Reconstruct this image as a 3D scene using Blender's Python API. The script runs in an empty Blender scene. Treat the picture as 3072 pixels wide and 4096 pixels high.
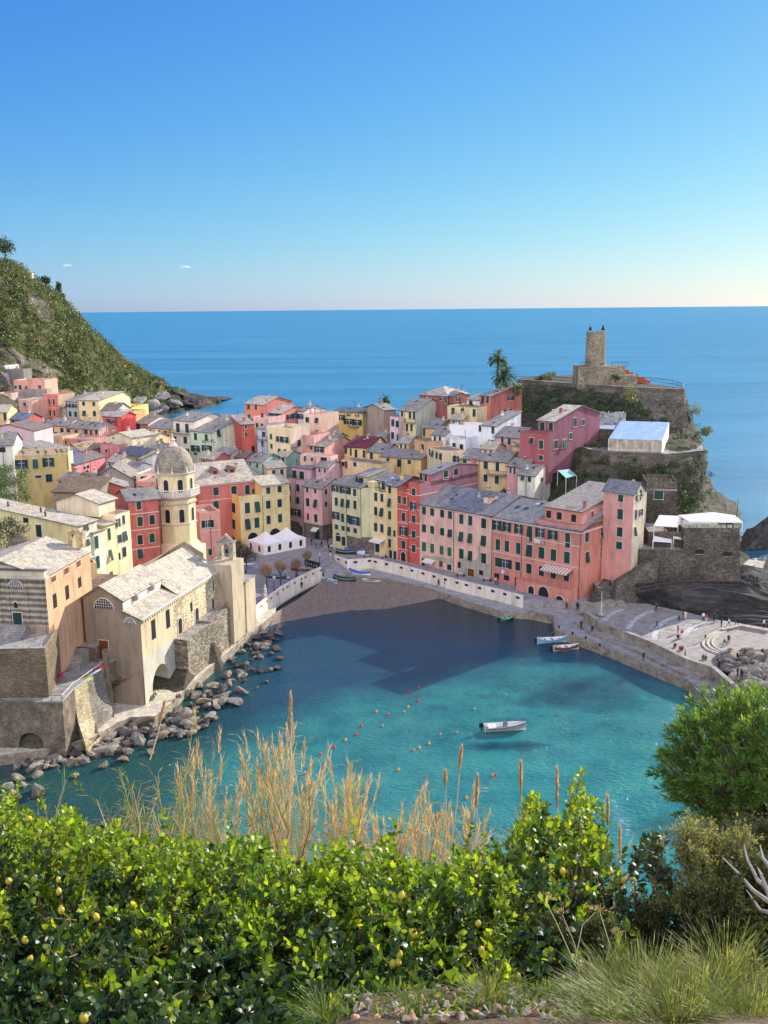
import bpy, bmesh, math, random
import numpy as np
from mathutils import Vector, Matrix, noise
random.seed(7); RS = np.random.RandomState(11)
C = bpy.context.scene.collection
# ------------------------------------------------------------------ camera
F, CX, CY, H, ROLL, HZ = 3900., 1536., 2048., 60., -0.0093, 1234.5
PITCH = math.atan((CY-HZ)/F)
cam = bpy.data.objects.new('camera', bpy.data.cameras.new('camera')); C.objects.link(cam)
cam.data.sensor_fit = 'VERTICAL'; cam.data.sensor_height = 36; cam.data.sensor_width = 27
cam.data.lens = 36*F/4096; cam.data.clip_start = .1; cam.data.clip_end = 200000
cam.matrix_world = Matrix.Translation((0,0,H)) @ Matrix.Rotation(math.pi/2-PITCH,4,'X') @ Matrix.Rotation(ROLL,4,'Z')
bpy.context.scene.camera = cam
# ------------------------------------------------------------------ world, sun, exposure
SUN_AZ, SUN_EL = 48., 22.          # degrees right of the view direction, degrees above the sea
w = bpy.data.worlds.new('World'); bpy.context.scene.world = w; w.use_nodes = True
nt = w.node_tree; bg = nt.nodes['Background']; sk = nt.nodes.new('ShaderNodeTexSky')
sk.sky_type = 'NISHITA'; sk.sun_disc = False
sk.sun_elevation = math.radians(SUN_EL); sk.sun_rotation = math.radians(SUN_AZ)
sk.altitude = 0; sk.air_density = 1.0; sk.dust_density = 0.25; sk.ozone_density = 4.0
def wm(op, a, b_=None, clamp=False):
    q = nt.nodes.new('ShaderNodeMath'); q.operation = op; q.use_clamp = clamp
    for i, v in enumerate((a, b_)):
        if v is None: continue
        if hasattr(v,'is_linked'): nt.links.new(v, q.inputs[i])
        else: q.inputs[i].default_value = v
    return q.outputs[0]
sc_ = nt.nodes.new('ShaderNodeSeparateColor'); nt.links.new(sk.outputs[0], sc_.inputs[0]); cc_ = nt.nodes.new('ShaderNodeCombineColor')
tcw = nt.nodes.new('ShaderNodeTexCoord'); sxw = nt.nodes.new('ShaderNodeSeparateXYZ'); nt.links.new(tcw.outputs['Generated'], sxw.inputs[0])
back = wm('MULTIPLY', wm('SUBTRACT', .30, sxw.outputs[1]), 1/.8, True); back = wm('MULTIPLY', back, back)      # sky glow added behind the viewer to brighten the shaded house fronts
SKYG = .60
for i,(g_,p_,lim,bk) in enumerate(((.53,1.38,5.,.97),(.675,1.02,8.,.90),(.87,.4,9.,.85))):
    x_ = wm('MULTIPLY', wm('POWER', wm('MULTIPLY', sc_.outputs[i], .15), p_), g_)
    x_ = wm('DIVIDE', x_, wm('ADD', 1., wm('MULTIPLY', wm('POWER', x_, 2.), 1/lim)))
    x_ = wm('ADD', wm('MULTIPLY', x_, SKYG), wm('MULTIPLY', back, bk))
    nt.links.new(wm('MULTIPLY', x_, 1/.15), cc_.inputs[i])
nt.links.new(cc_.outputs[0], bg.inputs[0]); bg.inputs[1].default_value = 0.15
sl = bpy.data.lights.new('sun', 'SUN'); sl.energy = 4.1; sl.angle = math.radians(.53); sl.color = (1,.93,.82)
so = bpy.data.objects.new('sun', sl); C.objects.link(so)
a, e = math.radians(SUN_AZ), math.radians(SUN_EL)
sd = Vector((math.sin(a)*math.cos(e), math.cos(a)*math.cos(e), math.sin(e)))
so.rotation_euler = sd.to_track_quat('Z','Y').to_euler(); so.location = (100,100,200)
vs = bpy.context.scene.view_settings
vs.view_transform = 'Standard'; vs.look = 'None'; vs.gamma = 1; vs.exposure = 0.90
try:
    bpy.context.scene.cycles.max_bounces = 6; bpy.context.scene.cycles.transparent_max_bounces = 6
except Exception: pass
# ------------------------------------------------------------------ pixel helpers (photograph pixels, 3072 x 4096)
ZF = dict(A=(0,1550,.42194),B=(600,1500,.42194),C=(1200,1500,.42194),D=(1800,1250,.42194),E=(2300,1250,.46534),
  F=(0,1950,.42194),G=(600,1750,.42194),H=(1200,1850,.42194),I=(1650,1850,.48222),J=(2350,1850,.4352),K=(0,2500,.42194),
  L=(600,2250,.42194),M=(1200,2150,.48222),N=(1900,2250,.36166),O=(2400,2250,.40506),T=(0,1450,.2411),S=(0,0,1.))
def px(fr, x, y):
    q = ZF[fr]; return q[0]+x*q[2], q[1]+y*q[2]
def ray(x, y):
    u, v = x-CX, CY-y; c, s = math.cos(ROLL), math.sin(ROLL); u, v = u*c-v*s, u*s+v*c
    return Vector((u, F*math.cos(PITCH)+v*math.sin(PITCH), -F*math.sin(PITCH)+v*math.cos(PITCH)))
CAM = Vector((0,0,H))
def P(x, y, z):                    # point of height z seen at pixel
    r = ray(x, y); return CAM + r*((z-H)/r.z)
def at(x, y, Y):                   # point at distance Y seen at pixel
    r = ray(x, y); return CAM + r*(Y/r.y)
def col(x, Y, z):                  # X of pixel column x at distance Y, height z
    k = (Y*math.cos(PITCH)+(H-z)*math.sin(PITCH))
    yy = CY + F*(-(z-H)*math.cos(PITCH)-Y*math.sin(PITCH))/k
    return at(x, yy, Y).x
def zPs(fr, pts, z): return [P(*px(fr,*p), z) for p in pts]
def hv(d): d = math.radians(d); return Vector((math.sin(d), math.cos(d), 0))
def lin(r, g, b):
    f = lambda c: (c/255/12.92 if c <= 10 else ((c/255+.055)/1.055)**2.4)
    return (f(r), f(g), f(b), 1)
# ------------------------------------------------------------------ tagging
def tag(o, label=None, cat=None, group=None, kind=None):
    if label: o['label'] = label
    if cat: o['category'] = cat
    if group: o['group'] = group
    if kind: o['kind'] = kind
    return o
def empty(name, loc, label, cat, group=None):
    o = bpy.data.objects.new(name, None); C.objects.link(o); o.location = loc; o.empty_display_size = .3
    return tag(o, label, cat, group)
def link(name, me, parent=None, loc=None):
    o = bpy.data.objects.new(name, me); C.objects.link(o)
    if parent: o.parent = parent
    if loc is not None: o.location = loc
    return o
def copy_tree(o, parent=None):
    c = o.copy(); C.objects.link(c)
    if parent: c.parent = parent
    for ch in [x for x in C.objects if x.parent == o]: copy_tree(ch, c)
    return c
# ------------------------------------------------------------------ mesh builder
class MB:
    def __init__(s): s.v = []; s.f = []; s.m = []; s.uv = {}; s.mats = []
    def mi(s, m):
        if m not in s.mats: s.mats.append(m)
        return s.mats.index(m)
    def face(s, pts, m, uv=None):
        n = len(s.v); s.v += [tuple(p) for p in pts]; s.f.append(tuple(range(n, n+len(pts)))); s.m.append(s.mi(m))
        if uv: s.uv[len(s.f)-1] = uv
    def box(s, o, ex, ey, ez, m, taper=1):   # o = corner, ex,ey,ez full edge vectors
        o = Vector(o); ex = Vector(ex); ey = Vector(ey); ez = Vector(ez)
        b = [o, o+ex, o+ex+ey, o+ey]; c = o+ex/2+ey/2
        t = [c+ez+(q-c)*taper for q in b]
        n = len(s.v); s.v += [tuple(p) for p in b+t]
        k = s.mi(m)
        for q in ((3,2,1,0),(4,5,6,7),(0,1,5,4),(1,2,6,5),(2,3,7,6),(3,0,4,7)): s.f.append(tuple(n+i for i in q)); s.m.append(k)
    def cbox(s, c, sx, sy, sz, m, rot=0):
        a, b = math.cos(rot), math.sin(rot); ex = Vector((a,b,0))*sx; ey = Vector((-b,a,0))*sy
        s.box(Vector(c)-ex/2-ey/2, ex, ey, (0,0,sz), m)
    def tube(s, pts, r, m, n=6, cap=True):
        pts = [Vector(p) for p in pts]; rs = r if isinstance(r,(list,tuple)) else [r]*len(pts); k = s.mi(m); base = len(s.v)
        for i, p in enumerate(pts):
            d = (pts[min(i+1,len(pts)-1)]-pts[max(i-1,0)]).normalized()
            u = d.cross(Vector((0,0,1))) if abs(d.z) < .9 else d.cross(Vector((1,0,0))); u.normalize(); v = d.cross(u)
            for j in range(n):
                t = 2*math.pi*j/n; s.v.append(tuple(p+(u*math.cos(t)+v*math.sin(t))*rs[i]))
        for i in range(len(pts)-1):
            for j in range(n):
                s.f.append((base+i*n+j, base+i*n+(j+1)%n, base+(i+1)*n+(j+1)%n, base+(i+1)*n+j)); s.m.append(k)
        if cap:
            s.f.append(tuple(base+j for j in range(n))[::-1]); s.m.append(k)
            s.f.append(tuple(base+(len(pts)-1)*n+j for j in range(n))); s.m.append(k)
    def lathe(s, c, prof, m, n=16, sx=1, sy=1, rot=0):      # prof = [(r,z)...]
        c = Vector(c); base = len(s.v); k = s.mi(m)
        for r, z in prof:
            for j in range(n):
                t = 2*math.pi*j/n+rot; s.v.append((c.x+r*sx*math.cos(t), c.y+r*sy*math.sin(t), c.z+z))
        for i in range(len(prof)-1):
            for j in range(n):
                s.f.append((base+i*n+j, base+i*n+(j+1)%n, base+(i+1)*n+(j+1)%n, base+(i+1)*n+j)); s.m.append(k)
        s.f.append(tuple(base+j for j in range(n))[::-1]); s.m.append(k)
        s.f.append(tuple(base+(len(prof)-1)*n+j for j in range(n))); s.m.append(k)
    def prism(s, poly, z0, z1, m, mt=None):                # vertical prism over an XY polygon (z1 may be a list)
        n = len(poly); zs = z1 if isinstance(z1,(list,tuple)) else [z1]*n
        ar = sum(poly[i][0]*poly[(i+1)%n][1]-poly[(i+1)%n][0]*poly[i][1] for i in range(n))
        if ar < 0: poly = poly[::-1]; zs = zs[::-1]
        t = [(p[0],p[1],z) for p, z in zip(poly, zs)]
        s.face(t, mt or m)
        for i in range(n):
            j = (i+1)%n
            s.face([(poly[i][0],poly[i][1],z0),(poly[j][0],poly[j][1],z0),t[j],t[i]], m)
    def build(s, name, parent=None, loc=None, smooth=False):
        me = bpy.data.meshes.new(name); L = Vector(loc) if loc is not None else (Vector(parent.location) if parent is not None else Vector((0,0,0)))
        me.from_pydata([(x-L.x,y-L.y,z-L.z) for x,y,z in s.v], [], s.f)
        for m in s.mats: me.materials.append(m)
        me.polygons.foreach_set('material_index', s.m)
        if s.uv:
            ul = me.uv_layers.new(name='UVMap')
            for fi, uv in s.uv.items():
                for li, q in zip(me.polygons[fi].loop_indices, uv): ul.data[li].uv = q
        if smooth: me.polygons.foreach_set('use_smooth', [True]*len(s.f))
        me.update()
        o = bpy.data.objects.new(name, me); C.objects.link(o)
        if parent is not None: o.parent = parent; o.location = (0,0,0)
        else: o.location = L
        if parent is not None and loc is not None: o.location = L-Vector(parent.location)
        return o
# ------------------------------------------------------------------ materials
MC = {}
def newmat(name):
    m = bpy.data.materials.new(name); m.use_nodes = True; n = m.node_tree; b = n.nodes['Principled BSDF']; return m, n, b
def N(nt, t, **kw):
    n = nt.nodes.new(t)
    for k, v in kw.items(): setattr(n, k, v)
    return n
def posn(nt, scale=(1,1,1)):
    g = N(nt,'ShaderNodeNewGeometry'); mp = N(nt,'ShaderNodeMapping'); mp.inputs['Scale'].default_value = scale
    nt.links.new(g.outputs['Position'], mp.inputs['Vector']); return mp.outputs[0]
def nz(nt, vec, scale, detail=4, rough=.6):
    n = N(nt,'ShaderNodeTexNoise'); n.inputs['Scale'].default_value = scale; n.inputs['Detail'].default_value = detail; n.inputs['Roughness'].default_value = rough
    nt.links.new(vec, n.inputs['Vector']); return n.outputs[0]
def ramp(nt, fac, stops):
    r = N(nt,'ShaderNodeValToRGB'); el = r.color_ramp.elements
    while len(el) < len(stops): el.new(.5)
    for e, (p, c) in zip(el, stops): e.position = p; e.color = c if len(c) == 4 else (*c,1)
    nt.links.new(fac, r.inputs[0]); return r.outputs[0]
def mixc(nt, fac, a, b, mode='MIX'):
    m = N(nt,'ShaderNodeMix', data_type='RGBA', blend_type=mode)
    for s, v in ((m.inputs[0],fac),(m.inputs[6],a),(m.inputs[7],b)):
        if hasattr(v,'is_linked'): nt.links.new(v, s)
        elif isinstance(v,(int,float)): s.default_value = v
        else: s.default_value = v if len(v) == 4 else (*v,1)
    return m.outputs[2]
def bump(nt, h, b, strength=.3, dist=.05):
    n = N(nt,'ShaderNodeBump'); n.inputs['Strength'].default_value = strength; n.inputs['Distance'].default_value = dist
    nt.links.new(h, n.inputs['Height']); nt.links.new(n.outputs[0], b.inputs['Normal'])
def k(c, f): return (min(c[0]*f,.95), min(c[1]*f,.95), min(c[2]*f,.95), 1)
def plaster(c, dirt=.5, name='plaster'):
    key = ('pl', c, dirt)
    if key in MC: return MC[key]
    m, n, b = newmat(name); cl = lin(*c); lu = (cl[0]*.3+cl[1]*.6+cl[2]*.1); cl = tuple(min(.85,(x*.74+lu*.26)*f_+.012) for x,f_ in zip(cl[:3],(1.06,1.03,.92)))+(1,)
    g = nz(n, posn(n,(.35,.35,.12)), 1.3, 6, .65); s = nz(n, posn(n,(1.6,1.6,.25)), 1, 4, .7)
    c1 = ramp(n, g, [(.3,k(cl,.68)),(.5,cl),(.72,k(cl,1.15))])
    f = ramp(n, s, [(.5,(0,0,0,1)),(.72,(dirt,)*3)])
    c2 = mixc(n, f, c1, k((cl[0]*.6+.08,cl[1]*.6+.08,cl[2]*.6+.075,1),.75))
    n.links.new(c2, b.inputs['Base Color']); b.inputs['Roughness'].default_value = .9; b.inputs['Specular IOR Level'].default_value = .2
    bump(n, nz(n, posn(n), 4, 5), b, .25, .04)
    MC[key] = m; return m
def plain(c, rough=.6, metal=0, name='paint', var=.12, sc=3):
    key = ('p', c, rough, metal, var)
    if key in MC: return MC[key]
    m, n, b = newmat(name); cl = lin(*c)
    n.links.new(ramp(n, nz(n, posn(n), sc), [(.3,k(cl,1-var*2)),(.7,k(cl,1+var))]), b.inputs['Base Color'])
    b.inputs['Roughness'].default_value = rough; b.inputs['Metallic'].default_value = metal; b.inputs['Specular IOR Level'].default_value = .35
    MC[key] = m; return m
def slate(c, name='slate_roof'):
    key = ('sl', c)
    if key in MC: return MC[key]
    m, n, b = newmat(name); cl = lin(*c); uv = N(n,'ShaderNodeTexCoord').outputs['UV']
    br = N(n,'ShaderNodeTexBrick'); n.links.new(uv, br.inputs['Vector']); br.inputs['Scale'].default_value = 1
    br.inputs['Brick Width'].default_value = .55; br.inputs['Row Height'].default_value = .42; br.inputs['Mortar Size'].default_value = .035; br.inputs['Mortar Smooth'].default_value = .4
    br.inputs['Color1'].default_value = k(cl,.8); br.inputs['Color2'].default_value = k(cl,1.2); br.inputs['Mortar'].default_value = k(cl,.35)
    g = nz(n, posn(n), .55, 6, .7); st = nz(n, posn(n), 3.2, 3, .7)
    cc = mixc(n, 1., br.outputs[0], ramp(n, g, [(.32,(.62,.62,.64,1)),(.5,(1,1,1,1)),(.7,(1.15,1.12,1.05,1))]), 'MULTIPLY')
    cc = mixc(n, 1., cc, ramp(n, st, [(.3,(.6,.6,.6,1)),(.5,(1,1,1,1))]), 'MULTIPLY')
    n.links.new(cc, b.inputs['Base Color']); b.inputs['Roughness'].default_value = .75; b.inputs['Specular IOR Level'].default_value = .35
    bump(n, st, b, .6, .12); MC[key] = m; return m
def rubble(c, sc=2.2, mort=(150,145,135), name='rubble_stone', contrast=.5, zs=1.8):
    key = ('rb', c, sc, mort)
    if key in MC: return MC[key]
    m, n, b = newmat(name); cl = lin(*c)
    v = N(n,'ShaderNodeTexVoronoi', feature='F1'); v.inputs['Scale'].default_value = sc; pz = posn(n,(1,1,zs)); n.links.new(pz, v.inputs['Vector'])
    e = N(n,'ShaderNodeTexVoronoi', feature='DISTANCE_TO_EDGE'); e.inputs['Scale'].default_value = sc; n.links.new(pz, e.inputs['Vector'])
    sp = N(n,'ShaderNodeSeparateColor'); n.links.new(v.outputs['Color'], sp.inputs[0])
    c1 = ramp(n, sp.outputs[0], [(0,k(cl,1-contrast)),(.5,cl),(.85,k(cl,1+contrast)),(1,k(cl,1.8))])
    f = ramp(n, e.outputs['Distance'], [(0,(1,1,1,1)),(.09,(0,0,0,1))])
    c2 = mixc(n, f, c1, lin(*mort)); big = nz(n, posn(n), .25, 5)
    c2 = mixc(n, 1., c2, ramp(n, big, [(.3,(.6,.6,.6,1)),(.65,(1.2,1.2,1.2,1))]), 'MULTIPLY')
    n.links.new(c2, b.inputs['Base Color']); b.inputs['Roughness'].default_value = .95; b.inputs['Specular IOR Level'].default_value = .15
    mx = N(n,'ShaderNodeMath', operation='ADD'); n.links.new(e.outputs['Distance'], mx.inputs[0]); n.links.new(nz(n,posn(n),3,5), mx.inputs[1])
    bump(n, mx.outputs[0], b, .9, .2); MC[key] = m; return m
def rock(c, c2=None, sc=.5, name='rock', strat=(1,1,1), bs=1., moss=None):
    key = ('rk', c, c2, sc, strat, moss)
    if key in MC: return MC[key]
    m, n, b = newmat(name); cl = lin(*c); cb = lin(*(c2 or c)); p = posn(n, strat)
    a = nz(n, p, sc, 8, .7); d = nz(n, p, sc*7, 6, .75)
    c1 = ramp(n, a, [(.3,k(cl,.5)),(.48,cl),(.6,cb),(.75,k(cb,1.4))])
    c1 = mixc(n, 1., c1, ramp(n, d, [(.32,(.4,.4,.4,1)),(.5,(1,1,1,1)),(.7,(1.35,1.33,1.28,1))]), 'MULTIPLY')
    if moss: c1 = mixc(n, ramp(n, nz(n, posn(n), sc*1.4, 5), [(.5,(0,0,0,1)),(.58,(1,1,1,1))]), c1, lin(*moss))
    n.links.new(c1, b.inputs['Base Color']); b.inputs['Roughness'].default_value = .9; b.inputs['Specular IOR Level'].default_value = .2
    mx = N(n,'ShaderNodeMath', operation='ADD'); n.links.new(a, mx.inputs[0]); n.links.new(d, mx.inputs[1])
    bump(n, mx.outputs[0], b, bs, .5/sc*.5); MC[key] = m; return m
def leafm(c, c2, trans=.45, rough=.45, name='leaf', sc=2.5, spec=.4, tm=(1.5,1.45,.55,1)):
    key = ('lf', c, c2, trans)
    if key in MC: return MC[key]
    m, n, b = newmat(name); out = n.nodes['Material Output']
    g = N(n,'ShaderNodeNewGeometry'); cc = ramp(n, g.outputs['Random Per Island'], [(0,lin(*c)),(.6,lin(*[(x+y)//2 for x,y in zip(c,c2)])),(1,lin(*c2))])
    b.inputs['Roughness'].default_value = rough; b.inputs['Specular IOR Level'].default_value = spec
    n.links.new(cc, b.inputs['Base Color'])
    t = N(n,'ShaderNodeBsdfTranslucent'); tc = mixc(n, 1., cc, tm, 'MULTIPLY'); n.links.new(tc, t.inputs[0])
    mx = N(n,'ShaderNodeMixShader'); mx.inputs[0].default_value = trans
    n.links.new(b.outputs[0], mx.inputs[1]); n.links.new(t.outputs[0], mx.inputs[2]); n.links.new(mx.outputs[0], out.inputs[0])
    MC[key] = m; return m
GREEN = plain((28,72,62), .5, name='green_shutter'); GREEN2 = plain((22,58,56), .5, name='dark_green_shutter'); GREEN3 = plain((40,110,70), .5, name='bright_green_shutter')
BRN = plain((120,70,38), .6, name='brown_wood'); DARKW = plain((35,35,38), .5, name='dark_opening'); WHT = plain((225,222,215), .6, name='white_paint')
TRIM = plain((222,205,190), .8, name='window_surround'); GLASS = plain((60,75,85), .15, name='window_glass')
IRON = plain((45,45,48), .5, .6, name='iron'); PIPE = plain((95,85,80), .5, .3, name='downpipe')
SL = (160,152,140); SLL = (198,186,162); SLB = (136,136,136)
STONE = rubble((128,120,105)); CONC = rock((150,146,138),(165,160,150),.6,'concrete',bs=.25); 
# ------------------------------------------------------------------ house builder
WM = {}
def window_mesh(w, h, style):
    w = round(w,1); h = round(h,1); key = (w,h,style)
    if key in WM: return WM[key]
    a = MB(); b = MB()
    if style in ('sh','ds','gs','bs','open','door','bdoor','dark'):
        sm = {'sh':GREEN,'ds':GREEN2,'gs':GREEN3,'bs':BRN,'open':GREEN2,'door':GREEN2,'bdoor':BRN,'dark':DARKW}[style]
        t = .1
        if style != 'dark':
            a.box((-w/2-t,-.05,-h/2),(t,0,0),(0,.13,0),(0,0,h),TRIM); a.box((w/2,-.05,-h/2),(t,0,0),(0,.13,0),(0,0,h),TRIM)
            a.box((-w/2-t,-.05,h/2),(w+2*t,0,0),(0,.13,0),(0,0,t),TRIM)
            if 'door' not in style: a.box((-w/2-.16,-.14,-h/2-.1),(w+.32,0,0),(0,.22,0),(0,0,.1),TRIM)
        else: a.box((-w/2-.05,-.02,-h/2-.07),(w+.1,0,0),(0,.06,0),(0,0,.07),TRIM)
        if style == 'open':
            a.box((-w/2,-.03,-h/2),(w,0,0),(0,.08,0),(0,0,h),GLASS)
            a.box((-.04,-.045,-h/2),(.08,0,0),(0,.1,0),(0,0,h),WHT); a.box((-w/2,-.045,h*.12),(w,0,0),(0,.1,0),(0,0,.07),WHT)
            b.box((-w*.24,-.12,-h/2),(w*.48,0,0),(0,.05,0),(0,0,h),sm)
        elif style == 'dark': b.box((-w/2,-.025,-h/2),(w,0,0),(0,.06,0),(0,0,h),sm)
        else:
            for s in (-1,0): 
                x0 = s*w/2+(.015 if s == 0 else 0); b.box((x0,-.09,-h/2),(w/2-.015,0,0),(0,.09,0),(0,0,h),sm)
                for i in range(1,int(h/.28)): b.box((x0+.06,-.105,-h/2+i*.28-.05),(w/2-.14,0,0),(0,.03,0),(0,0,.07),sm)
    elif style == 'arch' or style == 'archw' or style == 'lun':
        mm = DARKW; n = 12; r = w/2; h0 = h/2-r if style != 'lun' else -h/2
        pts = [(-r,-h/2),(r,-h/2)]+[(r*math.cos(math.pi*i/n), h0+(r if style != 'lun' else h)*math.sin(math.pi*i/n)) for i in range(n+1)]
        b.face([(x,-.03,z) for x,z in pts], mm)
        R = r+.14
        for i in range(n):
            t0, t1 = math.pi*i/n, math.pi*(i+1)/n; hh = (r if style != 'lun' else h)
            p = lambda rr, t, kk: (rr*math.cos(t), h0+(hh+rr-r)*math.sin(t))
            q = [p(r,t0,0),p(R,t0,0),p(R,t1,0),p(r,t1,0)]; a.face([(x,-.08,z) for x,z in q], TRIM)
            a.face([(q[1][0],-.08,q[1][1]),(q[1][0],.05,q[1][1]),(q[2][0],.05,q[2][1]),(q[2][0],-.08,q[2][1])], TRIM)
        if style == 'arch':
            for s in (-1,1): a.box((s*r-(0 if s > 0 else .14),-.08,-h/2),(.14,0,0),(0,.13,0),(0,0,h0+h/2),TRIM)
        if style == 'lun':
            for i in range(1,8): 
                x = -r+2*r*i/8; zz = h*math.sqrt(max(0,1-(x/r)**2)); b.box((x-.03,-.055,-h/2),(.06,0,0),(0,.02,0),(0,0,zz),WHT)
            for i in range(1,4):
                zz = -h/2+h*i/4; xx = r*math.sqrt(1-(i/4)**2); b.box((-xx,-.06,zz),(2*xx,0,0),(0,.02,0),(0,0,.05),WHT)
    def mk(mb, nm):
        if not mb.f: return None
        me = bpy.data.meshes.new(nm); me.from_pydata(mb.v, [], mb.f)
        for m in mb.mats: me.materials.append(m)
        me.polygons.foreach_set('material_index', mb.m); me.update(); return me
    WM[key] = (mk(a,'window'), mk(b,'shutter')); return WM[key]
NMS = {'sh':('window','shutter'),'ds':('window','shutter'),'gs':('window','shutter'),'bs':('window','shutter'),'open':('window','shutter'),'door':('door','door_leaf'),
  'bdoor':('door','door_leaf'),'dark':('window','pane'),'arch':('window','pane'),'archw':('window','pane'),'lun':('window','pane')}
def put_window(root, p, n, w, h, style='sh'):
    fm, sm = window_mesh(max(w,.4), max(h,.4), style); rz = math.atan2(n.x,-n.y); nm = NMS[style]
    o = bpy.data.objects.new(nm[0], fm if fm else sm); C.objects.link(o); o.parent = root
    o.location = Vector(p)+n*.01-Vector(root.location); o.rotation_euler = (0,0,rz)
    if fm and sm:
        for dx in ((-w*.74-.02,w*.74+.02) if style == 'open' else (0,)):
            s = bpy.data.objects.new(nm[1], sm); C.objects.link(s); s.parent = o; s.location = (dx,0,0)
            if style in ('sh','ds','gs') and random.random() < .16: a_ = random.uniform(.12,.3); s.rotation_euler = (a_ if False else -a_,0,0); s.location = (dx,-.5*h*math.sin(a_),.0)
            if style == 'open' and random.random() < .4: s.rotation_euler = (0,0,random.uniform(.2,.9)*(1 if dx > 0 else -1)*-1); s.location = (dx*.9,-.12,0)
    return o
class Vol: pass
def hitp(fr, x, y, p0, n):
    r = ray(*px(fr,x,y)); t = (Vector(p0)-CAM).dot(n)/r.dot(n); return CAM+r*t
def volume(root, p1, e1, w, d, z0, z1, wallm, roof='F', rise=1.5, roofm=None, over=.35, sidem=None, para=.8, ridge=.5, names=('wall','roof')):
    e1 = Vector(e1); e2 = Vector((-e1.y,e1.x,0)); p1 = Vector((p1[0],p1[1],0)); roofm = roofm or slate(SL)
    g = lambda s, t, z: p1+e1*(s*w)+e2*(t*d)+Vector((0,0,z))
    m = MB(); r = MB(); sidem = sidem or wallm
    hf = {'F':lambda s,t: z1+rise*(1-abs(t-ridge)/(ridge if t < ridge else 1-ridge)), 'G':lambda s,t: z1+rise*(1-abs(s-ridge)/(ridge if s < ridge else 1-ridge)),
      'up':lambda s,t: z1+rise*t,'lf':lambda s,t: z1+rise*s,'rt':lambda s,t: z1+rise*(1-s),'flat':lambda s,t: z1,'hip':lambda s,t: z1}[roof]
    S0 = [0,ridge,1] if roof == 'G' else [0,1]; T0 = [0,ridge,1] if roof == 'F' else [0,1]
    m.face([g(0,0,z0),g(1,0,z0)]+[g(s,0,hf(s,0)) for s in S0[::-1]], wallm)
    m.face([g(1,0,z0),g(1,1,z0)]+[g(1,t,hf(1,t)) for t in T0[::-1]], sidem)
    m.face([g(1,1,z0),g(0,1,z0)]+[g(s,1,hf(s,1)) for s in S0], wallm)
    m.face([g(0,1,z0),g(0,0,z0)]+[g(0,t,hf(0,t)) for t in T0], sidem)
    os_, ot = over/w, over/d
    def slab(a, b, c, dd, th=.16):
        P4 = [g(*q) for q in (a,b,c,dd)]; n = (P4[1]-P4[0]).cross(P4[3]-P4[0]).normalized(); 
        if n.z < 0: n = -n
        up = [p+n*.03 for p in P4]; lo = [p-n*(th-.03) for p in P4]; W_ = (P4[1]-P4[0]).length; L_ = (P4[3]-P4[0]).length
        r.face(up, roofm, [(0,0),(W_,0),(W_,L_),(0,L_)]); r.face(lo[::-1], roofm, [(0,0)]*4)
        for i in range(4):
            j = (i+1)%4; r.face([lo[i],lo[j],up[j],up[i]], roofm, [(0,0)]*4)
    if roof == 'F':
        for t0, t1 in ((-ot,ridge),(1+ot,ridge)):
            kk = rise/(ridge if t0 < 0 else 1-ridge); ze = z1-kk*ot
            slab((-os_,t0,ze),(1+os_,t0,ze),(1+os_,t1,z1+rise),(-os_,t1,z1+rise))
        rr = MB()
    elif roof == 'G':
        for s0 in (-os_,1+os_):
            kk = rise/(ridge if s0 < 0 else 1-ridge); ze = z1-kk*os_
            slab((s0,-ot,ze),(s0,1+ot,ze),(ridge,1+ot,z1+rise),(ridge,-ot,z1+rise))
    elif roof == 'up': slab((-os_,-ot,z1-rise*ot),(1+os_,-ot,z1-rise*ot),(1+os_,1+ot,z1+rise*(1+ot)),(-os_,1+ot,z1+rise*(1+ot)))
    elif roof == 'lf': slab((-os_,-ot,z1-rise*os_),(-os_,1+ot,z1-rise*os_),(1+os_,1+ot,z1+rise*(1+os_)),(1+os_,-ot,z1+rise*(1+os_)))
    elif roof == 'rt': slab((1+os_,-ot,z1-rise*os_),(1+os_,1+ot,z1-rise*os_),(-os_,1+ot,z1+rise*(1+os_)),(-os_,-ot,z1+rise*(1+os_)))
    elif roof == 'hip':
        q = min(w,d)*.45; 
        A = [g(-os_,-ot,z1),g(1+os_,-ot,z1),g(1+os_,1+ot,z1),g(-os_,1+ot,z1)]
        if w >= d: R = [g(q/w,.5,z1+rise),g(1-q/w,.5,z1+rise)]; fs = [(A[0],A[1],R[1],R[0]),(A[1],A[2],R[1]),(A[2],A[3],R[0],R[1]),(A[3],A[0],R[0])]
        else: R = [g(.5,q/d,z1+rise),g(.5,1-q/d,z1+rise)]; fs = [(A[0],A[1],R[0]),(A[1],A[2],R[1],R[0]),(A[2],A[3],R[1]),(A[3],A[0],R[0],R[1])]
        for f_ in fs:
            L_ = (f_[1]-f_[0]).length; r.face(f_, roofm, [(0,0),(L_,0),(L_*.7,6),(L_*.3,6)][:len(f_)])
        for i in range(4):
            j = (i+1)%4; dz = Vector((0,0,.16)); r.face([A[i]-dz,A[j]-dz,A[j],A[i]], roofm, [(0,0)]*4)
    elif roof == 'flat':
        t = .22
        if para > 0:
            zt = z1+para
            m.box(g(0,0,z1),e1*w,e2*t,(0,0,para),wallm); m.box(g(0,1,z1)-e2*t,e1*w,e2*t,(0,0,para),wallm)
            m.box(g(0,0,z1)+e2*t,e1*t,e2*(d-2*t),(0,0,para),sidem); m.box(g(1,0,z1)+e2*t-e1*t,e1*t,e2*(d-2*t),(0,0,para),sidem)
        r.box(g(0,0,z1-.2)+e1*.05+e2*.05,e1*(w-.1),e2*(d-.1),(0,0,.2+.02),plain((165,135,115),.9,name='terrace_tiles'))
    v = Vol(); v.wall = m.build(names[0], root); v.roof = r.build(names[1], root)
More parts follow.
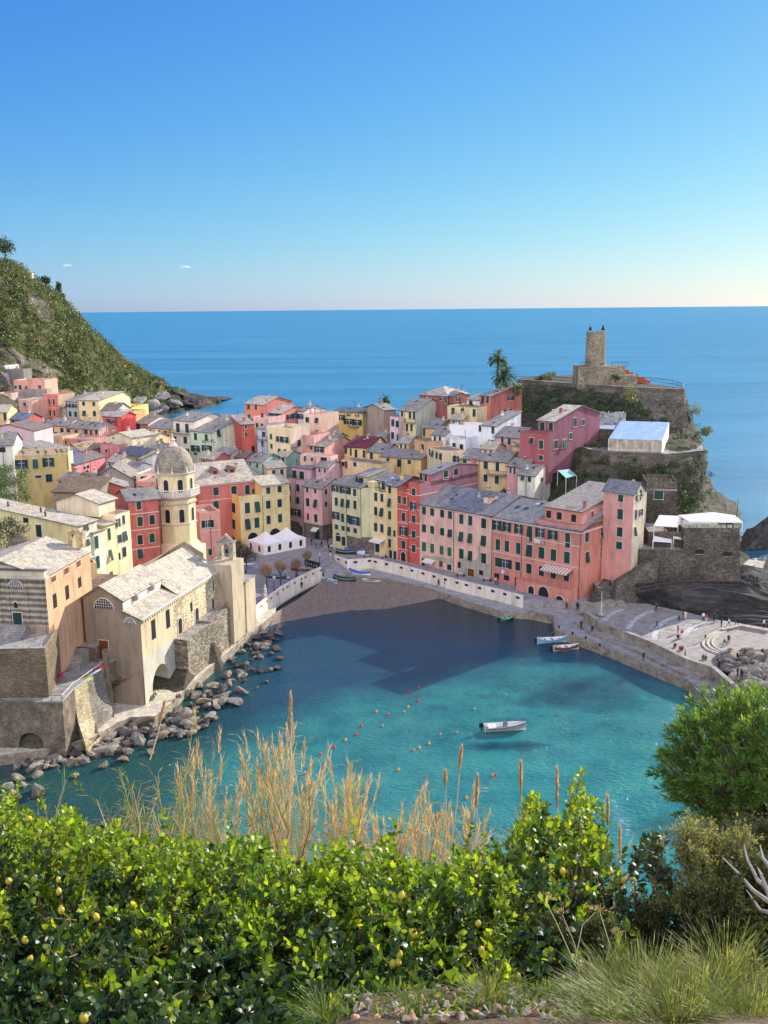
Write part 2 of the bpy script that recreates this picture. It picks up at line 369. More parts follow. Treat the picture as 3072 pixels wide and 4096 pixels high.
    v.root = root; v.p1 = p1.copy(); v.p2 = p1+e1*w; v.e1 = e1; v.e2 = e2; v.w = w; v.d = d; v.z1 = z1; v.z0 = z0; v.hf = hf; v.g = g; v.kind = roof
    return v
def windows(v, fr, spec):
    for s in spec:
        wall, cols, rows, w, h = s[:5]; st = s[5] if len(s) > 5 else random.choice(('sh','sh','ds'))
        n, p0 = {'F':(-v.e2,v.p1),'S':(v.e1,v.p2),'T':(-v.e1,v.p1)}[wall]
        zs = [hitp(fr,cols[0],y,p0,n).z for y in rows]
        for c in cols:
            for y, z in zip(rows, zs):
                q = hitp(fr,c,y,p0,n); a = hitp(fr,c-w/2,y,p0,n); b = hitp(fr,c+w/2,y,p0,n); wd = (a-b).length
                hh = abs(hitp(fr,c,y-h/2,p0,n).z-hitp(fr,c,y+h/2,p0,n).z)
                q.z = z; rel = (q-p0); s_ = rel.dot(v.e1 if wall == 'F' else v.e2); L = v.w if wall == 'F' else v.d
                wd = min(max(wd,.5),3.2 if st in ('lun','arch','archw') else 1.9)
                s_ = min(max(s_,wd/2+.15),L-wd/2-.15) if L > wd+.4 else L/2
                q = p0+(v.e1 if wall == 'F' else v.e2)*s_; q.z = z
                put_window(v.root, q, n, wd, hh, 'ds' if st == 'sh' and random.random() < .3 else st)
def bands(v, fr, x, ys, walls='F', m=None, h=.16):
    b = MB(); m = m or TRIM
    for y in ys:
        z = hitp(fr,x,y,v.p1,-v.e2).z
        if 'F' in walls: b.box(v.g(0,0,z)-v.e2*.05,v.e1*v.w,v.e2*.055,(0,0,h),m)
        if 'S' in walls: b.box(v.g(1,0,z)-v.e2*.05,v.e1*.05,v.e2*(v.d+.05),(0,0,h),m)
        if 'T' in walls: b.box(v.g(0,0,z)-v.e1*.05-v.e2*.05,v.e1*.05,v.e2*(v.d+.05),(0,0,h),m)
    b.build('string_course', v.root)
def cornice(v, m=None, walls='FS', h=.3, out=.25):
    b = MB(); m = m or TRIM; z = v.z1-h-.18
    b.box(v.g(0,0,z)-v.e2*out,v.e1*(v.w+(out if 'S' in walls else 0)),v.e2*(out-.002),(0,0,h),m)
    if 'S' in walls: b.box(v.g(1,0,z),v.e1*out,v.e2*v.d,(0,0,h),m)
    b.build('cornice', v.root)
def pipe(v, s, wall='F'):
    b = MB(); q = v.g(s,0,0)-v.e2*.1 if wall == 'F' else v.g(1,s,0)+v.e1*.1
    b.tube([(q.x,q.y,v.z0+.3),(q.x,q.y,v.z1-.1)],.055,PIPE,5); b.build('downpipe', v.root)
def chimney(v, s, t, h=1.1, m=None, w=.6):
    b = MB(); z = v.hf(s,t)-.4; p = v.g(s,t,z); m = m or plaster((190,160,140))
    b.box(p-v.e1*w/2-v.e2*w/2,v.e1*w,v.e2*w,(0,0,h+.4),m); b.box(p-v.e1*(w/2+.1)-v.e2*(w/2+.1)+Vector((0,0,h+.4)),v.e1*(w+.2),v.e2*(w+.2),(0,0,.08),slate(SL))
    b.box(p-v.e1*w/3-v.e2*w/3+Vector((0,0,h+.48)),v.e1*w*.66,v.e2*w*.66,(0,0,.22),m)
    o = b.build('chimney', v.root); mw = o.location.copy(); o.parent = v.roof
def skylight(v, s, t, w=.9, l=1.2):
    b = MB(); p = [v.g(s+a*w/v.w/2,t+c*l/v.d/2,0) for a,c in ((-1,-1),(1,-1),(1,1),(-1,1))]
    for q, (a,c) in zip(p,((-1,-1),(1,-1),(1,1),(-1,1))): q.z = v.hf(s+a*w/v.w/2,t+c*l/v.d/2)+.1
    b.face(p, GLASS)
    lo = [q-Vector((0,0,.12)) for q in p]
    for i in range(4): b.face([lo[i],lo[(i+1)%4],p[(i+1)%4],p[i]], IRON)
    o = b.build('skylight', v.root); o.parent = v.roof
def antenna(v, s, t):
    b = MB(); p = v.g(s,t,v.hf(s,t)-.1); b.tube([p,p+Vector((0,0,2.2))],.03,IRON,4)
    for i in range(4): b.tube([p+Vector((-.5+i*.05,0,2.1-i*.12)),p+Vector((.5-i*.05,0,2.1-i*.12))],.015,IRON,3)
    o = b.build('antenna', v.root); o.parent = v.roof
def dish(v, s, t, r=.45):
    b = MB(); p = v.g(s,t,v.hf(s,t)-.1); b.tube([p,p+Vector((0,0,.9))],.03,IRON,4)
    b.lathe(p+Vector((0,0,.9)),[(.02,0),(r*.6,.05),(r,.18)],WHT,10); o = b.build('satellite_dish', v.root); o.parent = v.roof
def railing(mb, a, b, h=1., m=None, step=.25, bar=.02):
    a = Vector(a); b = Vector(b); L = (b-a).length; n = max(1,int(L/step)); m = m or IRON
    mb.tube([a+Vector((0,0,h)),b+Vector((0,0,h))],bar*1.3,m,4); mb.tube([a+Vector((0,0,.12)),b+Vector((0,0,.12))],bar,m,4)
    for i in range(n+1): q = a.lerp(b,i/n); mb.tube([q,q+Vector((0,0,h))],bar*.8 if i%6 else bar*1.4,m,3)
def balcony(v, fr, x0, x1, y, dep=1.1, wall='F', m=None, slab=None):
    n, p0 = {'F':(-v.e2,v.p1),'S':(v.e1,v.p2)}[wall]; a = hitp(fr,x0,y,p0,n); b = hitp(fr,x1,y,p0,n); b.z = a.z
    mb = MB(); mb.box(a-Vector((0,0,.15)), b-a, n*dep, (0,0,.15), slab or CONC); o = mb.build('balcony', v.root)
    rl = MB(); railing(rl, a+n*dep*.95, b+n*dep*.95, .95, m); railing(rl, a+n*.05, a+n*dep*.95, .95, m); railing(rl, b+n*.05, b+n*dep*.95, .95, m)
    r = rl.build('railing', v.root); r.parent = o
def roofrail(v, sides='FS', h=.95, m=None, posts=False):
    mb = MB(); z = v.z1+.02; c = {k_:v.g(*q,z) for k_,q in {'a':(0,0),'b':(1,0),'c':(1,1),'d':(0,1)}.items()}
    for s_, (i,j) in {'F':'ab','S':'bc','B':'cd','T':'da'}.items():
        if s_ in sides: railing(mb, c[i], c[j], h, m, .3)
    mb.build('railing', v.root)
def awning(v, fr, x0, x1, y, dep=2., drop=.7, m=None, wall='F', m2=None):
    n, p0 = {'F':(-v.e2,v.p1),'S':(v.e1,v.p2)}[wall]; a = hitp(fr,x0,y,p0,n); b = hitp(fr,x1,y,p0,n); b.z = a.z; e = (b-a); L = e.length; e.normalize()
    mb = MB(); m = m or WHT; k_ = max(2,int(L/.35)); 
    for i in range(k_):
        q = a+e*L*i/k_; r_ = a+e*L*(i+1)/k_; mm = m if (i%2 == 0 or not m2) else m2; o = n*dep-Vector((0,0,drop)); up = Vector((0,0,.05))
        mb.face([q+o,r_+o,r_,q],mm); mb.face([q+o+up,q+up,r_+up,r_+o+up][::-1],mm); mb.face([q+o-Vector((0,0,.22)),r_+o-Vector((0,0,.22)),r_+o+up,q+o+up],mm)
    mb.build('awning', v.root)
HN = []
GZ = [(-25,200,3),(-20,225,3),(-5,228,3),(-30,235,3),(10,216,3),(25,202,3),(38,187,2.2),(0,245,9),(15,232,9),(30,222,10),(45,210,12),(0,262,17),(20,250,17),
 (38,240,27),(50,226,24),(30,226,19),(20,275,26),(35,268,28),(45,260,28),(-5,285,21),(-20,290,17),(-30,300,13),(0,310,5),(-20,335,-3),(20,315,5),(-45,240,5),(-50,280,10),(-60,300,14),
 (-80,330,22),(-100,300,20),(-70,250,10),(-90,240,14),(-60,210,9),(-75,200,16),(-70,175,15),(-60,165,13),(-58,150,13),(-80,150,20),(-100,200,30),(-120,250,35),
 (-48,195,8),(-45,175,7),(-35,215,4),(-105,345,27),(-140,330,34),(-40,350,-3),(-70,365,8),(0,350,-4),(40,350,-4),(-50,128,8.3),(-60,125,8.3),(-75,128,15.),(-45,200,8),(-42,160,6)]
GA = np.array(GZ, float)
def gz(x, y, pw=3.2):
    d = np.hypot(GA[:,0]-x, GA[:,1]-y)+.5; w_ = 1/d**pw; return float((w_*GA[:,2]).sum()/w_.sum())
def house(label, c, fr, a, b, Y=None, hd=None, d=10, z0=None, roof='F', rise=1.6, roofc=SL, wins=(), join=None, near=None, name='house', cat='house', group='painted houses of the old village',
          over=.35, sidec=None, para=.8, ridge=.5, bd=(), ch=1, base=None, wallm=None, root=None, cor=False, dirt=.5):
    A = px(fr,*a); B = px(fr,*b)
    if join is not None:                                   # right end meets another house's left end
        p2 = Vector((join.x,join.y,0)); r = ray(*B); z1 = CAM.z+r.z*(p2.y/r.y)
        e = -hv(hd-0) if hd else None
        e1 = hv(hd); n = Vector((e1.y,-e1.x,0)); ra = ray(*A); t = p2.dot(n)/Vector((ra.x,ra.y,0)).dot(n); p1 = Vector((ra.x*t,ra.y*t,0))
    else:
        use2 = near == 2 or (near is None and hd and 90 < hd < 180)
        if hd is None:
            q = at(*(B if use2 else A), Y); z1 = q.z; p1 = P(*A,z1); p2 = P(*B,z1)
        else:
            q = at(*(B if use2 else A), Y); z1 = q.z; e1 = hv(hd); n = Vector((e1.y,-e1.x,0)); rr = ray(*(A if use2 else B)); t = Vector((q.x,q.y,0)).dot(n)/Vector((rr.x,rr.y,0)).dot(n)
            o = Vector((rr.x*t,rr.y*t,0)); p1, p2 = (o,q) if use2 else (q,o)
    p1.z = p2.z = 0; w_ = (p2-p1).length; e1 = (p2-p1).normalized(); e2 = Vector((-e1.y,e1.x,0))
    if z0 is None: z0 = min(gz(p1.x,p1.y),gz(p2.x,p2.y),gz(*(p1+e2*d).xy),z1-3)-1.5
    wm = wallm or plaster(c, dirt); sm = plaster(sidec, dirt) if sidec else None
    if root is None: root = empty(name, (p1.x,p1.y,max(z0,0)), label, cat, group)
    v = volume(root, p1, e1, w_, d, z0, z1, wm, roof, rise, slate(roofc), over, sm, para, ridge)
    windows(v, fr, wins)
    if bd: bands(v, fr, a[0], bd, 'FS')
    if cor: cornice(v)
    if roof in 'FGuplfrthip' and ch:
        for i in range(ch): chimney(v, random.uniform(.15,.85), random.uniform(.25,.8), random.uniform(.6,1.1), plaster(random.choice([(190,160,140),(200,185,160),c])))
    if roof != 'flat' and d > 8: skylight(v,random.uniform(.2,.8),random.uniform(.15,.35),.6,.8)
    if random.random() < .5: pipe(v,random.choice((.02,.98,.5)))
    if random.random() < .45 and roof != 'flat': antenna(v, random.uniform(.2,.8), random.uniform(.3,.7))
    if random.random() < .3: dish(v, random.uniform(.1,.9), random.uniform(.1,.4))
    HN.append(v); return v
# ------------------------------------------------------------------ houses along the quay
salmon=(214,126,104); pinkc=(228,174,156); lpink=(222,172,174); red=(212,72,54); mauve=(168,108,124); yel=(226,190,104); cream=(232,206,152); grn=(200,198,146)
lil=(204,160,176); rosso=(206,102,86); och=(200,162,78); mint=(128,184,170); oran=(222,120,74); purp=(150,84,98); whi=(222,226,234); beige=(205,185,160); olive=(216,198,118)
def hz(fr,x,y,Y): return at(*px(fr,x,y),Y).z
v = house('large salmon corner house with striped awning and arched terrace beside the seawall', salmon,'I',(660,440),(1400,572),186,133,20,2,'F',2.6,SLB,near=2,cor=True,ch=3,dirt=.35,
  wins=[('F',[700,785,885],[520],38,78,'open'),('F',[975,1290],[568,613],40,78,'sh'),('F',[1065,1168],[583],44,75,'open'),('F',[710,785,880],[680],36,92,'sh'),('F',[972,1072,1172,1284],[730],46,96,'sh'),
  ('F',[706,875],[825],38,75,'sh'),('F',[772],[838],52,72,'open'),('F',[968,1072,1172,1280],[878],42,80,'door'),('F',[700,780],[940],40,42,'dark'),('F',[868],[995],34,72,'dark'),
  ('S',[1445],[615,785],26,85,'sh'),('S',[1575,1628],[575,560],24,80,'sh'),('S',[1570,1618],[740],24,95,'sh')])
salm = v
pipe(v,.355); pipe(v,.995); pipe(v,.005)
bands(v,'I',925,[620,790],'F')
for s_ in (.1,.2): skylight(v,s_+.02,.28); skylight(v,s_+.2,.42)
# penthouse storey
pz = v.z1
q1 = v.g(.53,.12,0); q2 = v.g(1,.12,0)-v.e1*1.5
zt = hz('I',1468,410,v.g(.95,.12,0).y)
ph = volume(v.root,q1,v.e1,(q2-q1).length,17,pz-.1,zt,plaster(salmon,.35),'up',2.8,slate(SL),.3,plaster((215,130,130),.35),names=('penthouse_wall','penthouse_roof'))
windows(ph,'I',[('F',[1130,1218,1338],[430],38,62,'dark'),('S',[1490],[436],22,62,'bs'),('S',[1580],[410],22,62,'sh')])
chimney(ph,.93,.12,1.2,plaster((190,90,80)),.5)
mb = MB(); mb.box(v.g(.5,.02,pz),v.e1*(v.w*.5),v.e2*.2,(0,0,.9),plaster(salmon,.35)); mb.box(v.g(1,.03,pz)-v.e1*.2,v.e1*.2,v.e2*16,(0,0,.9),plaster(salmon,.35)); mb.build('parapet',v.root)
# arched terrace block
ta = hitp('I',920,950,v.p1,-v.e2); tb = hitp('I',1375,985,v.p1,-v.e2); 
s0 = (ta-v.p1).dot(v.e1); t0 = v.g(0,0,0)+v.e1*s0-v.e2*2.6; L_ = v.w-s0-.3
zt = ta.z-.6
tv = volume(v.root,t0,v.e1,L_,2.62,1.5,zt,plaster(salmon,.6),'flat',0,None,names=('terrace_wall','terrace_floor'),para=.75)
windows(tv,'I',[('F',[985],[1063],46,78,'arch'),('F',[1087],[1073],78,88,'archw'),('F',[1220],[1150],62,90,'archw')])
awning(v,'I',1110,1335,845,2.2,.6,WHT,m2=plain((190,140,110),.7,name='awning_stripe'))
mb = MB(); mb.box(t0+v.e1*(.02)-v.e2*.02+Vector((0,0,0)),v.e1*8,v.e2*.02,(0,0,2.6),plaster((150,130,110))); mb.build('plinth',v.root)
mb = MB()                                                  # line of laundry
for x0,y0 in ((955,612),(1020,628),(1045,632),(1075,640),(715,880),(745,884),(770,888)):
    a_ = hitp('I',x0,y0,v.p1,-v.e2)-v.e2*.45; mb.face([a_,a_+v.e1*.75,a_+v.e1*.7-Vector((0,0,.9)),a_+v.e1*.05-Vector((0,0,.8))],random.choice([WHT,plain((190,150,160),.8,name='cloth'),WHT]))
mb.build('laundry',v.root)
pl = house('long pale pink quay house with grey patches, left of the salmon corner house', pinkc,'I',(60,345),(660,440),None,133,20,2.5,'F',2.9,SLB,join=salm.p1,ch=3,dirt=.6,
  wins=[('F',[97,165,248,313],[398,545],32,64,'sh'),('F',[97,165,243,308],[697],32,74,'gs'),('F',[407,481],[468,613,757],34,80,'sh'),('F',[592],[505,648,795],40,82,'sh'),
  ('F',[90],[832],24,76,'dark'),('F',[238],[840],28,55,'bs'),('F',[307],[868],34,48,'sh'),('F',[388],[850],24,50,'dark'),('F',[486],[925],52,90,'bdoor'),('F',[570],[915],32,40,'dark')])
pipe(pl,.49); bands(pl,'I',60,[497,642],'F',plaster((228,180,170))); awning(pl,'I',105,190,795,1.2,.5,WHT); skylight(pl,.3,.2,.7,.9); skylight(pl,.8,.3,.7,.9)
mb = MB(); dp = pl.g(.72,.22,pl.hf(.72,.22)-.2); mb.box(dp,pl.e1*1.6,pl.e2*3,(0,0,1.7),plaster(pinkc)); mb.box(dp+Vector((0,0,1.7))-pl.e1*.2-pl.e2*.2,pl.e1*2,pl.e2*3.2,(0,0,.12),slate(SLB)); mb.box(dp+pl.e1*.45-pl.e2*.03+Vector((0,0,.4)),pl.e1*.7,pl.e2*.03,(0,0,1),WHT)
o = mb.build('dormer',pl.root); o.parent = pl.roof
mb = MB(); GP = plaster((168,160,150),.9)
for pol in (((385,790),(420,770),(455,800),(520,815),(545,780),(560,740),(585,760),(600,830),(650,850),(650,990),(520,965),(380,930)),((80,775),(120,770),(330,800),(330,860),(300,850),(240,815),(90,800)),((540,700),(556,690),(560,740),(548,760))):
    mb.face([hitp('I',x,y,pl.p1,-pl.e2)-pl.e2*.02 for x,y in pol],GP)
o = mb.build('bare_plaster',pl.root)
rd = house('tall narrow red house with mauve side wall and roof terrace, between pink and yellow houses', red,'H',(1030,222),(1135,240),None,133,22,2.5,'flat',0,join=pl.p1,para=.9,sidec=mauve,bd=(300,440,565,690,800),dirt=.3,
  wins=[('F',[1080],[278,535,680,815],34,68,'sh'),('F',[1080],[415],34,82,'open')])
up_ = rd.g(0,.17,0); zt = hz('H',1228,108,(rd.g(1,.2,0)).y)
ru = volume(rd.root,up_,rd.e1,rd.w,rd.d*.82,rd.z1-.1,zt,plaster(red,.3),'F',1.3,slate(SLB),.3,plaster(mauve,.3),names=('upper_wall','roof'),ridge=.55)
windows(ru,'H',[('F',[1150,1195],[140],26,62,'sh'),('S',[1380,1475],[125,108],38,64,'sh')]); chimney(ru,.8,.93,1.2,plaster(salmon)); skylight(ru,.5,.3)
r2 = house('lower red house wedged between the tall red house and the narrow golden house', (206,70,62),'H',(920,295),(1030,318),None,133,11,2.5,'flat',0,join=rd.p1,para=.5,bd=(440,565,705,815),dirt=.4,
  wins=[('F',[945,995],[352],26,72,'sh'),('F',[983],[515,780],34,80,'sh'),('F',[983],[650],38,80,'open'),('F',[980],[895],46,95,'arch')])
yt = house('narrow golden house with one column of green shutters and a slate shed roof', yel,'H',(812,205),(918,228),None,133,11,2.5,'F',1.8,SLB,join=r2.p1,bd=(325,445,570,710),sidec=(180,80,70),dirt=.3,
  wins=[('F',[852],[250,380,500,650,765],26,82,'sh'),('F',[898],[672],22,60,'sh'),('F',[862,902],[870],28,80,'door')],ch=1)
cr = house('cream yellow quay house with a recessed top loggia and a pale shop awning', (230,202,138),'H',(645,240),(815,292),None,133,12,2.5,'flat',0,join=yt.p1,para=.15,bd=(510,),dirt=.35,
  wins=[('F',[720,778],[325,460,612],28,78,'sh'),('F',[660],[310,435,575,665],20,62,'sh'),('F',[735],[805],38,85,'door'),('F',[680],[760],24,50,'archw')])
zt = hz('H',815,182,cr.g(.6,.2,0).y)
cu = volume(cr.root,cr.g(0,.16,0),cr.e1,cr.w,cr.d*.84,cr.z1-.1,zt,plaster((236,222,190)),'F',1.2,slate(SLB),.5,names=('loggia_wall','roof'))
windows(cu,'H',[('F',[742,793],[205],30,85,'door')]); awning(cr,'H',700,808,712,1.8,.5,WHT)
mb = MB(); railing(mb,cr.g(.1,.02,cr.z1),cr.g(1,.02,cr.z1),.9); mb.build('railing',cr.root); mb = MB(); mb.box(cr.g(0,0,cr.z1),cr.e1*1.8,cr.e2*2,(0,0,zt-cr.z1),plaster((230,202,138),.35)); mb.build('bay',cr.root)
gr = house('pale green quay house with a glazed rooftop loggia and stone footing', grn,'H',(300,198),(578,238),cr.p1.y-.5,133,12,2.5,'F',1.2,SL,near=2,bd=(290,425,565,680),dirt=.4,
  wins=[('F',[338],[246],36,62,'open'),('F',[430],[262],90,66,'open'),('F',[520],[284],28,66,'sh'),('F',[346,405,460,522],[370],28,78,'sh'),('F',[342],[503],34,72,'open'),('F',[405,460],[524],28,82,'sh'),('F',[524],[552],56,80,'open'),
  ('F',[348,410,460,525],[610],30,45,'sh'),('F',[362],[705],42,85,'archw'),('F',[415],[745],34,85,'door')])
zt = hz('H',600,125,gr.g(.8,.3,0).y); lv = volume(gr.root,gr.g(.55,.22,0),gr.e1,gr.w*.42,6.5,gr.z1-.5,zt,plaster(grn),'up',.9,slate(SL),.3,names=('loggia_wall','loggia_roof'))
windows(lv,'H',[('F',[510,540,570,592],[170],22,75,'sh')]); mb = MB(); mb.box(gr.g(.5,-.01,2.5),gr.e1*(gr.w*.5),gr.e2*.1,(0,0,4.2),rubble((120,110,100),2.5)); mb.build('stone_footing',gr.root); pipe(gr,.99)
zg = gr.z1
mb = MB(); w0 = gr.g(1,0,0); e_ = hv(102); mb.prism([(w0.x,w0.y),tuple((w0+e_*4.2).xy),tuple((w0+e_*4.2+gr.e2*9).xy),tuple((w0+gr.e2*9).xy)],2.5,zg,plaster(grn,.4),slate(SL)); mb.build('side_wing',gr.root)
mb = MB(); mb.box(Vector((w0.x,w0.y,2.5))+Vector((e_.y,-e_.x,0))*.04,e_*4.2,Vector((e_.y,-e_.x,0))*.06,(0,0,4.6),rubble((120,110,100),2.5)); mb.build('stone_footing',gr.root)
p7 = house('pink house over a stone ground floor just left of the pale green house', (220,168,176),'H',(28,222),(205,246),239,130,9,2.5,'F',1.9,SL,near=2,dirt=.3,
  wins=[('F',[70,146],[256],20,50,'sh'),('F',[75,150],[376],30,76,'sh'),('F',[78],[513],22,62,'bs'),('F',[152],[527],30,72,'sh'),('S',[243],[278,395],20,50,'sh')])
mb = MB(); mb.box(p7.g(0,-.005,2.5)-p7.e2*.04,p7.e1*(p7.w+.06),p7.e2*.08,(0,0,4.3),rubble((105,95,88),2.5)); mb.box(p7.g(1,0,2.5),p7.e1*.06,p7.e2*p7.d,(0,0,4.3),rubble((105,95,88),2.5)); mb.build('stone_footing',p7.root); awning(p7,'H',128,185,610,1.2,.7,WHT)
windows(p7,'H',[('F',[165],[690],40,80,'door')])
ll = house('lilac house behind the square with a terrace of two tall doors on top', lil,'G',(1300,398),(1458,412),245,130,6,2.5,'flat',0,near=2,para=.1,bd=(528,640),
  wins=[('F',[1322,1403],[465,583],28,68,'sh'),('F',[1327],[698],24,62,'sh'),('F',[1392],[710],60,68,'open'),('F',[1410],[870],70,110,'archw')],dirt=.3)
roofrail(ll,'F',.9)
lu = volume(ll.root,ll.g(0,.3,0),ll.e1,ll.w*1.15,8,ll.z1-.2,hz('B',1550,888,ll.g(1,.3,0).y),plaster(lil),'F',1.2,slate(SLB),.3,names=('upper_wall','roof'))
windows(lu,'B',[('F',[1364,1440],[942],42,80,'door')])
# ---- yellow house on the square
yb = house('large yellow house with arches on the village square behind the white tents', olive,'G',(850,578),(1068,562),232,56,10.5,2.5,'flat',0,near=1,sidec=(236,186,66),para=.5,bd=(770,),dirt=.25,
  wins=[('F',[922,1013],[668,820],44,98,'sh'),('F',[975],[960],95,120,'archw'),('T',[795],[668,822],36,90,'sh'),('T',[790],[985],72,120,'archw')])
zt = hz('G',1068,455,yb.p2.y); dy = yb.p2; nn = Vector((yb.e1.y,-yb.e1.x,0)); rr = ray(*px('G',1320,430)); tt = dy.dot(nn)/Vector((rr.x,rr.y,0)).dot(nn); pe = Vector((rr.x*tt,rr.y*tt,0))
yu = volume(yb.root,dy,yb.e1,(pe-dy).length,11,2.5,zt,plaster(olive,.25),'F',1.5,slate(SLL),.45,plaster((238,190,70),.25),names=('tall_wall','roof'))
windows(yu,'G',[('F',[1120,1228],[502],38,62,'sh'),('F',[1120,1228],[636],40,76,'ds'),('F',[1123,1232],[780],36,80,'sh'),('F',[1185],[905],100,90,'archw')]); bands(yu,'G',1068,[580,762],'F'); cornice(yu)
tb_ = volume(yb.root,yb.g(0,.999,0)+yb.e1*2,yb.e1,yb.w+3,5,yb.z1-2,zt,plaster((240,192,72),.25),'up',1.2,slate(SLL),.3,names=('rear_wall','roof'))
rt = house('big crimson house with a cream slate roof and two dormers behind the yellow house', rosso,'G',(455,452),(990,402),231.5,60,15,2.5,'F',4.2,SLL,near=1,bd=(612,),dirt=.25,cor=True,
  wins=[('F',[625],[510,640],52,76,'sh'),('F',[795],[498],50,76,'sh'),('F',[922],[503],42,105,'door'),('F',[985],[505],22,50,'sh')],ch=2)
for s_ in (.38,.68):
    mb = MB(); q = rt.g(s_,.2,rt.hf(s_,.2)-.3); mb.prism([tuple((q+a_).xy) for a_ in (-rt.e1*.9,rt.e1*.9,rt.e1*.9+rt.e2*2.6,-rt.e1*.9+rt.e2*2.6)],q.z,q.z+1.3,plaster(rosso),plaster(rosso))
    for sg in (-1,1): mb.face([q+rt.e1*sg*1.3-rt.e2*.3+Vector((0,0,1.1)),q-rt.e2*.3+Vector((0,0,2)),q+rt.e2*3.2+Vector((0,0,2)),q+rt.e1*sg*1.3+rt.e2*3.2+Vector((0,0,1.1))],slate(SLL))
    mb.face([q-rt.e1*.9-rt.e2*.02+Vector((0,0,1.3)),q+rt.e1*.9-rt.e2*.02+Vector((0,0,1.3)),q-rt.e2*.02+Vector((0,0,1.95))],plaster(rosso)); mb.box(q-rt.e1*.5-rt.e2*.05+Vector((0,0,.45)),rt.e1,rt.e2*.05,(0,0,.8),GREEN)
    o = mb.build('dormer',rt.root); o.parent = rt.roof
lp = house('low salmon house with a planted roof terrace right beside the bell tower', (224,150,130),'G',(470,742),(665,742),214,66,9,3,'flat',0,near=1,para=.7,bd=(895,),
  wins=[('F',[505],[822],34,70,'sh'),('F',[590],[815],30,70,'sh'),('F',[545],[818],50,66,'open'),('F',[570],[1085],34,60,'sh')],dirt=.3)
# ---- left of the bell tower
rl = house('weathered red house with green shutters directly left of the bell tower', (206,88,74),'F',(1212,128),(1505,104),178,62,9,8,'F',1.5,SLL,near=1,bd=(262,418,598),dirt=.9,
  wins=[('F',[1316],[172],46,75,'sh'),('F',[1327],[322,495,628],52,88,'sh'),('F',[1441],[305,477],52,88,'sh')])
HB = 20.
bgr = house('broad house with a huge pale stone slab roof above the striped church', (206,202,176),'F',(740,362),(912,300),160,HB,21,8,'lf',0,SLL,near=1,sidec=(226,204,130),dirt=.35,
  wins=[('F',[812],[375],38,70,'sh'),('F',[825],[520],38,60,'sh'),('T',[370],[410],50,112,'door'),('T',[245],[310],50,50,'dark')],ch=0)
# shed roof rising away from the street
for o_ in [x for x in C.objects if x.parent in (bgr.wall,bgr.roof)]+[bgr.wall,bgr.roof]: bpy.data.objects.remove(o_)
bg2 = volume(bgr.root,bgr.p1,bgr.e1,bgr.w,bgr.d,8,bgr.z1,plaster((212,214,186),.35),'up',2.6,slate(SLL),.4,plaster((226,204,130),.35))
for s_,t_ in ((.2,.35),(.5,.45),(.35,.75)): chimney(bg2,s_,t_,.7,IRON,.2)
n1 = house('narrow pale green house stepping down the lane beside the slab roofed house', (212,218,190),'F',(882,425),(990,362),bg2.p2.y-1.5,HB,8,7,'up',.9,SLL,near=1,dirt=.3,
  wins=[('F',[912],[518,712],34,120,'sh')],ch=0,bd=(650,))
n2 = house('narrow sunlit yellow house in the lane behind the main church roof', (238,220,140),'F',(992,362),(1096,305),n1.p2.y,HB,8,7,'up',.9,SLL,near=1,dirt=.3,
  wins=[('F',[1033],[442],24,115,'sh'),('F',[1045],[640],24,105,'sh'),('F',[1055],[830],26,70,'bdoor')],ch=0,bd=(548,))
n3 = house('tall cream house with a railed loft terrace in the lane behind the main church', (236,214,160),'F',(1096,268),(1226,200),n2.p2.y,HB,9,7,'flat',0,near=1,para=.15,dirt=.9,
  wins=[('F',[1118],[335],20,80,'open'),('F',[1170],[305],22,85,'sh'),('F',[1130],[486],34,80,'sh'),('F',[1180],[460],36,90,'sh'),('F',[1122],[655],16,70,'dark'),('F',[1177],[610],34,95,'sh')],bd=(565,))
roofrail(n3,'FS',.9)
nu = volume(n3.root,n3.g(-.25,.3,0),n3.e1,n3.w*1.15,9,n3.z1-.2,n3.z1+2.4,plaster((225,205,170)),'F',1.4,slate(SLL),.5,names=('loft_wall','loft_roof'))
oy = house('small ochre annex wedged behind the striped church', (232,200,120),'F',(832,735),(915,728),150.5,62,4,10,'flat',0,near=1,para=.2,dirt=.9)
# ------------------------------------------------------------------ houses of the far left village
def h_(label,c,fr,a,b,Y,hd=None,**kw): return house(label,c,fr,a,b,Y,hd,**kw)
av = h_('ochre house with three wide green shuttered windows under a flower pot terrace', (206,176,84),'A',(135,655),(645,632),212,None,d=9,roof='flat',para=.25,z0=8,
  wins=[('F',[203],[730],62,90,'open'),('F',[335],[722],52,84,'sh'),('F',[460],[708],62,86,'open'),('F',[465],[858],62,74,'sh'),('F',[362],[845],60,26,'ds')])
roofrail(av,'FS',.95,WHT)
h_('white glazed house with a grey roof at the left edge', (214,210,205),'A',(-80,545),(120,540),226,None,d=9,rise=2.4,wins=[('F',[22],[590],60,50,'dark')])
h_('long lavender pink barn with a dark tile roof', (216,176,186),'A',(-150,405),(322,408),262,None,d=11,roof='G',rise=1.8,roofc=(135,118,110),wins=[('F',[86],[424],14,10,'dark')])
h_('low white house with a blue tarpaulin beside the flower pot terrace', (214,216,226),'A',(150,545),(455,560),236,None,d=9,roof='lf',rise=-1.6,roofc=SL,ch=0)
h_('yellow house with a tall green door at the far left edge', yel,'A',(-110,235),(66,232),300,None,d=11,rise=1.8,roofc=SLL,wins=[('F',[47],[278],24,78,'sh')])
h_('red house with a blue grey roof below the yellow edge house', (196,84,78),'A',(92,298),(240,302),288,None,d=8,rise=1.6,roofc=(128,138,148),wins=[('F',[125],[320],20,25,'dark'),('F',[190],[340],40,30,'open')],sidec=(190,75,70))
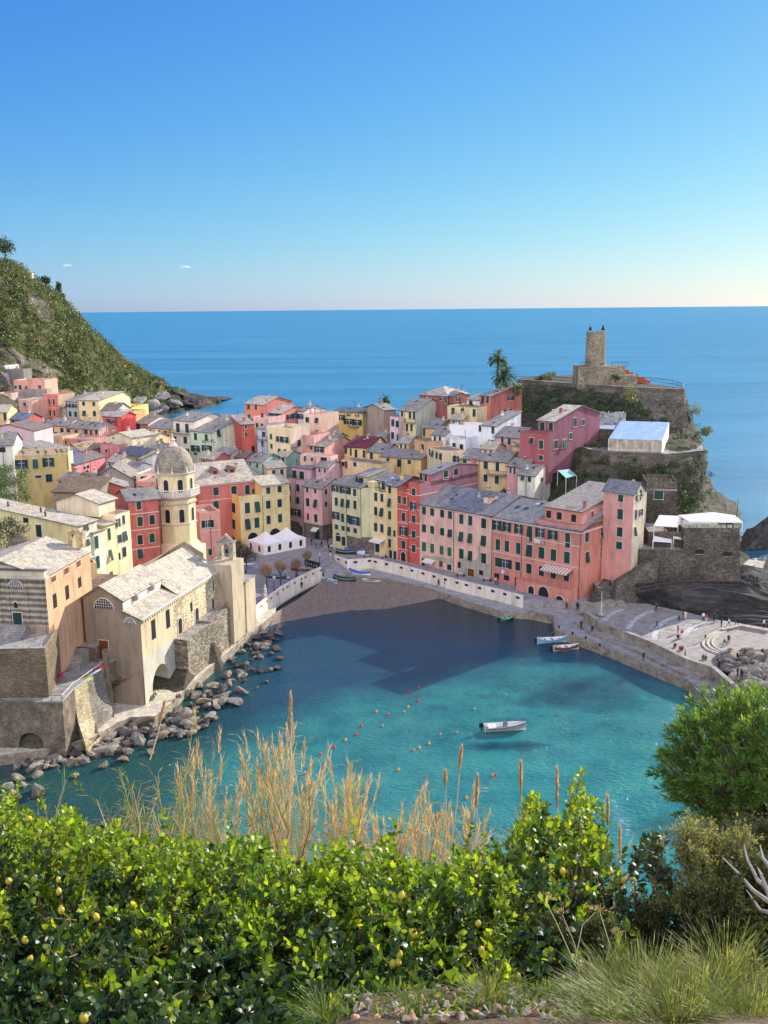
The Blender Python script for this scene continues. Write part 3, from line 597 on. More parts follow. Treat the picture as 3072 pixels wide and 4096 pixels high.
h_('mint house with a single green door in the upper row', (176,198,166),'A',(285,378),(440,380),300,None,d=10,rise=1.8,wins=[('F',[365],[412],26,58,'sh')])
h_('cream house with two green doors in the upper row', (232,204,150),'A',(440,355),(632,362),297,None,d=10,rise=1.7,wins=[('F',[500],[403],26,60,'sh'),('F',[590],[412],28,55,'sh')])
x_ = h_('peach house with a railed balcony in the upper row', (226,170,140),'A',(634,378),(770,388),294,None,d=9,rise=1.6,wins=[('F',[648],[420],26,52,'sh'),('F',[722],[425],24,45,'dark')]); balcony(x_,'A',590,770,455,1.3)
h_('salmon house with two shuttered windows at the right end of the upper row', (222,150,130),'A',(770,388),(938,398),292,None,d=9,rise=1.6,wins=[('F',[817],[421],32,42,'sh'),('F',[865],[428],20,55,'sh'),('F',[915],[425],24,40,'sh')])
x_ = h_('salmon house with a railed terrace below the upper row', salmon,'A',(592,488),(892,500),283,None,d=8,roof='flat',para=.3,wins=[('F',[623],[518],26,36,'sh'),('F',[755],[520],22,30,'dark'),('F',[820],[537],26,56,'sh')]); roofrail(x_,'F',.9,WHT)
h_('tan house below the cream upper row house', (214,180,120),'A',(432,462),(592,470),284,None,d=8,roof='flat',para=.2,ch=0)
x_ = h_('coral red house with a flat parapet roof below the cliff', (226,104,84),'A',(405,98),(545,104),330,None,d=8,roof='flat',para=1.3,sidec=(190,160,130),bd=(190,),wins=[('F',[470,512],[135],14,56,'sh'),('F',[478,518],[240],16,55,'sh')],dirt=.25)
h_('narrow grey blue house with black shutters between coral and cream houses', (160,176,172),'A',(622,128),(738,134),326,None,d=10,roof='up',rise=2.2,wins=[('F',[646,678,712],[170],22,36,'open'),('F',[667,718],[250],24,50,'sh')],dirt=.2)
h_('small brown gap house beside the coral house', (176,150,130),'A',(545,185),(625,190),329,None,d=6,roof='up',rise=1,wins=[('F',[578],[222],14,42,'sh')])
h_('big cream yellow house with four shuttered windows and pale slab roof below the hill', (232,200,136),'A',(735,116),(935,122),320,None,d=17,rise=1.8,roofc=SLL,sidec=(240,216,150),ridge=.8,wins=[('F',[793,890],[152],26,38,'sh'),('F',[800,896],[244],28,48,'sh')],dirt=.5)
h_('low blue grey wall house with a brown slate roof', (176,180,196),'A',(948,208),(1105,212),318,None,d=8,rise=2,roofc=(150,138,120),dirt=.2)
x_ = h_('orange terrace house with one dark door', (222,160,70),'A',(1130,238),(1262,240),316,None,d=9,roof='flat',para=.3,wins=[('F',[1200],[266],32,56,'sh')]); roofrail(x_,'F')
h_('bright yellow house with roof posts at the seaward end of the village', (246,210,50),'A',(1258,225),(1406,188),328,None,d=6,roof='flat',para=1.2,wins=[('F',[1300],[280],26,30,'archw'),('F',[1340,1368],[252,244],14,20,'archw')],dirt=.1)
x_ = h_('vivid red house with a walled terrace', (228,52,48),'A',(975,268),(1150,276),298,None,d=7,rise=1.2,roofc=SLL,wins=[('F',[1062],[318],46,36,'open')],dirt=.1)
h_('vivid red terrace block in front of the vivid red house', (226,56,50),'A',(1140,330),(1285,325),296,None,d=7,roof='flat',para=1.2,ch=0,dirt=.1)
h_('brown red house with one tall dark window', (178,84,64),'A',(1285,335),(1402,342),299,None,d=12,rise=2,roofc=(165,150,125),sidec=(214,218,224),wins=[('F',[1320],[370],28,50,'sh')])
x_ = h_('golden house with a long balcony beside the white corner house', (230,178,92),'A',(1400,375),(1618,392),292,None,d=12,rise=1.8,wins=[('F',[1425],[412],20,36,'sh'),('F',[1500],[425],44,36,'sh'),('F',[1568],[440],30,58,'sh'),('F',[1480],[535],30,70,'open'),('F',[1585],[533],28,56,'sh')]); balcony(x_,'A',1370,1610,478,1.4)
sc_ = h_('cream house wrapped in scaffolding', (222,206,170),'A',(1020,455),(1245,475),270,None,d=9,roof='G',rise=1.2,roofc=SLL,wins=[('F',[1075],[480],14,14,'dark')])
h_('deep rose house with white trimmed small windows', (214,112,128),'A',(705,730),(992,648),240,None,d=8,rise=1.4,roofc=(128,118,108),wins=[('F',[815],[755],22,30,'open'),('F',[820],[815],24,42,'dark')],dirt=.2)
h_('grey house with a striped tile roof near the bell tower', (150,148,148),'A',(870,872),(1262,862),224,None,d=10,roof='G',rise=3,roofc=(150,140,128),ch=1)
h_('brick red gable house below the striped tile roof', (200,84,68),'A',(912,975),(1225,955),203,None,d=9,roof='G',rise=1.8,roofc=(156,150,140),ridge=.35,ch=0)
h_('low shed with a rusty brown slab roof', (150,130,105),'A',(500,985),(905,992),198,None,d=8,roof='up',rise=1.8,roofc=(140,118,92),ch=0)
h_('small salmon house under a white canopy left of the dome', (218,140,120),'A',(1285,905),(1500,912),213,None,d=8,roof='flat',para=.4,wins=[('F',[1340],[940],20,20,'open')])
h_('pale grey gable house left of the dome', (206,208,212),'A',(1215,735),(1600,745),242,None,d=11,roof='G',rise=3.4,ridge=.72,roofc=SLL)
h_('cream terrace house with a yellow crane drum left of the dome', (226,214,180),'A',(1290,828),(1530,835),226,None,d=8,roof='flat',para=.3,wins=[('F',[1385],[868],50,50,'open')])
h_('dark slate roofed long house in the middle of the old quarter', (170,160,150),'A',(800,655),(1010,612),262,None,d=8,rise=1.4,roofc=(120,112,104))
h_('rose house with a red roof terrace by the scaffolding', (206,120,120),'A',(950,560),(1120,568),264,None,d=7,roof='flat',para=.6,wins=[('F',[1010],[600],20,30,'sh')])
h_('grey roofed house beside the scaffolding', (190,180,170),'A',(1125,620),(1330,650),258,None,d=8,rise=1.5,roofc=(110,112,118))
h_('brown roofed cottage under the salmon terrace', (180,150,120),'A',(600,590),(770,600),262,None,d=8,roof='G',rise=1.8,roofc=(160,140,110))
x_ = h_('salmon house with orange shutters below the rock cliff', (224,150,130),'T',(225,335),(740,335),345,None,d=10,roof='flat',para=.9,wins=[('F',[437],[412],42,58,'bs'),('F',[660],[405],55,60,'bs'),('F',[335],[410],50,76,'sh'),('F',[255],[410],44,50,'sh')]); 
h_('grey retaining house wall under the orange shuttered house', (150,140,130),'T',(330,455),(775,455),341,None,d=4,roof='flat',para=.2,ch=0)
h_('peach house with an arched window and washing line at the left edge', (226,170,150),'T',(-60,520),(182,522),334,None,d=11,roof='flat',para=.3,sidec=(190,165,150),wins=[('F',[125],[600],44,78,'archw')])
x_ = h_('peach house with railed flat terrace beside the arched window house', (224,160,140),'T',(305,625),(528,636),326,None,d=9,roof='flat',para=.2,wins=[('F',[412],[692],46,56,'sh')]); roofrail(x_,'FS',.9,WHT)
h_('small white house with a flat grey roof highest at the left edge', (214,212,208),'T',(-80,50),(60,52),365,None,d=8,roof='flat',para=.1)
h_('lilac cottage behind the garden wall', (206,176,192),'T',(-60,190),(100,190),358,None,d=8,roof='flat',para=.3,wins=[('F',[15],[250],30,90,'sh')])
h_('dark stone garden house below the cliff', (120,118,112),'T',(98,120),(385,120),360,None,d=6,roof='flat',para=.2,ch=0,wins=[('F',[120],[265],34,40,'sh')])
# ------------------------------------------------------------------ middle rows
x_ = h_('white house with two green balcony doors and a hipped slate roof', (228,212,200),'B',(213,442),(408,440),275,128,d=12,rise=1.8,ridge=.6,wins=[('F',[266],[500],32,82,'door'),('F',[352],[505],32,82,'door'),('F',[240],[605],24,50,'ds'),('F',[336],[617],32,62,'sh'),('F',[355],[722],34,50,'sh')]); balcony(x_,'B',195,370,542,1.1)
x_ = h_('pale mint house with louvred shutters under a tall slate roof', (196,212,184),'B',(375,540),(582,546),269,128,d=13,roof='up',rise=3.4,sidec=(206,220,196),wins=[('F',[433,534],[583],28,62,'sh'),('F',[437],[697],58,58,'open'),('F',[538],[692],58,54,'open'),('F',[433],[745],34,24,'sh'),('S',[640,656],[560,545],14,55,'sh')]); pipe(x_,.98)
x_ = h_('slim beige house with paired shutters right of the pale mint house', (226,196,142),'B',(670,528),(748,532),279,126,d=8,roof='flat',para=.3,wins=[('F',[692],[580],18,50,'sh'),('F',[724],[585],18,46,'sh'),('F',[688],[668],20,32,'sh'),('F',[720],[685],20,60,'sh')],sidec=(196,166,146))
h_('yellow attic house behind the slim beige house', (228,200,120),'B',(728,448),(800,452),285,126,d=9,rise=1.2,wins=[('F',[775],[472],22,46,'open'),('F',[745],[462],12,30,'sh')])
h_('orange red tower house with tiny windows', (222,84,58),'B',(868,468),(988,478),271,60,d=8,roof='up',rise=1.8,wins=[('F',[907],[487,562],18,42,'sh'),('F',[978],[700],28,58,'dark')],dirt=.2,sidec=(190,70,60))
h_('tall salmon house at the seaward edge with pale slab roof', (222,118,88),'B',(895,268),(1076,280),302,124,d=14,rise=1.9,roofc=SLL,sidec=(214,110,100),wins=[('F',[938,1005],[303],22,46,'sh'),('F',[942],[392],20,42,'sh')],dirt=.2)
h_('rose house with a large open shuttered window and lit slab roof', (212,104,104),'B',(1118,352),(1246,362),289,124,d=13,rise=1.7,roofc=SLL,sidec=(226,120,116),wins=[('F',[1180],[405],46,76,'open'),('S',[1322],[395],42,48,'open'),('S',[1372],[385],42,50,'open')])
h_('white house with a black window at the back of the rose house', whi,'B',(1398,338),(1458,344),293,124,d=10,rise=1.4,wins=[('F',[1432],[393],36,46,'open')])
h_('pale pink terrace house below the tall salmon house', (228,176,178),'B',(978,405),(1116,412),283,124,d=8,roof='flat',para=.3,wins=[('F',[1017,1063],[476],22,42,'sh'),('F',[1064],[384],22,40,'dark')])
x_ = h_('lavender blue house with a plant filled balcony', (196,200,228),'B',(1014,505),(1112,512),267,126,d=7,roof='up',rise=.9,wins=[('F',[1067],[648],20,50,'sh'),('F',[1080],[560],30,44,'sh')]); balcony(x_,'B',1020,1108,605,1.)
x_ = h_('cream house with a white balustraded roof terrace', (230,206,146),'B',(1105,520),(1328,548),263,122,d=9,roof='flat',para=.9,sidec=(206,180,160),near=1,wins=[('F',[1148],[583],20,52,'sh'),('F',[1228],[607],30,52,'open'),('F',[1276],[615],44,55,'open'),('F',[1153],[675],20,45,'sh'),('F',[1228],[720],22,46,'sh'),('F',[1282],[727],22,48,'sh'),('S',[1413],[645],30,60,'sh')],dirt=.6); balcony(x_,'B',1335,1395,690,1.,'S')
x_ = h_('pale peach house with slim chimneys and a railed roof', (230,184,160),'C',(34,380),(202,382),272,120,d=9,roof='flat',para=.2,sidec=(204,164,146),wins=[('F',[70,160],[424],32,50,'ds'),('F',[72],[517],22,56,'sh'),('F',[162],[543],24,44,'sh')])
for s_ in (.2,.45,.8): chimney(x_,s_,.2,1.6,plaster((206,130,110)),.35)
h_('pink house between the white balustrade and the pale peach house', (214,150,150),'C',(-60,585),(130,600),262,120,d=8,roof='flat',para=.8,wins=[('F',[10],[640],20,60,'sh')])
h_('mint green house with a slate roof above the square', mint,'B',(925,800),(1062,824),250,118,d=9,rise=1.6,sidec=(112,178,164),wins=[('F',[952],[835],16,46,'sh'),('F',[1020],[855],18,40,'sh')],dirt=.1)
x_ = h_('beige flat with a white pergola terrace beside the lilac house', (214,190,150),'B',(1115,885),(1290,880),248,62,d=8,rise=1.3,wins=[('F',[1173,1250],[932],32,62,'door')])
x_ = h_('ochre yellow house with pale shutters below the fan palm', (214,182,74),'C',(320,352),(592,356),283,120,d=10,rise=.9,roofc=(100,112,118),sidec=(176,166,116),wins=[('F',[383],[402],46,52,'open'),('F',[467],[440],54,52,'open'),('F',[543],[450],58,54,'open'),('F',[467],[378],18,26,'open'),('F',[543],[384],18,26,'open'),('S',[683],[446],50,50,'open')],dirt=.2); balcony(x_,'C',465,560,485,.8)
h_('small pink house under a long slate roof in the middle row', (226,160,150),'C',(80,658),(235,678),260,120,d=13,rise=1.8,ridge=.7,wins=[('F',[107],[688],24,42,'sh'),('F',[185],[705],50,55,'open')])
x_ = h_('yellow house with a dark red roof in the middle row', (232,184,92),'C',(420,672),(630,690),256,118,d=11,rise=2,roofc=(128,62,66),ridge=.7,wins=[('F',[437],[715],22,56,'sh'),('F',[482],[730],14,72,'dark'),('F',[532],[750],26,88,'sh'),('F',[608],[748],22,70,'sh')],dirt=.2)
h_('gold house with a grey roof next to the dark red roof', (234,194,104),'C',(632,715),(800,735),253,118,d=10,rise=1.7,wins=[('F',[678],[768],28,72,'sh'),('F',[778],[760],26,16,'dark')],dirt=.2)
x_ = h_('tan terrace house with railings below the dark red roof', (222,190,130),'C',(392,806),(770,852),248,None,d=5,roof='flat',para=.1,wins=[('F',[440],[850],26,70,'bs'),('F',[522],[846],28,42,'sh'),('F',[340],[835],40,40,'dark')]); roofrail(x_,'F')
h_('pink low house with long cornices left of the tan terrace', (222,168,160),'C',(0,760),(290,778),250,None,d=4,roof='flat',para=.1,wins=[('F',[50],[790],18,46,'sh'),('F',[115],[800],24,36,'sh'),('F',[225],[810],60,60,'dark')])
h_('long golden house with four green shutters in the second row', (228,184,96),'C',(766,768),(1146,795),248,None,d=9,roof='up',rise=1.6,wins=[('F',[835],[822],28,72,'sh'),('F',[942],[835],40,72,'sh'),('F',[1037],[824],34,42,'sh')],dirt=.2)
h_('small gold turret with a slate cap on the long golden house', (232,190,100),'C',(1040,745),(1142,768),251,120,d=5,roof='up',rise=2.4,ch=0,dirt=.1)
h_('gold lean-to with one dark door under the cream strip house', (226,186,104),'C',(1146,790),(1225,800),249,None,d=8,roof='up',rise=1,wins=[('F',[1180],[850],34,45,'sh')],ch=0)
x_ = h_('cream house with many slim shutters and a pale green gable', (232,206,140),'C',(940,332),(1098,344),266,126,d=17,rise=2.8,ridge=.45,sidec=(196,204,186),roofc=SL,wins=[('F',[969],[372],20,66,'sh'),('F',[1044],[378],22,72,'sh'),('F',[1092],[386],22,70,'sh'),('F',[968],[487],20,66,'sh'),('F',[1016,1058],[497],20,64,'sh'),('F',[953,990,1028],[608],20,74,'open'),('F',[1058],[622],20,66,'sh'),('S',[1300],[368],32,50,'sh')]); balcony(x_,'C',1000,1098,445,1.); pipe(x_,.35)
x_ = h_('slim lilac house with pink washing left of the cream gable house', (222,184,208),'C',(852,395),(940,404),267,126,d=8,roof='flat',para=.2,wins=[('F',[873,888],[452],12,64,'sh'),('F',[915,933],[465],12,62,'sh'),('F',[872,886],[572],10,62,'sh'),('F',[925],[590],14,62,'sh')]); roofrail(x_,'FS')
h_('brown grey house with a shallow slate roof under the fan palm', (166,142,128),'C',(796,332),(905,338),277,55,d=10,rise=1.4)
h_('dark rose house with a sunlit hipped roof on the ridge', (166,88,84),'C',(1134,184),(1405,200),278,None,d=10,roof='hip',rise=2.2,roofc=SLL,wins=[('F',[1346],[226],22,26,'open'),('F',[1385],[232],16,70,'sh')],dirt=.2)
h_('dark rose cottage with a small grey gable on the ridge', (168,92,90),'C',(1445,200),(1610,196),268,None,d=7,roof='G',rise=1,wins=[('F',[1497],[228],18,40,'open')],dirt=.2)
x_ = h_('beige house with three tall green shutters and a planted terrace', (220,196,140),'D',(-25,892),(272,908),260,None,d=9,roof='flat',para=.25,wins=[('F',[30,120,230],[940],30,74,'sh'),('F',[120],[1045],32,34,'sh'),('F',[0],[1030],20,20,'sh')],dirt=.6); roofrail(x_,'F')
h_('white attic house with a pale roof behind the red hillside house', (226,226,226),'D',(160,818),(282,830),265,None,d=8,rise=1.2,roofc=SLL,wins=[('F',[198],[858],30,46,'sh')])
x_ = h_('orange house with a tall shutter under a wide slate gable', (230,172,104),'C',(1154,492),(1288,504),254,122,d=14,rise=1.8,sidec=(206,176,130),wins=[('F',[1178],[545],26,72,'sh')])
x_ = h_('ochre house with a planted balcony below the orange house', (214,160,96),'C',(1085,612),(1212,640),251,None,d=6,roof='flat',para=.2,wins=[('F',[1165],[685],22,60,'sh')]); roofrail(x_,'F')
h_('small white house with a slate roof in the white cluster', (226,224,226),'C',(1248,560),(1372,572),247,124,d=9,rise=1.7,wins=[('F',[1280,1327],[606],20,52,'sh')])
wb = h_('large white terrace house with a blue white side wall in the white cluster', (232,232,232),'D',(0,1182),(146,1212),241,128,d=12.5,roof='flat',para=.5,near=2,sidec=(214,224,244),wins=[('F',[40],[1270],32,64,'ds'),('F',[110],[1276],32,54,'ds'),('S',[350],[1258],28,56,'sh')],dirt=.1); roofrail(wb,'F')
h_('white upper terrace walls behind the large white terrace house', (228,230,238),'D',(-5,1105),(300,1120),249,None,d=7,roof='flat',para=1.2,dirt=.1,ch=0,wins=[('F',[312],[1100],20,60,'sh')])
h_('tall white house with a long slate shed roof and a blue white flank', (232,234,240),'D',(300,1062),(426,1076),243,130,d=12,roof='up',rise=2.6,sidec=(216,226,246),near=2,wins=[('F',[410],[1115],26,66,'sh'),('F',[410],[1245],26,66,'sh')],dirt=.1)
x_ = h_('cream strip house with slender green shutters under the white cluster', (222,196,150),'C',(1205,688),(1348,735),242,None,d=6,roof='flat',para=.2,wins=[('F',[1232],[730],14,60,'sh'),('F',[1260],[745],14,60,'sh'),('F',[1298,1332],[762],18,60,'sh')])
x_ = h_('cream balcony house with white french doors under the white cluster', (220,206,176),'C',(1345,745),(1512,775),238,None,d=7,roof='flat',para=.2,wins=[('F',[1400],[790],20,60,'open'),('F',[1488],[808],30,80,'open'),('F',[1445],[800],20,70,'open')]); roofrail(x_,'F')
rh = h_('terracotta hillside house with a slanting slate roof under the palms', (214,104,76),'D',(283,780),(385,792),258,134,d=14,roof='up',rise=2.4,sidec=(190,96,80),near=2,wins=[('F',[316],[828],26,78,'sh'),('F',[360],[828],22,60,'sh'),('F',[286],[938],18,62,'sh'),('F',[320],[946],16,62,'sh'),('S',[570],[812],36,40,'open'),('S',[545],[940],38,46,'open')],dirt=.2)
h_('small pink house with a wide slate roof left of the purple house', (226,162,162),'D',(428,1155),(655,1190),236,126,d=11,rise=2,near=2,wins=[('F',[497],[1202],24,68,'sh'),('F',[563],[1222],28,62,'sh'),('F',[495],[1315],26,44,'sh')])
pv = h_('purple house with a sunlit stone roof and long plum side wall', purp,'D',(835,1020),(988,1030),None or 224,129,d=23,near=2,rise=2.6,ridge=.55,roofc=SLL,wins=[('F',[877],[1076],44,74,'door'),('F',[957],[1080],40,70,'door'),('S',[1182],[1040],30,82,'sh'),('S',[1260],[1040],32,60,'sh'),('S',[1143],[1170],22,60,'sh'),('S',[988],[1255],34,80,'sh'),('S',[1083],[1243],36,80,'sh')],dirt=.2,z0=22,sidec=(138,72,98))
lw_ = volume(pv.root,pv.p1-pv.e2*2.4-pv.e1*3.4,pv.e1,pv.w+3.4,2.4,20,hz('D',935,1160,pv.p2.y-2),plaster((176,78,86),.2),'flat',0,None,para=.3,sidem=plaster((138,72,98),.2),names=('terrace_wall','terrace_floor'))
windows(lw_,'D',[('F',[775],[1215],34,56,'sh'),('F',[866],[1252],38,80,'sh'),('F',[863],[1375],38,46,'sh')]); roofrail(lw_,'F')
h_('little yellow gable house against the purple house', (230,196,126),'D',(595,1258),(798,1275),231,100,d=7,roof='lf',rise=-1,near=1,wins=[('F',[780],[1362],22,30,'dark')],ch=0,dirt=.2)
x_ = h_('long cream house with seven green shutters above the pink quay houses', (228,192,122),'D',(95,1385),(538,1418),226,122,d=11,rise=1.9,near=2,wins=[('F',[140],[1432],34,72,'sh'),('F',[228],[1437],40,66,'sh'),('F',[340],[1447],40,70,'sh'),('F',[450],[1462],34,84,'door'),('F',[228],[1552],42,58,'sh'),('F',[338],[1569],36,66,'sh'),('F',[445],[1585],38,76,'sh')],dirt=.3); balcony(x_,'D',365,540,1525,1.2); pipe(x_,.42)
h_('slim pink house with a slate roof right of the long cream house', (222,146,142),'D',(540,1435),(712,1468),221,122,d=10,rise=1.3,near=2,wins=[('F',[575],[1490],18,70,'sh'),('F',[613],[1500],18,70,'sh')],dirt=.3)
wv = h_('weather stained white house with slate roof beside the green awning', (214,212,196),'D',(645,1524),(806,1548),216,118,d=11,rise=1.7,near=2,wins=[('F',[690],[1562],32,60,'sh'),('F',[753],[1577],34,60,'sh'),('S',[870],[1583],18,38,'sh'),('S',[970],[1558],48,50,'open')],dirt=1.)
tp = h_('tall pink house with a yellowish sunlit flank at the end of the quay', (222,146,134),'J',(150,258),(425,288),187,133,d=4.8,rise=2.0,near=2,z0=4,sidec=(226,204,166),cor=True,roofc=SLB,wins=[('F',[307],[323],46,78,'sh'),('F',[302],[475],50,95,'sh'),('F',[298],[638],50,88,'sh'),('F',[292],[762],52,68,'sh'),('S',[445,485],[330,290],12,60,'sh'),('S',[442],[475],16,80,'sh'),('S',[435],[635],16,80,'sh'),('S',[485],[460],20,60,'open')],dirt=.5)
x_ = h_('pale yellow sliver of a house behind the tall pink house', (216,206,160),'J',(500,262),(548,250),200,None,d=6,roof='flat',para=.1,wins=[('F',[521],[330],12,80,'sh'),('F',[518],[430],12,70,'sh')])

# low roofs and huts packed between the larger houses
FL = [('A',30,352,140,300,och),('A',330,470,440,292,mint),('A',1130,600,1250,262,lil),('A',1350,470,1460,280,cream),('A',700,880,830,222,rosso),('A',1010,700,1110,246,beige),('A',1330,560,1440,275,yel),('A',60,700,0,0,0),('B',480,790,600,255,rosso),('B',620,745,760,262,beige),('B',790,775,900,262,salmon),('B',0,700,90,262,cream),('B',1190,770,1290,256,mint),('C',240,600,330,266,pinkc),('C',560,660,650,262,beige),('C',700,600,790,268,cream),('C',930,640,1030,252,yel),('C',1370,560,1440,252,whi),('D',0,1010,120,254,och),('D',640,1400,720,226,cream),('D',690,1210,790,232,oran),('A',150,600,0,0,0),('A',860,580,960,268,salmon),('C',150,870,270,243,lil),('D',300,1290,420,232,pinkc),('A',1160,770,1260,235,whi),('A',980,850,0,0,0),('A',560,880,660,208,och)]
WD = ['ochre','mint','lilac','cream','crimson','beige','yellow','','brick rose','beige','salmon','cream','mint','pale pink','beige','cream','yellow','white','ochre','cream','orange','','salmon','lilac','pale pink','white','','ochre']
NB = ['below the pale slab roofs at the far left','under the mint upper row house','near the scaffolding','beside the golden long balcony house','behind the rusty slab shed','by the deep rose house','behind the grey gable left of the dome','','behind the crimson house roof','at the foot of the slim beige house','at the foot of the orange tower','behind the dome','beside the mint green house','beside the small pink slate roofed house','under the ochre yellow house','at the foot of the slim lilac house','beside the small gold turret','by the white cluster','under the three tall shutters','beside the long cream house','beside the purple house','','beside the salmon terrace of the upper row','above the lilac house','below the white terrace house','left of the dome','','below the ochre terrace house']
for i,(fr_,x0,y0,x1,Y_,c_) in enumerate(FL):
    if not c_: continue
    h_('small low '+WD[i]+' cottage '+NB[i],c_,fr_,(x0,y0),(x1,y0+6),Y_,118,d=7,rise=1.3,near=2,roofc=random.choice([SL,SLL,(140,124,110)]),wins=[('F',[x0+(x1-x0)*.3,x0+(x1-x0)*.72],[y0+34],20,38,'sh')])
# ------------------------------------------------------------------ sea
def struct(o): return tag(o, kind='structure')
m, n, b = newmat('sea_water'); pw = posn(n)
sx = N(n,'ShaderNodeSeparateXYZ'); n.links.new(pw, sx.inputs[0])
def mth(op, a, b_=None, c_=None, clamp=False):
    q = N(n,'ShaderNodeMath', operation=op, use_clamp=clamp)
    for i, v in enumerate((a,b_,c_)):
        if v is None: continue
        if hasattr(v,'is_linked'): n.links.new(v, q.inputs[i])
        else: q.inputs[i].default_value = v
    return q.outputs[0]
wob = nz(n, posn(n), .06, 4); wob2 = nz(n, posn(n,(1,1,1)), .16, 4)
# teal where the sandy bottom is shallow: inside the harbour and near the camera shore
yy = mth('ADD', sx.outputs[1], mth('MULTIPLY', mth('SUBTRACT', wob, .5), 30.)); yy = mth('ADD', yy, mth('MULTIPLY', mth('ABSOLUTE', mth('SUBTRACT', sx.outputs[0], 26.)), .55))
xx = mth('ABSOLUTE', mth('SUBTRACT', sx.outputs[0], 5.))
f1 = mth('MULTIPLY', mth('SUBTRACT', yy, 150.), 1/16., clamp=True)
TEAL=(.03,.22,.215,1); TEAL2=(.02,.33,.27,1); DBL=(.018,.075,.12,1); SEA=(.045,.21,.335,1)
teal = ramp(n, wob2, [(.34,(.018,.155,.165,1)),(.55,TEAL),(.75,(.05,.26,.21,1))])
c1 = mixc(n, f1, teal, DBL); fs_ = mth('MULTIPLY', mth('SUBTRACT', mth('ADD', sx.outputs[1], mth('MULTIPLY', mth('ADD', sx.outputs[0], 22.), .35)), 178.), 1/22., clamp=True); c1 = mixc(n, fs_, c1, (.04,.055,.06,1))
f2 = mth('MULTIPLY', mth('SUBTRACT', sx.outputs[1], 215.), 1/30., clamp=True); c1 = mixc(n, f2, c1, SEA)
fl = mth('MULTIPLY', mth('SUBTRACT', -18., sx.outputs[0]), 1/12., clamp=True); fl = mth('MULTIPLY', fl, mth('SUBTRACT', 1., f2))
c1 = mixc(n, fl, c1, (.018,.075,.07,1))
def weed(c_, cx_, cy_, rx_, ry_, colr):  # mixes a noisy-edged oval of darker colour into the water
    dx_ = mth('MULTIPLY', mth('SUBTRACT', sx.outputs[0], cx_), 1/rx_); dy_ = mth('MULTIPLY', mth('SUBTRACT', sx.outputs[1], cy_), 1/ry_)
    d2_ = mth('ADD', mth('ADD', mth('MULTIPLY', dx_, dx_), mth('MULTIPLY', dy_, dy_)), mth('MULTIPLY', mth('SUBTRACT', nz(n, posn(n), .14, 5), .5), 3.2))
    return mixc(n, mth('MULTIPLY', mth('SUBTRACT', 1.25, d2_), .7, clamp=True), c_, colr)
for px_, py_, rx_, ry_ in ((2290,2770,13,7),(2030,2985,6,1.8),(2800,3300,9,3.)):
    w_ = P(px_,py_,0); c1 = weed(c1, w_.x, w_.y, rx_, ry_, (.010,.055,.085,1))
stk = nz(n, posn(n,(.0018,.016,1)), 1., 5, .6); c1 = mixc(n, 1., c1, ramp(n, stk, [(.35,(.78,.8,.84,1)),(.62,(1.22,1.16,1.1,1))]), 'MULTIPLY')
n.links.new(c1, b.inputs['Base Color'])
wv_ = nz(n, posn(n,(.6,1.25,1)), 1.7, 4, .6); sw = nz(n, posn(n,(.25,1,1)), .12, 3, .5); fine = nz(n, posn(n,(.6,1.3,1)), 5., 2, .5)
hsum = mth('ADD', mth('MULTIPLY', wv_, .42), mth('ADD', mth('MULTIPLY', sw, 1.0), mth('MULTIPLY', fine, .10)))
bump(n, hsum, b, 1., 1.0); b.inputs['Roughness'].default_value = .09; b.inputs['IOR'].default_value = 1.333; n.links.new(mth('SUBTRACT',.36,mth('MULTIPLY',f2,.15)), b.inputs['Specular IOR Level']); n.links.new(mth('ADD',.05,mth('MULTIPLY',f2,.27)), b.inputs['Roughness'])
SEA_M = m
mb = MB(); R_ = [0,20,60,120,250,500,1000,2500,6000,15000,60000]; na = 48
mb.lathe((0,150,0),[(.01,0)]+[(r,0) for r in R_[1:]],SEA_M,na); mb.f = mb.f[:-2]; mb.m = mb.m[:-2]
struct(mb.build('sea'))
# ------------------------------------------------------------------ village ground
PX = lambda pts, z: [P(x,y,z) for x,y in pts]
XY = lambda pts: [(p.x,p.y) for p in pts]
outer = PX([(42,3015),(186,2998),(360,2955),(470,2890),(523,2868),(620,2864),(690,2805),(840,2668),(975,2555),(1100,2452)],1.5)
quay_edge = PX([(1392,2300),(1540,2313),(1700,2347),(1830,2392),(2000,2442),(2117,2448),(2211,2467),(2221,2520),(2424,2592),(2517,2631),(2752,2728),(2790,2766),(2854,2833),(2985,2960)],1.5)
shore = PX([(1095,2492),(1200,2477),(1390,2444),(1600,2434),(1700,2398),(1760,2370)],0)
hpoly = XY(outer)+XY(shore)+XY(quay_edge[3:])+[(60,60),(-70,60),(-70,120)]
lowz_poly = XY(outer)[3:]+[(-35,172),(-47,200),(-47,238),(-30,246),(-8,246),(8,228),(38,200),(47,200),(47,188),(47,100),(-30,100)]
def inpoly(x, y, poly):
    c_ = False; j = len(poly)-1
    for i in range(len(poly)):
        xi, yi = poly[i]; xj, yj = poly[j]
        if (yi > y) != (yj > y) and x < (xj-xi)*(y-yi)/(yj-yi)+xi: c_ = not c_
        j = i
    return c_
GZ += [(-38,140,.6),(-27,175,.6),(-43,131,.6),(-52,124,.6),(-24,180,.8),(-12,198,1.2),(0,205,.8),(50,175,1),(60,170,1),(70,165,.5),(85,165,.2),(62,195,4),(80,195,2),(90,185,-1),(95,210,-3),(100,190,-3),(-33,196,2),(-33,215,2),(-5,215,2),(5,208,1.8),(60,150,-1),(75,150,-2),(40,188,1.5),(-65,118,4),(-80,115,9),(-100,120,16)]
GA = np.array(GZ, float)
nx, ny = 100, 110; xs = np.linspace(-150,110,nx); ys = np.linspace(110,380,ny); vv = []
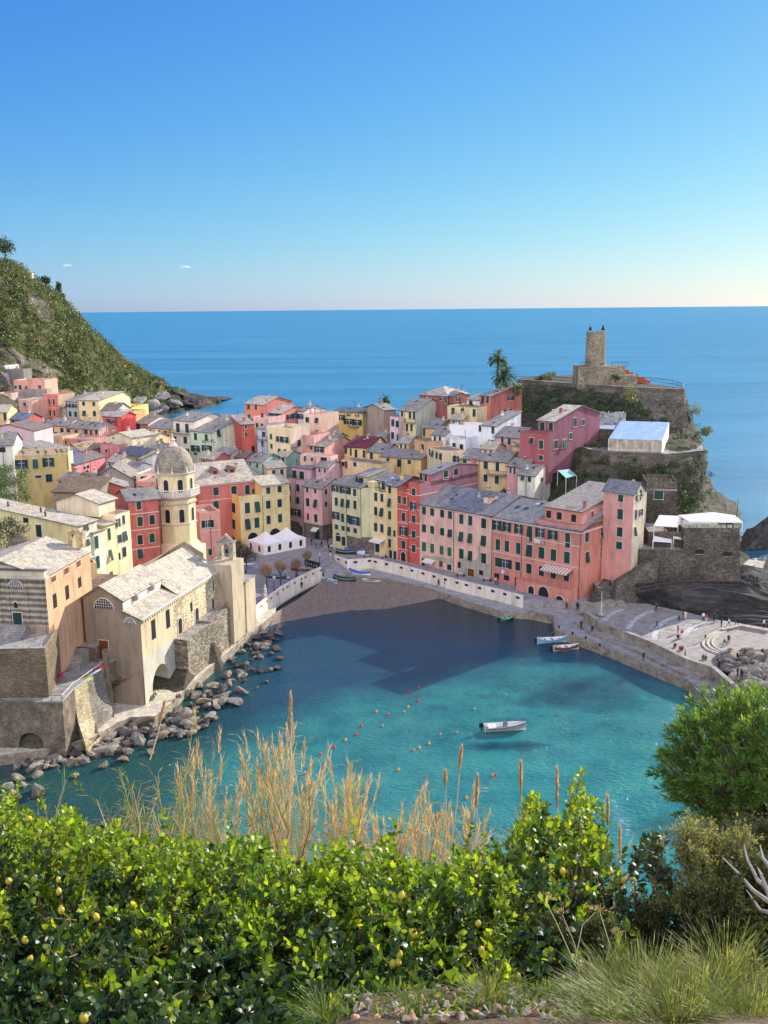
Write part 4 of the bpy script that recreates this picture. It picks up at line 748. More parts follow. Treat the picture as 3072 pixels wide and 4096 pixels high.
for y in ys:
    for x in xs:
        z = gz(x,y,3.0)+.35*noise.noise(Vector((x*.2,y*.2,0)))
        if inpoly(x,y,hpoly) or inpoly(x,y,lowz_poly) or x > 60 or (x > 44 and y < 204): z = -5
        vv.append((x,y,z))
ff = [(j*nx+i,j*nx+i+1,(j+1)*nx+i+1,(j+1)*nx+i) for j in range(ny-1) for i in range(nx-1)]
me = bpy.data.meshes.new('ground'); me.from_pydata(vv,[],ff); me.materials.append(rock((112,104,88),(92,98,70),.2,'earth')); struct(link('ground',me))
PAVE = rock((148,144,142),(158,152,146),.9,'paving',bs=.15); PAVEL = rock((190,180,160),(200,190,168),.9,'pale_paving',bs=.15)
def slabm(c, name, bw=1.2, rh=.6):
    m, n, b = newmat(name); br = N(n,'ShaderNodeTexBrick'); n.links.new(posn(n), br.inputs['Vector']); cl = lin(*c)
    br.inputs['Scale'].default_value = 1; br.inputs['Brick Width'].default_value = bw; br.inputs['Row Height'].default_value = rh; br.inputs['Mortar Size'].default_value = .03
    br.inputs['Color1'].default_value = k(cl,.82); br.inputs['Color2'].default_value = k(cl,1.12); br.inputs['Mortar'].default_value = k(cl,.5)
    cc = mixc(n, 1., br.outputs[0], ramp(n, nz(n,posn(n),.7,6,.7), [(.3,(.65,.65,.65,1)),(.6,(1.1,1.1,1.1,1))]), 'MULTIPLY')
    n.links.new(cc, b.inputs['Base Color']); b.inputs['Roughness'].default_value = .85; bump(n, nz(n,posn(n),3,4), b, .3, .05); return m
QUAYM = slabm((160,156,150),'quay_paving'); PATHM = slabm((200,190,165),'path_slabs',.9,1.6)
WALLQ = rock((150,138,118),(170,160,140),.7,'quay_wall',bs=.5); WHITEW = plaster((226,214,200),.6)
# piazza, streets
wl = PX([(1000,2440),(1063,2388),(1128,2342),(1198,2303),(1279,2267)],4)           # white wall top, left of the beach
wr = PX([(1345,2220),(1391,2238),(1485,2230),(1590,2253),(1720,2287),(1846,2321),(2000,2356),(2093,2381)],4)   # right parapet
poly = XY(wl)+XY(wr)+[(45,183),(48,196),(30,222),(5,248),(-48,250),(-48,200),(-33,172)]
mb = MB(); mb.prism(poly,-1,3,PAVE); struct(mb.build('piazza'))
def wallline(mb, pts, z0, z1, th, m, side=1, mt=None):
    n_ = len(pts); out = []
    for i, p in enumerate(pts):
        d = (Vector(pts[min(i+1,n_-1)])-Vector(pts[max(i-1,0)])); d.z = 0; d.normalize(); out.append(Vector((p[0],p[1],0))+Vector((d.y,-d.x,0))*th*side)
    for i in range(n_-1):
        a_, b_ = Vector((pts[i][0],pts[i][1],0)), Vector((pts[i+1][0],pts[i+1][1],0)); mb.prism([tuple(a_.xy),tuple(b_.xy),tuple(out[i+1].xy),tuple(out[i].xy)],z0,z1,m,mt)
def slots(mb, pts, z, step, nrm_side, m):
    for i in range(len(pts)-1):
        a_, b_ = Vector(pts[i]), Vector(pts[i+1]); a_.z = b_.z = 0; L = (b_-a_).length; e = (b_-a_)/L; nn = Vector((e.y,-e.x,0))*nrm_side
        for t in np.arange(step/2,L,step): q = a_+e*float(t); q.z = z; mb.box(q+nn*.45-e*.45,e*.9,nn*.04,(0,0,.45),m)
mb = MB(); wallline(mb, wl, .5, 4, .45, WHITEW, 1); r = mb.build('white_wall'); tag(r,'curving white parapet wall with square holes between the square and the beach','wall')
mb = MB(); slots(mb, wl, 3.1, 3.2, 1, plain((150,110,85),.9,name='wall_hole')); mb.build('drain_hole', r)
mb = MB(); wallline(mb, wr, .5, 4, .45, WHITEW, 1); r = mb.build('white_wall'); tag(r,'long white parapet wall along the quay below the pink houses','wall')
mb = MB(); slots(mb, wr, 3.15, 3.4, 1, DARKW); mb.build('drain_hole', r)
# lower quay + pier
sw_top = PX([(2334,2445),(2400,2489),(2602,2566),(2744,2635),(2845,2667),(2967,2772),(3080,2870)],3.7)
mb = MB(); inner = [(5,226),(20,207),(38,193),(47,186)]+XY(sw_top)
poly = XY(quay_edge)+XY(sw_top)[::-1]+[(48,188),(38,192),(20,207),(0,222)]
mb.prism(poly,-6,1.5,WALLQ,QUAYM); struct(mb.build('quay'))
mb = MB(); wallline(mb, quay_edge[5:], 1.5, 1.72, .55, WALLQ, 1 if False else -1); struct(mb.build('quay_kerb'))
mb = MB(); wallline(mb, sw_top, -2, 3.7, .8, WALLQ, 1 if False else -1, CONC); r = mb.build('seawall'); tag(r,'high concrete seawall between the pier walkway and the paved terrace','seawall')
mb = MB(); off = [Vector((p.x,p.y,0)) for p in sw_top]; offp = []
for i,p in enumerate(off):
    d = (off[min(i+1,6)]-off[max(i-1,0)]).normalized(); offp.append(p+Vector((d.y,-d.x,0))*(1.9))
wallline(mb, offp[:5], 1.4, 2.0, 1.9, WALLQ, -1, CONC); o = mb.build('bench_ledge', r)
# paved amphitheatre
am = PX([(2334,2445),(2400,2489),(2602,2566),(2744,2635),(2845,2667),(2860,2655),(2905,2610),(2960,2600),(3080,2596),(3400,2590)],2.4); bk = PX([(3400,2520),(3072,2512),(2845,2474),(2752,2450),(2582,2414),(2452,2410),(2380,2420)],2.4)
mb = MB(); mb.prism(XY(am)+XY(bk),-3,2.4,WALLQ,slabm((158,150,138),'terrace_paving',.8,.4)); struct(mb.build('paved_terrace'))
def strip(mb, pts, w_, z, m):
    for i in range(len(pts)-1):
        a_, b_ = pts[i], pts[i+1]; d = (b_-a_).normalized(); s_ = Vector((d.y,-d.x,0))*w_/2
        mb.face([(a_-s_).xy.to_3d()+Vector((0,0,z)),(b_-s_).xy.to_3d()+Vector((0,0,z)),(b_+s_).xy.to_3d()+Vector((0,0,z)),(a_+s_).xy.to_3d()+Vector((0,0,z))],m)
def arcp(p, n_=10):
    a_, b_, c_ = p; b2 = b_*2-(a_+c_)/2; return [a_.lerp(b2,t).lerp(b2.lerp(c_,t),t) for t in [i/n_ for i in range(n_+1)]]
WST = plain((186,184,180),.8,name='white_stone',var=.2,sc=.9)
for tri in (((38,575),(120,505),(225,462)),((275,660),(380,540),(530,478)),((535,765),(600,610),(770,530)),((835,725),(910,640),(1040,585))):
    mb = MB(); pp = arcp([P(*px('O',*q),2.4) for q in tri]); strip(mb,pp,.95,2.404,WST); struct(mb.build('paving_band'))
mb = MB(); c_ = P(*px('O',728,643),2.4); ring = [c_+Vector((4.2*math.cos(t),2.6*math.sin(t),0)) for t in [2*math.pi*i/28 for i in range(29)]]; strip(mb,ring,.3,2.406,WST)
for g_ in range(3): strip(mb,[c_+Vector((-2.6+g_*2.2,-1.2+g_*.5,0)),c_+Vector((-1+g_*1.5,.2,0)),c_+Vector((-2+g_*2.4,1.3,0))],.16,2.41,WST)
strip(mb,[c_+Vector((-3.2,0,0)),c_+Vector((0,-.6,0)),c_+Vector((3.3,.4,0))],.16,2.408,WST); struct(mb.build('paving_emblem'))
for i in range(3):
    mb = MB(); pp = arcp([P(*px('O',*q),2.4)+Vector((i*.9,i*.25,0)) for q in ((1165,690),(1030,810),(1190,905))]); wallline(mb,pp,2.2,2.62-.0*i-.0,.42,PAVEL,1); struct(mb.build('curved_step'))
mb = MB(); pp = [P(*px('O',*q),2.4) for q in ((1190,680),(1380,640),(1659,690))]; wallline(mb,pp,2.2,2.9,.5,WALLQ,1,PAVEL); tag(mb.build('low_wall'),'low stone curb wall on the right of the paved terrace','wall')
mb = MB(); pp = [P(*px('N',*q),2.4) for q in ((1210,545),(1290,500),(1480,490),(1659,470))]; wallline(mb,pp,2.0,3.1,1.1,WALLQ,-1,CONC); tag(mb.build('low_wall'),'broad low stone wall beside the flagpole','wall')
# beach
beach_top = PX([(1100,2452),(1190,2400),(1300,2320),(1330,2285),(1392,2300),(1540,2318),(1700,2352),(1800,2385)],1.2)
nb_ = 40; vv = []; ff = []
topl = [Vector((p.x,p.y,1.35)) for p in beach_top]; botl = [Vector((p.x,p.y,0)) for p in PX([(1080,2505),(1130,2488),(1200,2476),(1300,2458),(1400,2443),(1540,2436),(1680,2410),(1800,2385)],0)]
def samp(pl, t):
    u = t*(len(pl)-1); i = min(int(u),len(pl)-2); return pl[i].lerp(pl[i+1],u-i)
for i in range(nb_+1):
    for j in range(17):
        s_ = j/12; a_ = samp(topl,i/nb_); c_ = samp(botl,i/nb_); q = a_+(c_-a_)*s_; q.z = 1.3*(1-s_)**1.2 if s_ < 1 else -(s_-1)*4
        q.z += .06*noise.noise(Vector((q.x*.5,q.y*.5,0))); vv.append(tuple(q))
for i in range(nb_):
    for j in range(16): ff.append((i*17+j,i*17+j+1,(i+1)*17+j+1,(i+1)*17+j))
me = bpy.data.meshes.new('beach'); me.from_pydata(vv,[],ff)
me.materials.append(rock((150,134,116),(118,106,94),1.3,'beach_sand',bs=.8)); struct(link('beach',me))
# slipway ramp
rp = [P(1290,2262,3.05),P(1345,2222,3.05),P(1400,2292,1.6),P(1300,2325,1.)]; mb = MB(); mb.face(rp,PAVE); 
for a_,b_ in zip(rp,rp[1:]+rp[:1]): mb.face([a_,b_,b_-Vector((0,0,3)),a_-Vector((0,0,3))],WALLQ)
struct(mb.build('slipway'))
# left path
ip = PX([(60,2955),(240,2960),(380,2905),(470,2850),(560,2825),(600,2800)],1.5)
mb = MB(); poly = XY(outer)+[(-22,190),(-30,192),(-34,170),(-44,140),(-52,134),(-66,130),(-66,118)]
mb.prism(poly,-4,1.5,WALLQ,PATHM); struct(mb.build('footpath'))
# ------------------------------------------------------------------ main church
HR = 14.3; eR = hv(HR); eF = hv(HR+90)
c0 = at(*px('F',1330,1242),139.); zE = c0.z; c0 = Vector((c0.x,c0.y,0)); nF = -eR
def onF(x,y): return hitp('F',x,y,c0,nF)
uu = lambda q: (Vector((q.x,q.y,0))-c0).dot(eF)
q1, q2, q3, q4 = onF(1163,1163), onF(1160,1062), onF(945,926), onF(785,1025)
prof = [(0,zE),(uu(q1),q1.z),(uu(q2),q2.z),(uu(q3),q3.z),(uu(q4),q4.z)]
ln = (hitp('L',650,66,c0,eF)-c0).dot(eR); n1l = (hitp('F',1520,856,c0+eF*uu(q2),eF)-c0).dot(eR)
TAN = plaster((150,132,110),.9); SAND = plaster((206,182,140),.9); RUBL = rubble((206,188,150),2.2,(196,180,150),contrast=.35); RUBD = rubble((140,130,112),1.8,(120,112,98))
ch_ = empty('church', (c0.x,c0.y,1.5), 'stone harbour church with pale slab roofs, arched windows and a long sunlit flank', 'church')
g = lambda u, s, z: c0+eF*u+eR*s+Vector((0,0,z))
mb = MB(); z0 = 1.2; bt = -.5
mb.face([g(.0,bt,z0),g(0,0,zE*.45),g(0,0,zE)]+[g(u,0,z) for u,z in prof[1:]]+[g(prof[4][0],0,z0),g(prof[4][0],bt,z0)],TAN)
mb.face([g(prof[2][0],0,prof[1][1]),g(prof[2][0],n1l,prof[1][1]),g(prof[2][0],n1l,prof[2][1]),g(prof[2][0],0,prof[2][1])],plaster((236,226,205)))
mb.face([g(prof[4][0],0,z0),g(prof[4][0],ln,z0),g(prof[4][0],ln,prof[4][1]),g(prof[4][0],0,prof[4][1])],TAN)
mb.face([g(0,ln,z0),g(prof[1][0],ln,z0),g(prof[4][0],ln,z0)]+[g(u,ln,z) for u,z in prof[::-1]],TAN)
mb.face([g(prof[2][0],n1l,prof[1][1]-1),g(prof[3][0],n1l,prof[3][1]),g(prof[4][0],n1l,prof[4][1]),g(prof[4][0],n1l,prof[1][1]-1)],plaster((236,226,205)))
mb.build('front_wall', ch_)
mb = MB(); mb.box(g(-.0,-.06,1)+eF*.03,-eF*(-prof[4][0]) if False else eF*prof[4][0],eR*.06,(0,0,4.8),rubble((128,112,90),2.2)); mb.build('stone_base', ch_)
sA = (hitp('L',235,700,c0,eF)-c0).dot(eR); sW = 5.6
mb = MB(); mb.face([g(0,0,8.6),g(0,sA,8.6),g(0,sA,zE),g(0,0,zE)],SAND); mb.build('plastered_side_wall', ch_)
aw = [hitp('K',x,760,c0,eF) for x in (1455,1625)]; s1, s2 = [(q-c0).dot(eR) for q in aw]; sc_ = (s1+s2)/2; ra = (s2-s1)/2; zs = 2.7
mb = MB(); WP = plaster((188,182,168),.9)
mb.face([g(0,0,z0),g(0,s1,z0),g(0,s1,zs),g(0,s1,8.6),g(0,0,8.6)],WP); mb.face([g(0,s2,z0),g(0,sA,z0),g(0,sA,8.6),g(0,s2,8.6),g(0,s2,zs)],WP)
for i in range(10):
    t0, t1 = math.pi*i/10, math.pi*(i+1)/10; A_ = lambda t: (sc_-ra*math.cos(t), zs+ra*math.sin(t)*1.12)
    (x0,y0),(x1,y1) = A_(t0),A_(t1); mb.face([g(0,x0,y0),g(0,x1,y1),g(0,x1,8.6),g(0,x0,8.6)],WP); mb.face([g(0,x0,y0),g(0,x1,y1),g(-2.6,x1,y1),g(-2.6,x0,y0)],WP)
mb.face([g(0,s1,z0),g(0,s1,zs),g(-2.6,s1,zs),g(-2.6,s1,z0)],WP); mb.face([g(0,s2,z0),g(0,s2,zs),g(-2.6,s2,zs),g(-2.6,s2,z0)],WP); mb.face([g(-2.6,s1,z0),g(-2.6,s2,z0),g(-2.6,s2,8),g(-2.6,s1,8)],RUBD)
mb.build('arched_base', ch_)
mb = MB(); mb.face([g(0,sA,z0),g(0,ln,z0),g(0,ln,zE),g(0,sA,zE)],RUBL); mb.build('rubble_side_wall', ch_)
def slabq(mb, P4, m, th=.18):
    nn = (P4[1]-P4[0]).cross(P4[3]-P4[0]).normalized()
    if nn.z < 0: nn = -nn
    up = [p+nn*.03 for p in P4]; lo = [p-nn*(th-.03) for p in P4]; W_ = (P4[1]-P4[0]).length; L_ = (P4[3]-P4[0]).length
    mb.face(up,m,[(0,0),(W_,0),(W_,L_),(0,L_)]); mb.face(lo[::-1],m,[(0,0)]*4)
    for i in range(4): j = (i+1)%4; mb.face([lo[i],lo[j],up[j],up[i]],m,[(0,0)]*4)
mb = MB(); SR = slate(SLL); u1,u2,u3,u4 = [p[0] for p in prof[1:]]; k1 = (prof[1][1]-zE)/u1; kn = (prof[3][1]-prof[2][1])/(u3-u2); 
slabq(mb,[g(.45,-.3,zE-.45*-k1*-1 if False else zE+.45*k1),g(.45,n1l+.1,zE+.45*k1),g(u1,n1l+.1,prof[1][1]),g(u1,-.3,prof[1][1])],SR)
zlow = prof[2][1]-1.2; zr2 = prof[3][1]-.9
slabq(mb,[g(.45,n1l+.1,zE+.45*k1),g(.45,ln+.3,zE+.45*k1),g(u3,ln+.3,zr2),g(u3,n1l+.1,zr2)],SR)
slabq(mb,[g(u3,n1l,zr2),g(u3,ln+.3,zr2),g(u4-.4,ln+.3,prof[4][1]-.9),g(u4-.4,n1l,prof[4][1]-.9)],SR)
mb.build('aisle_roof', ch_)
mb = MB()
slabq(mb,[g(u2+.4,-.35,prof[2][1]-.4*kn*-1 if False else prof[2][1]+.4*kn*1),g(u2+.4,n1l+.3,prof[2][1]+.4*kn),g(u3,n1l+.3,prof[3][1]),g(u3,-.35,prof[3][1])],SR)
slabq(mb,[g(u3,-.35,prof[3][1]),g(u3,n1l+.3,prof[3][1]),g(u4-.4,n1l+.3,prof[4][1]-.3),g(u4-.4,-.35,prof[4][1]-.3)],SR); mb.build('nave_roof', ch_)
mb = MB(); mb.box(g(0,-.1,zE-.35),eF*.42,eR*(ln+.2),(0,0,.3),WHT)
for s_ in np.arange(.4,ln,.75): mb.box(g(.0,float(s_),zE-.85),eF*.3,eR*.35,(0,0,.5),SAND)
mb.build('corbel_cornice', ch_)
def wch(fr,x,y,w_,h_,st,side):
    p0, nn = (c0,nF) if side == 'F' else (c0,eF); q = hitp(fr,x,y,p0,nn); a_ = hitp(fr,x-w_/2,y,p0,nn); b_ = hitp(fr,x+w_/2,y,p0,nn); h2 = abs(hitp(fr,x,y-h_/2,p0,nn).z-hitp(fr,x,y+h_/2,p0,nn).z)
    put_window(ch_, q, nn, (a_-b_).length, h2, st)
wch('F',982,1100,175,95,'lun','F'); wch('F',1230,1265,100,58,'lun','F'); wch('F',988,1550,85,200,'bdoor','F')
wch('F',1455,1345,38,190,'dark','S'); wch('F',1592,1245,34,180,'dark','S')
for x,y,w_,h_,st in ((283,600,36,150,'arch'),(443,500,32,145,'arch'),(392,420,18,90,'dark'),(597,215,14,110,'arch'),(595,400,20,130,'arch')): wch('L',x,y,w_,h_,st,'S')
for x,y in ((1272,1030),(1425,935)):
    q = hitp('F',x,y,c0+eF*u2,eF); mb = MB(); mb.lathe(q-Vector((0,0,.6)),[(.7,0),(.7,.8),(.45,1.05),(.1,1.15)],plaster((150,140,125)),10); mb.build('roof_vent', ch_)
# small link chapel on the left of the facade
lk = volume(ch_, g(u4,1.2,0)-eF*5.0, eF, 5.0, 9, 8, onF(785,1170).z, TAN, 'rt', 0.01, slate((170,140,120)),names=('porch_wall','porch_roof')) if False else None
lk0 = c0+eF*u4+eR*1.5
mb = MB(); zt_ = at(*px('F',700,1180),lk0.y).z; mb.box(lk0-eF*5.6+Vector((0,0,8)),eF*5.6,eR*9,(0,0,zt_-8),TAN); mb.build('porch_wall', ch_)
mb = MB(); slabq(mb,[lk0-eF*5.9-eR*.3+Vector((0,0,zt_)),lk0-eR*.3+Vector((0,0,zt_)),lk0+eR*9+Vector((0,0,zt_+3.4)),lk0-eF*5.6+eR*9+Vector((0,0,zt_+3.4))],slate((176,150,128))); mb.build('porch_roof', ch_)
put_window(ch_, hitp('F',718,1222,lk0,nF), nF, 2.2,1.2,'lun'); put_window(ch_, hitp('F',622,1400,lk0,nF), nF, .8,3.4,'archw')
# lower terrace wall along the path, apse block
a0 = g(.0,sA+.6,0); mb = MB(); ww = 3.2
segs_ = [((270,752),(560,558)),((560,558),(790,448)),((790,448),(938,372))]
ww = 2.3; pc = c0+eF*ww
zts = [hitp('L',x,y,pc,eF) for x,y in ((352,735),(560,558),(790,452),(938,372))]; ss = [(q-c0).dot(eR) for q in zts]
for i in range(3): mb.prism([tuple(g(-.5,ss[i],0).xy),tuple(g(ww,ss[i],0).xy),tuple(g(ww,ss[i+1],0).xy),tuple(g(-.5,ss[i+1],0).xy)],1,[zts[0].z*.0+zts[i].z]*4,RUBD,CONC)
mb.build('retaining_terrace', ch_)
mb = MB(); railing(mb, g(ww-.2,ss[1],zts[1].z), g(ww-.2,ss[2],zts[1].z), .9); mb.build('railing', ch_)
ap = [hitp('L',x,60,c0+eF*1.0,eF) for x in (690,800)]; s_a = (hitp('L',640,300,c0,eF)-c0).dot(eR)
mb = MB(); zt_ = at(*px('L',745,8),g(2,s_a+1,0).y).z
mb.box(g(-2,ln-1.2,2),eF*5.0,eR*5.5,(0,0,zt_-2),plaster((186,168,136),.9)); o = mb.build('apse_block', ch_)
zt2 = at(*px('L',880,150),g(2,ln+7,0).y).z
mb = MB(); mb.box(g(-2,ln+4.3,2),eF*5.2,eR*4.6,(0,0,zt2-2),plaster((190,172,138),.9)); mb.box(g(-2.2,ln+4.1,zt2),eF*5.6,eR*5,(0,0,.18),CONC); mb.build('apse_annex', ch_)
put_window(ch_, g(.4,ln-1.2,6.5), nF, .9, 2.4, 'dark')
# bell gable
bgx = at(*px('G',717,1200),g(-1,ln+2,0).y); mb = MB(); bm_ = rock((168,158,138),(190,178,150),1.,'bell_gable_stone',bs=.5)
zb_ = bgx.z-1.; zt_ = at(*px('G',717,1000),bgx.y).z; e_ = eF; wd = 3.0; o_ = Vector((bgx.x,bgx.y,0))
for s_ in (-1,1): mb.box(o_+e_*(s_*wd/2-(.75 if s_ > 0 else 0))+Vector((0,0,zb_)),e_*.75,eR*1.3,(0,0,zt_-zb_),bm_)
for i in range(8):
    t0, t1 = math.pi*i/8, math.pi*(i+1)/8; r0 = wd/2-.75; p_ = lambda t: o_+e_*(-r0*math.cos(t))+Vector((0,0,zt_-.9+r0*math.sin(t)))
    a_, b_ = p_(t0), p_(t1); ta_ = Vector((a_.x,a_.y,zt_+.2)); tb2 = Vector((b_.x,b_.y,zt_+.2)); mb.face([a_,b_,tb2,ta_],bm_); mb.face([a_+eR*1.3,b_+eR*1.3,tb2+eR*1.3,ta_+eR*1.3],bm_)
mb.box(o_-e_*(wd/2+.15)-eR*.15+Vector((0,0,zt_+.1)),e_*(wd+.3),eR*1.6,(0,0,.2),CONC); mb.tube([o_-e_*1.1+eR*.65+Vector((0,0,zt_+.25)),o_+eR*.65+Vector((0,0,zt_+1.1)),o_+e_*1.1+eR*.65+Vector((0,0,zt_+.25))],[.3,.55,.3],bm_,8)
mb.box(o_-e_*(wd/2)+Vector((0,0,zb_-4)),e_*wd,eR*1.3,(0,0,4),bm_)
mb.build('bell_gable', ch_); mb = MB(); mb.lathe(o_+eR*.65+Vector((0,0,zt_-1.9)),[(.42,0),(.3,.25),(.22,.55),(.05,.65)],IRON,10); mb.build('bell', ch_)
# ------------------------------------------------------------------ bell tower
tc = at(*px('G',262,900),187.); tcx, tcy = tc.x, tc.y; Lz = lambda y: at(*px('G',262,y),183.6).z
zz = {q:Lz(q) for q in (1085,830,650,560,540,360,345,95,60,40)}
TY = plaster((232,206,146),.8); TR = 3.72; rot = -math.pi/2+.10
bt_ = empty('bell_tower', (tcx,tcy,zz[1085]), 'octagonal cream bell tower with a scaled stone dome and two tiers of arched openings', 'bell tower')
T = lambda prof, nm, m_, n_=8, r_=rot, sm=False: (lambda mm: (mm.lathe((tcx,tcy,0),prof,m_,n_,rot=r_), mm.build(nm,bt_,smooth=sm))[1])(MB())
mb = MB(); mb.cbox((tcx,tcy,8),8.0,8.0,zz[1085]-8+.2,TY,math.radians(-HR)); mb.build('square_base', bt_)
T([(5.4,zz[1085]-.2),(TR+.15,zz[1085]+1.6)],'splayed_base',TY); T([(TR,zz[1085]),(TR,zz[345])],'shaft',TY)
T([(TR+.02,zz[830]-.12),(TR+.22,zz[830]),(TR+.22,zz[830]+.18),(TR+.02,zz[830]+.2)],'string_course',TRIM)
T([(TR+.02,zz[560]-.9),(TR+.25,zz[560]-.7),(TR+.95,zz[560]-.15),(TR+1.0,zz[560]+.1),(TR,zz[560]+.12)],'balcony_slab',TRIM)
T([(TR,zz[345]-.45),(TR+.35,zz[345]-.25),(TR+.5,zz[345]),(TR,zz[345]+.05)],'top_cornice',TRIM)
mb = MB(); Rb = TR+.85; zb0 = zz[560]+.12
for i in range(8):
    a_ = Vector((tcx+Rb*math.cos(rot+i*math.pi/4),tcy+Rb*math.sin(rot+i*math.pi/4),zb0)); b_ = Vector((tcx+Rb*math.cos(rot+(i+1)*math.pi/4),tcy+Rb*math.sin(rot+(i+1)*math.pi/4),zb0))
    mb.cbox(a_,.3,.3,1.3,WHT,rot+i*math.pi/4); e_ = (b_-a_).normalized(); sd_ = Vector((e_.y,-e_.x,0))*.12
    mb.box(a_-sd_+Vector((0,0,1.0)),b_-a_,sd_*2,(0,0,.16),WHT)
    for j in range(1,9): q = a_.lerp(b_,j/9); mb.tube([q,q+Vector((0,0,.35)),q+Vector((0,0,1.))],[.05,.1,.05],WHT,5)
mb.build('balustrade', bt_)
mb = MB()
for i in range(8):
    a_ = Vector((tcx+TR*math.cos(rot+i*math.pi/4),tcy+TR*math.sin(rot+i*math.pi/4),0)); b_ = Vector((tcx+TR*math.cos(rot+(i+1)*math.pi/4),tcy+TR*math.sin(rot+(i+1)*math.pi/4),0)); nn = Vector((math.cos(rot+(i+.5)*math.pi/4),math.sin(rot+(i+.5)*math.pi/4),0))
    for j in range(5): q = a_.lerp(b_,(j+.5)/5); q.z = zz[650]; mb.tube([q,q+nn*.25+Vector((0,0,.35)),q+nn*.1+Vector((0,0,.7))],[.12,.2,.1],TRIM,5)
    mid = (a_+b_)/2
    if nn.y < .75:
        for zc, hh, st in ((zz[540]+.1*0+1.55,2.5,'arch'),((zz[650]+zz[830])/2-.15,2.6,'arch')):
            mid.z = zc; put_window(bt_, mid+nn*.02, nn, 1.0, hh, st)
mb.build('corbel_arches', bt_)
m, n, b = newmat('scaled_dome'); uvn = N(n,'ShaderNodeTexCoord').outputs['Object']
v1 = N(n,'ShaderNodeTexBrick'); v1.inputs['Scale'].default_value = 1; v1.inputs['Brick Width'].default_value = .45; v1.inputs['Row Height'].default_value = .3; v1.inputs['Mortar Size'].default_value = .03
gm = N(n,'ShaderNodeTexCoord'); n.links.new(gm.outputs['UV'], v1.inputs['Vector'])
cl = lin(172,160,134); v1.inputs['Color1'].default_value = k(cl,.72); v1.inputs['Color2'].default_value = k(cl,1.2); v1.inputs['Mortar'].default_value = k(cl,.3)
n.links.new(mixc(n,1.,v1.outputs[0],ramp(n,nz(n,posn(n),.9,5),[(.3,(.6,.6,.6,1)),(.65,(1.1,1.1,1.1,1))]),'MULTIPLY'), b.inputs['Base Color']); b.inputs['Roughness'].default_value = .85; bump(n, v1.outputs[1], b, -.6, .08)
mb = MB(); dh = zz[95]-zz[345]; NR, NA = 14, 24
rad = lambda t: 3.62*math.sqrt(max(0,1-t**2.1))*(1-.0*t)+.32*t
for i in range(NR):
    for j in range(NA):
        t0, t1 = i/NR, (i+1)/NR; A0, A1 = 2*math.pi*j/NA, 2*math.pi*(j+1)/NA
        f_ = lambda r_, a_, t: (tcx+r_*math.cos(a_),tcy+r_*math.sin(a_),zz[345]+dh*t)
        mb.face([f_(rad(t0),A0,t0),f_(rad(t0),A1,t0),f_(rad(t1),A1,t1),f_(rad(t1),A0,t1)],m,[(A0*3.4,t0*7),(A1*3.4,t0*7),(A1*3.4,t1*7),(A0*3.4,t1*7)])
mb.build('dome', bt_)
mb = MB(); mb.lathe((tcx,tcy,zz[95]-.15),[(.85,0),(.75,.3),(.5,.45),(.42,1.1),(.6,1.2),(.3,1.45),(.12,1.7),(.05,2.3)],TRIM,10); mb.build('lantern', bt_)
for i in range(8):
    mb = MB(); q = (tcx+(TR+.1)*math.cos(rot+i*math.pi/4),tcy+(TR+.1)*math.sin(rot+i*math.pi/4),zz[345]); mb.lathe(q,[(.22,0),(.22,.3),(.14,.5),(.1,.9),(.02,1.5)],TRIM,8); mb.build('pinnacle', bt_)
# ------------------------------------------------------------------ striped church
m, n, b = newmat('striped_stone'); sz = N(n,'ShaderNodeSeparateXYZ'); n.links.new(posn(n), sz.inputs[0])
md = mth('FRACT', mth('MULTIPLY', mth('ADD', sz.outputs[2], mth('MULTIPLY', nz(n,posn(n),1.2,4), .12)), 1/.86))
st = ramp(n, md, [(.44,lin(176,166,146)),(.52,lin(118,104,90))]); 
st = mixc(n, ramp(n, mth('MULTIPLY', mth('SUBTRACT', sz.outputs[2], 16.2), 1.), [(.0,(1,1,1,1)),(.8,(0,0,0,1))]), st, lin(160,142,118))
n.links.new(mixc(n,1.,st,ramp(n,nz(n,posn(n),.9,6,.7),[(.32,(.55,.55,.55,1)),(.6,(1.1,1.1,1.1,1))]),'MULTIPLY'), b.inputs['Base Color']); b.inputs['Roughness'].default_value = .9; bump(n,nz(n,posn(n),3,5),b,.4,.06); STRP = m
ORP = plaster((214,156,108),.9)
sc2 = house('small church with a grey and white striped front and an orange sunlit flank','',  'F',(-300,850),(425,850),131.5,98,18,13.5,'G',2.4,SLL,near=2,name='church',cat='church',group=None,wallm=STRP,ch=0,over=.15,
   wins=[('F',[145],[915],135,75,'lun'),('F',[170],[1268],80,165,'door'),('F',[150],[1112],30,60,'archw')]) if False else None
p2 = at(*px('F',425,850),131.5); zE2 = p2.z; p2.z = 0; e1 = hv(98); rr_ = hitp('F',855,700,p2,e1); d2 = (rr_-p2).dot(hv(8)); W2 = 14.5
scr = empty('church', (p2.x,p2.y,14), 'small church with a grey and white striped front and an orange sunlit flank', 'church')
v2 = volume(scr, p2-e1*W2, e1, W2, d2, 8, zE2, STRP, 'G', 2.3, slate(SLL), .12, ORP, ridge=.52)
windows(v2,'F',[('F',[145],[915],130,72,'lun'),('F',[170],[1268],84,165,'door'),('F',[150],[1112],30,60,'archw'),('S',[505],[866],40,56,'bs'),('S',[627],[790],42,56,'bs'),('S',[742],[722],36,56,'bs'),('S',[520],[1075],34,140,'dark'),('S',[637],[995],32,140,'dark'),('S',[755],[900],30,100,'dark')])
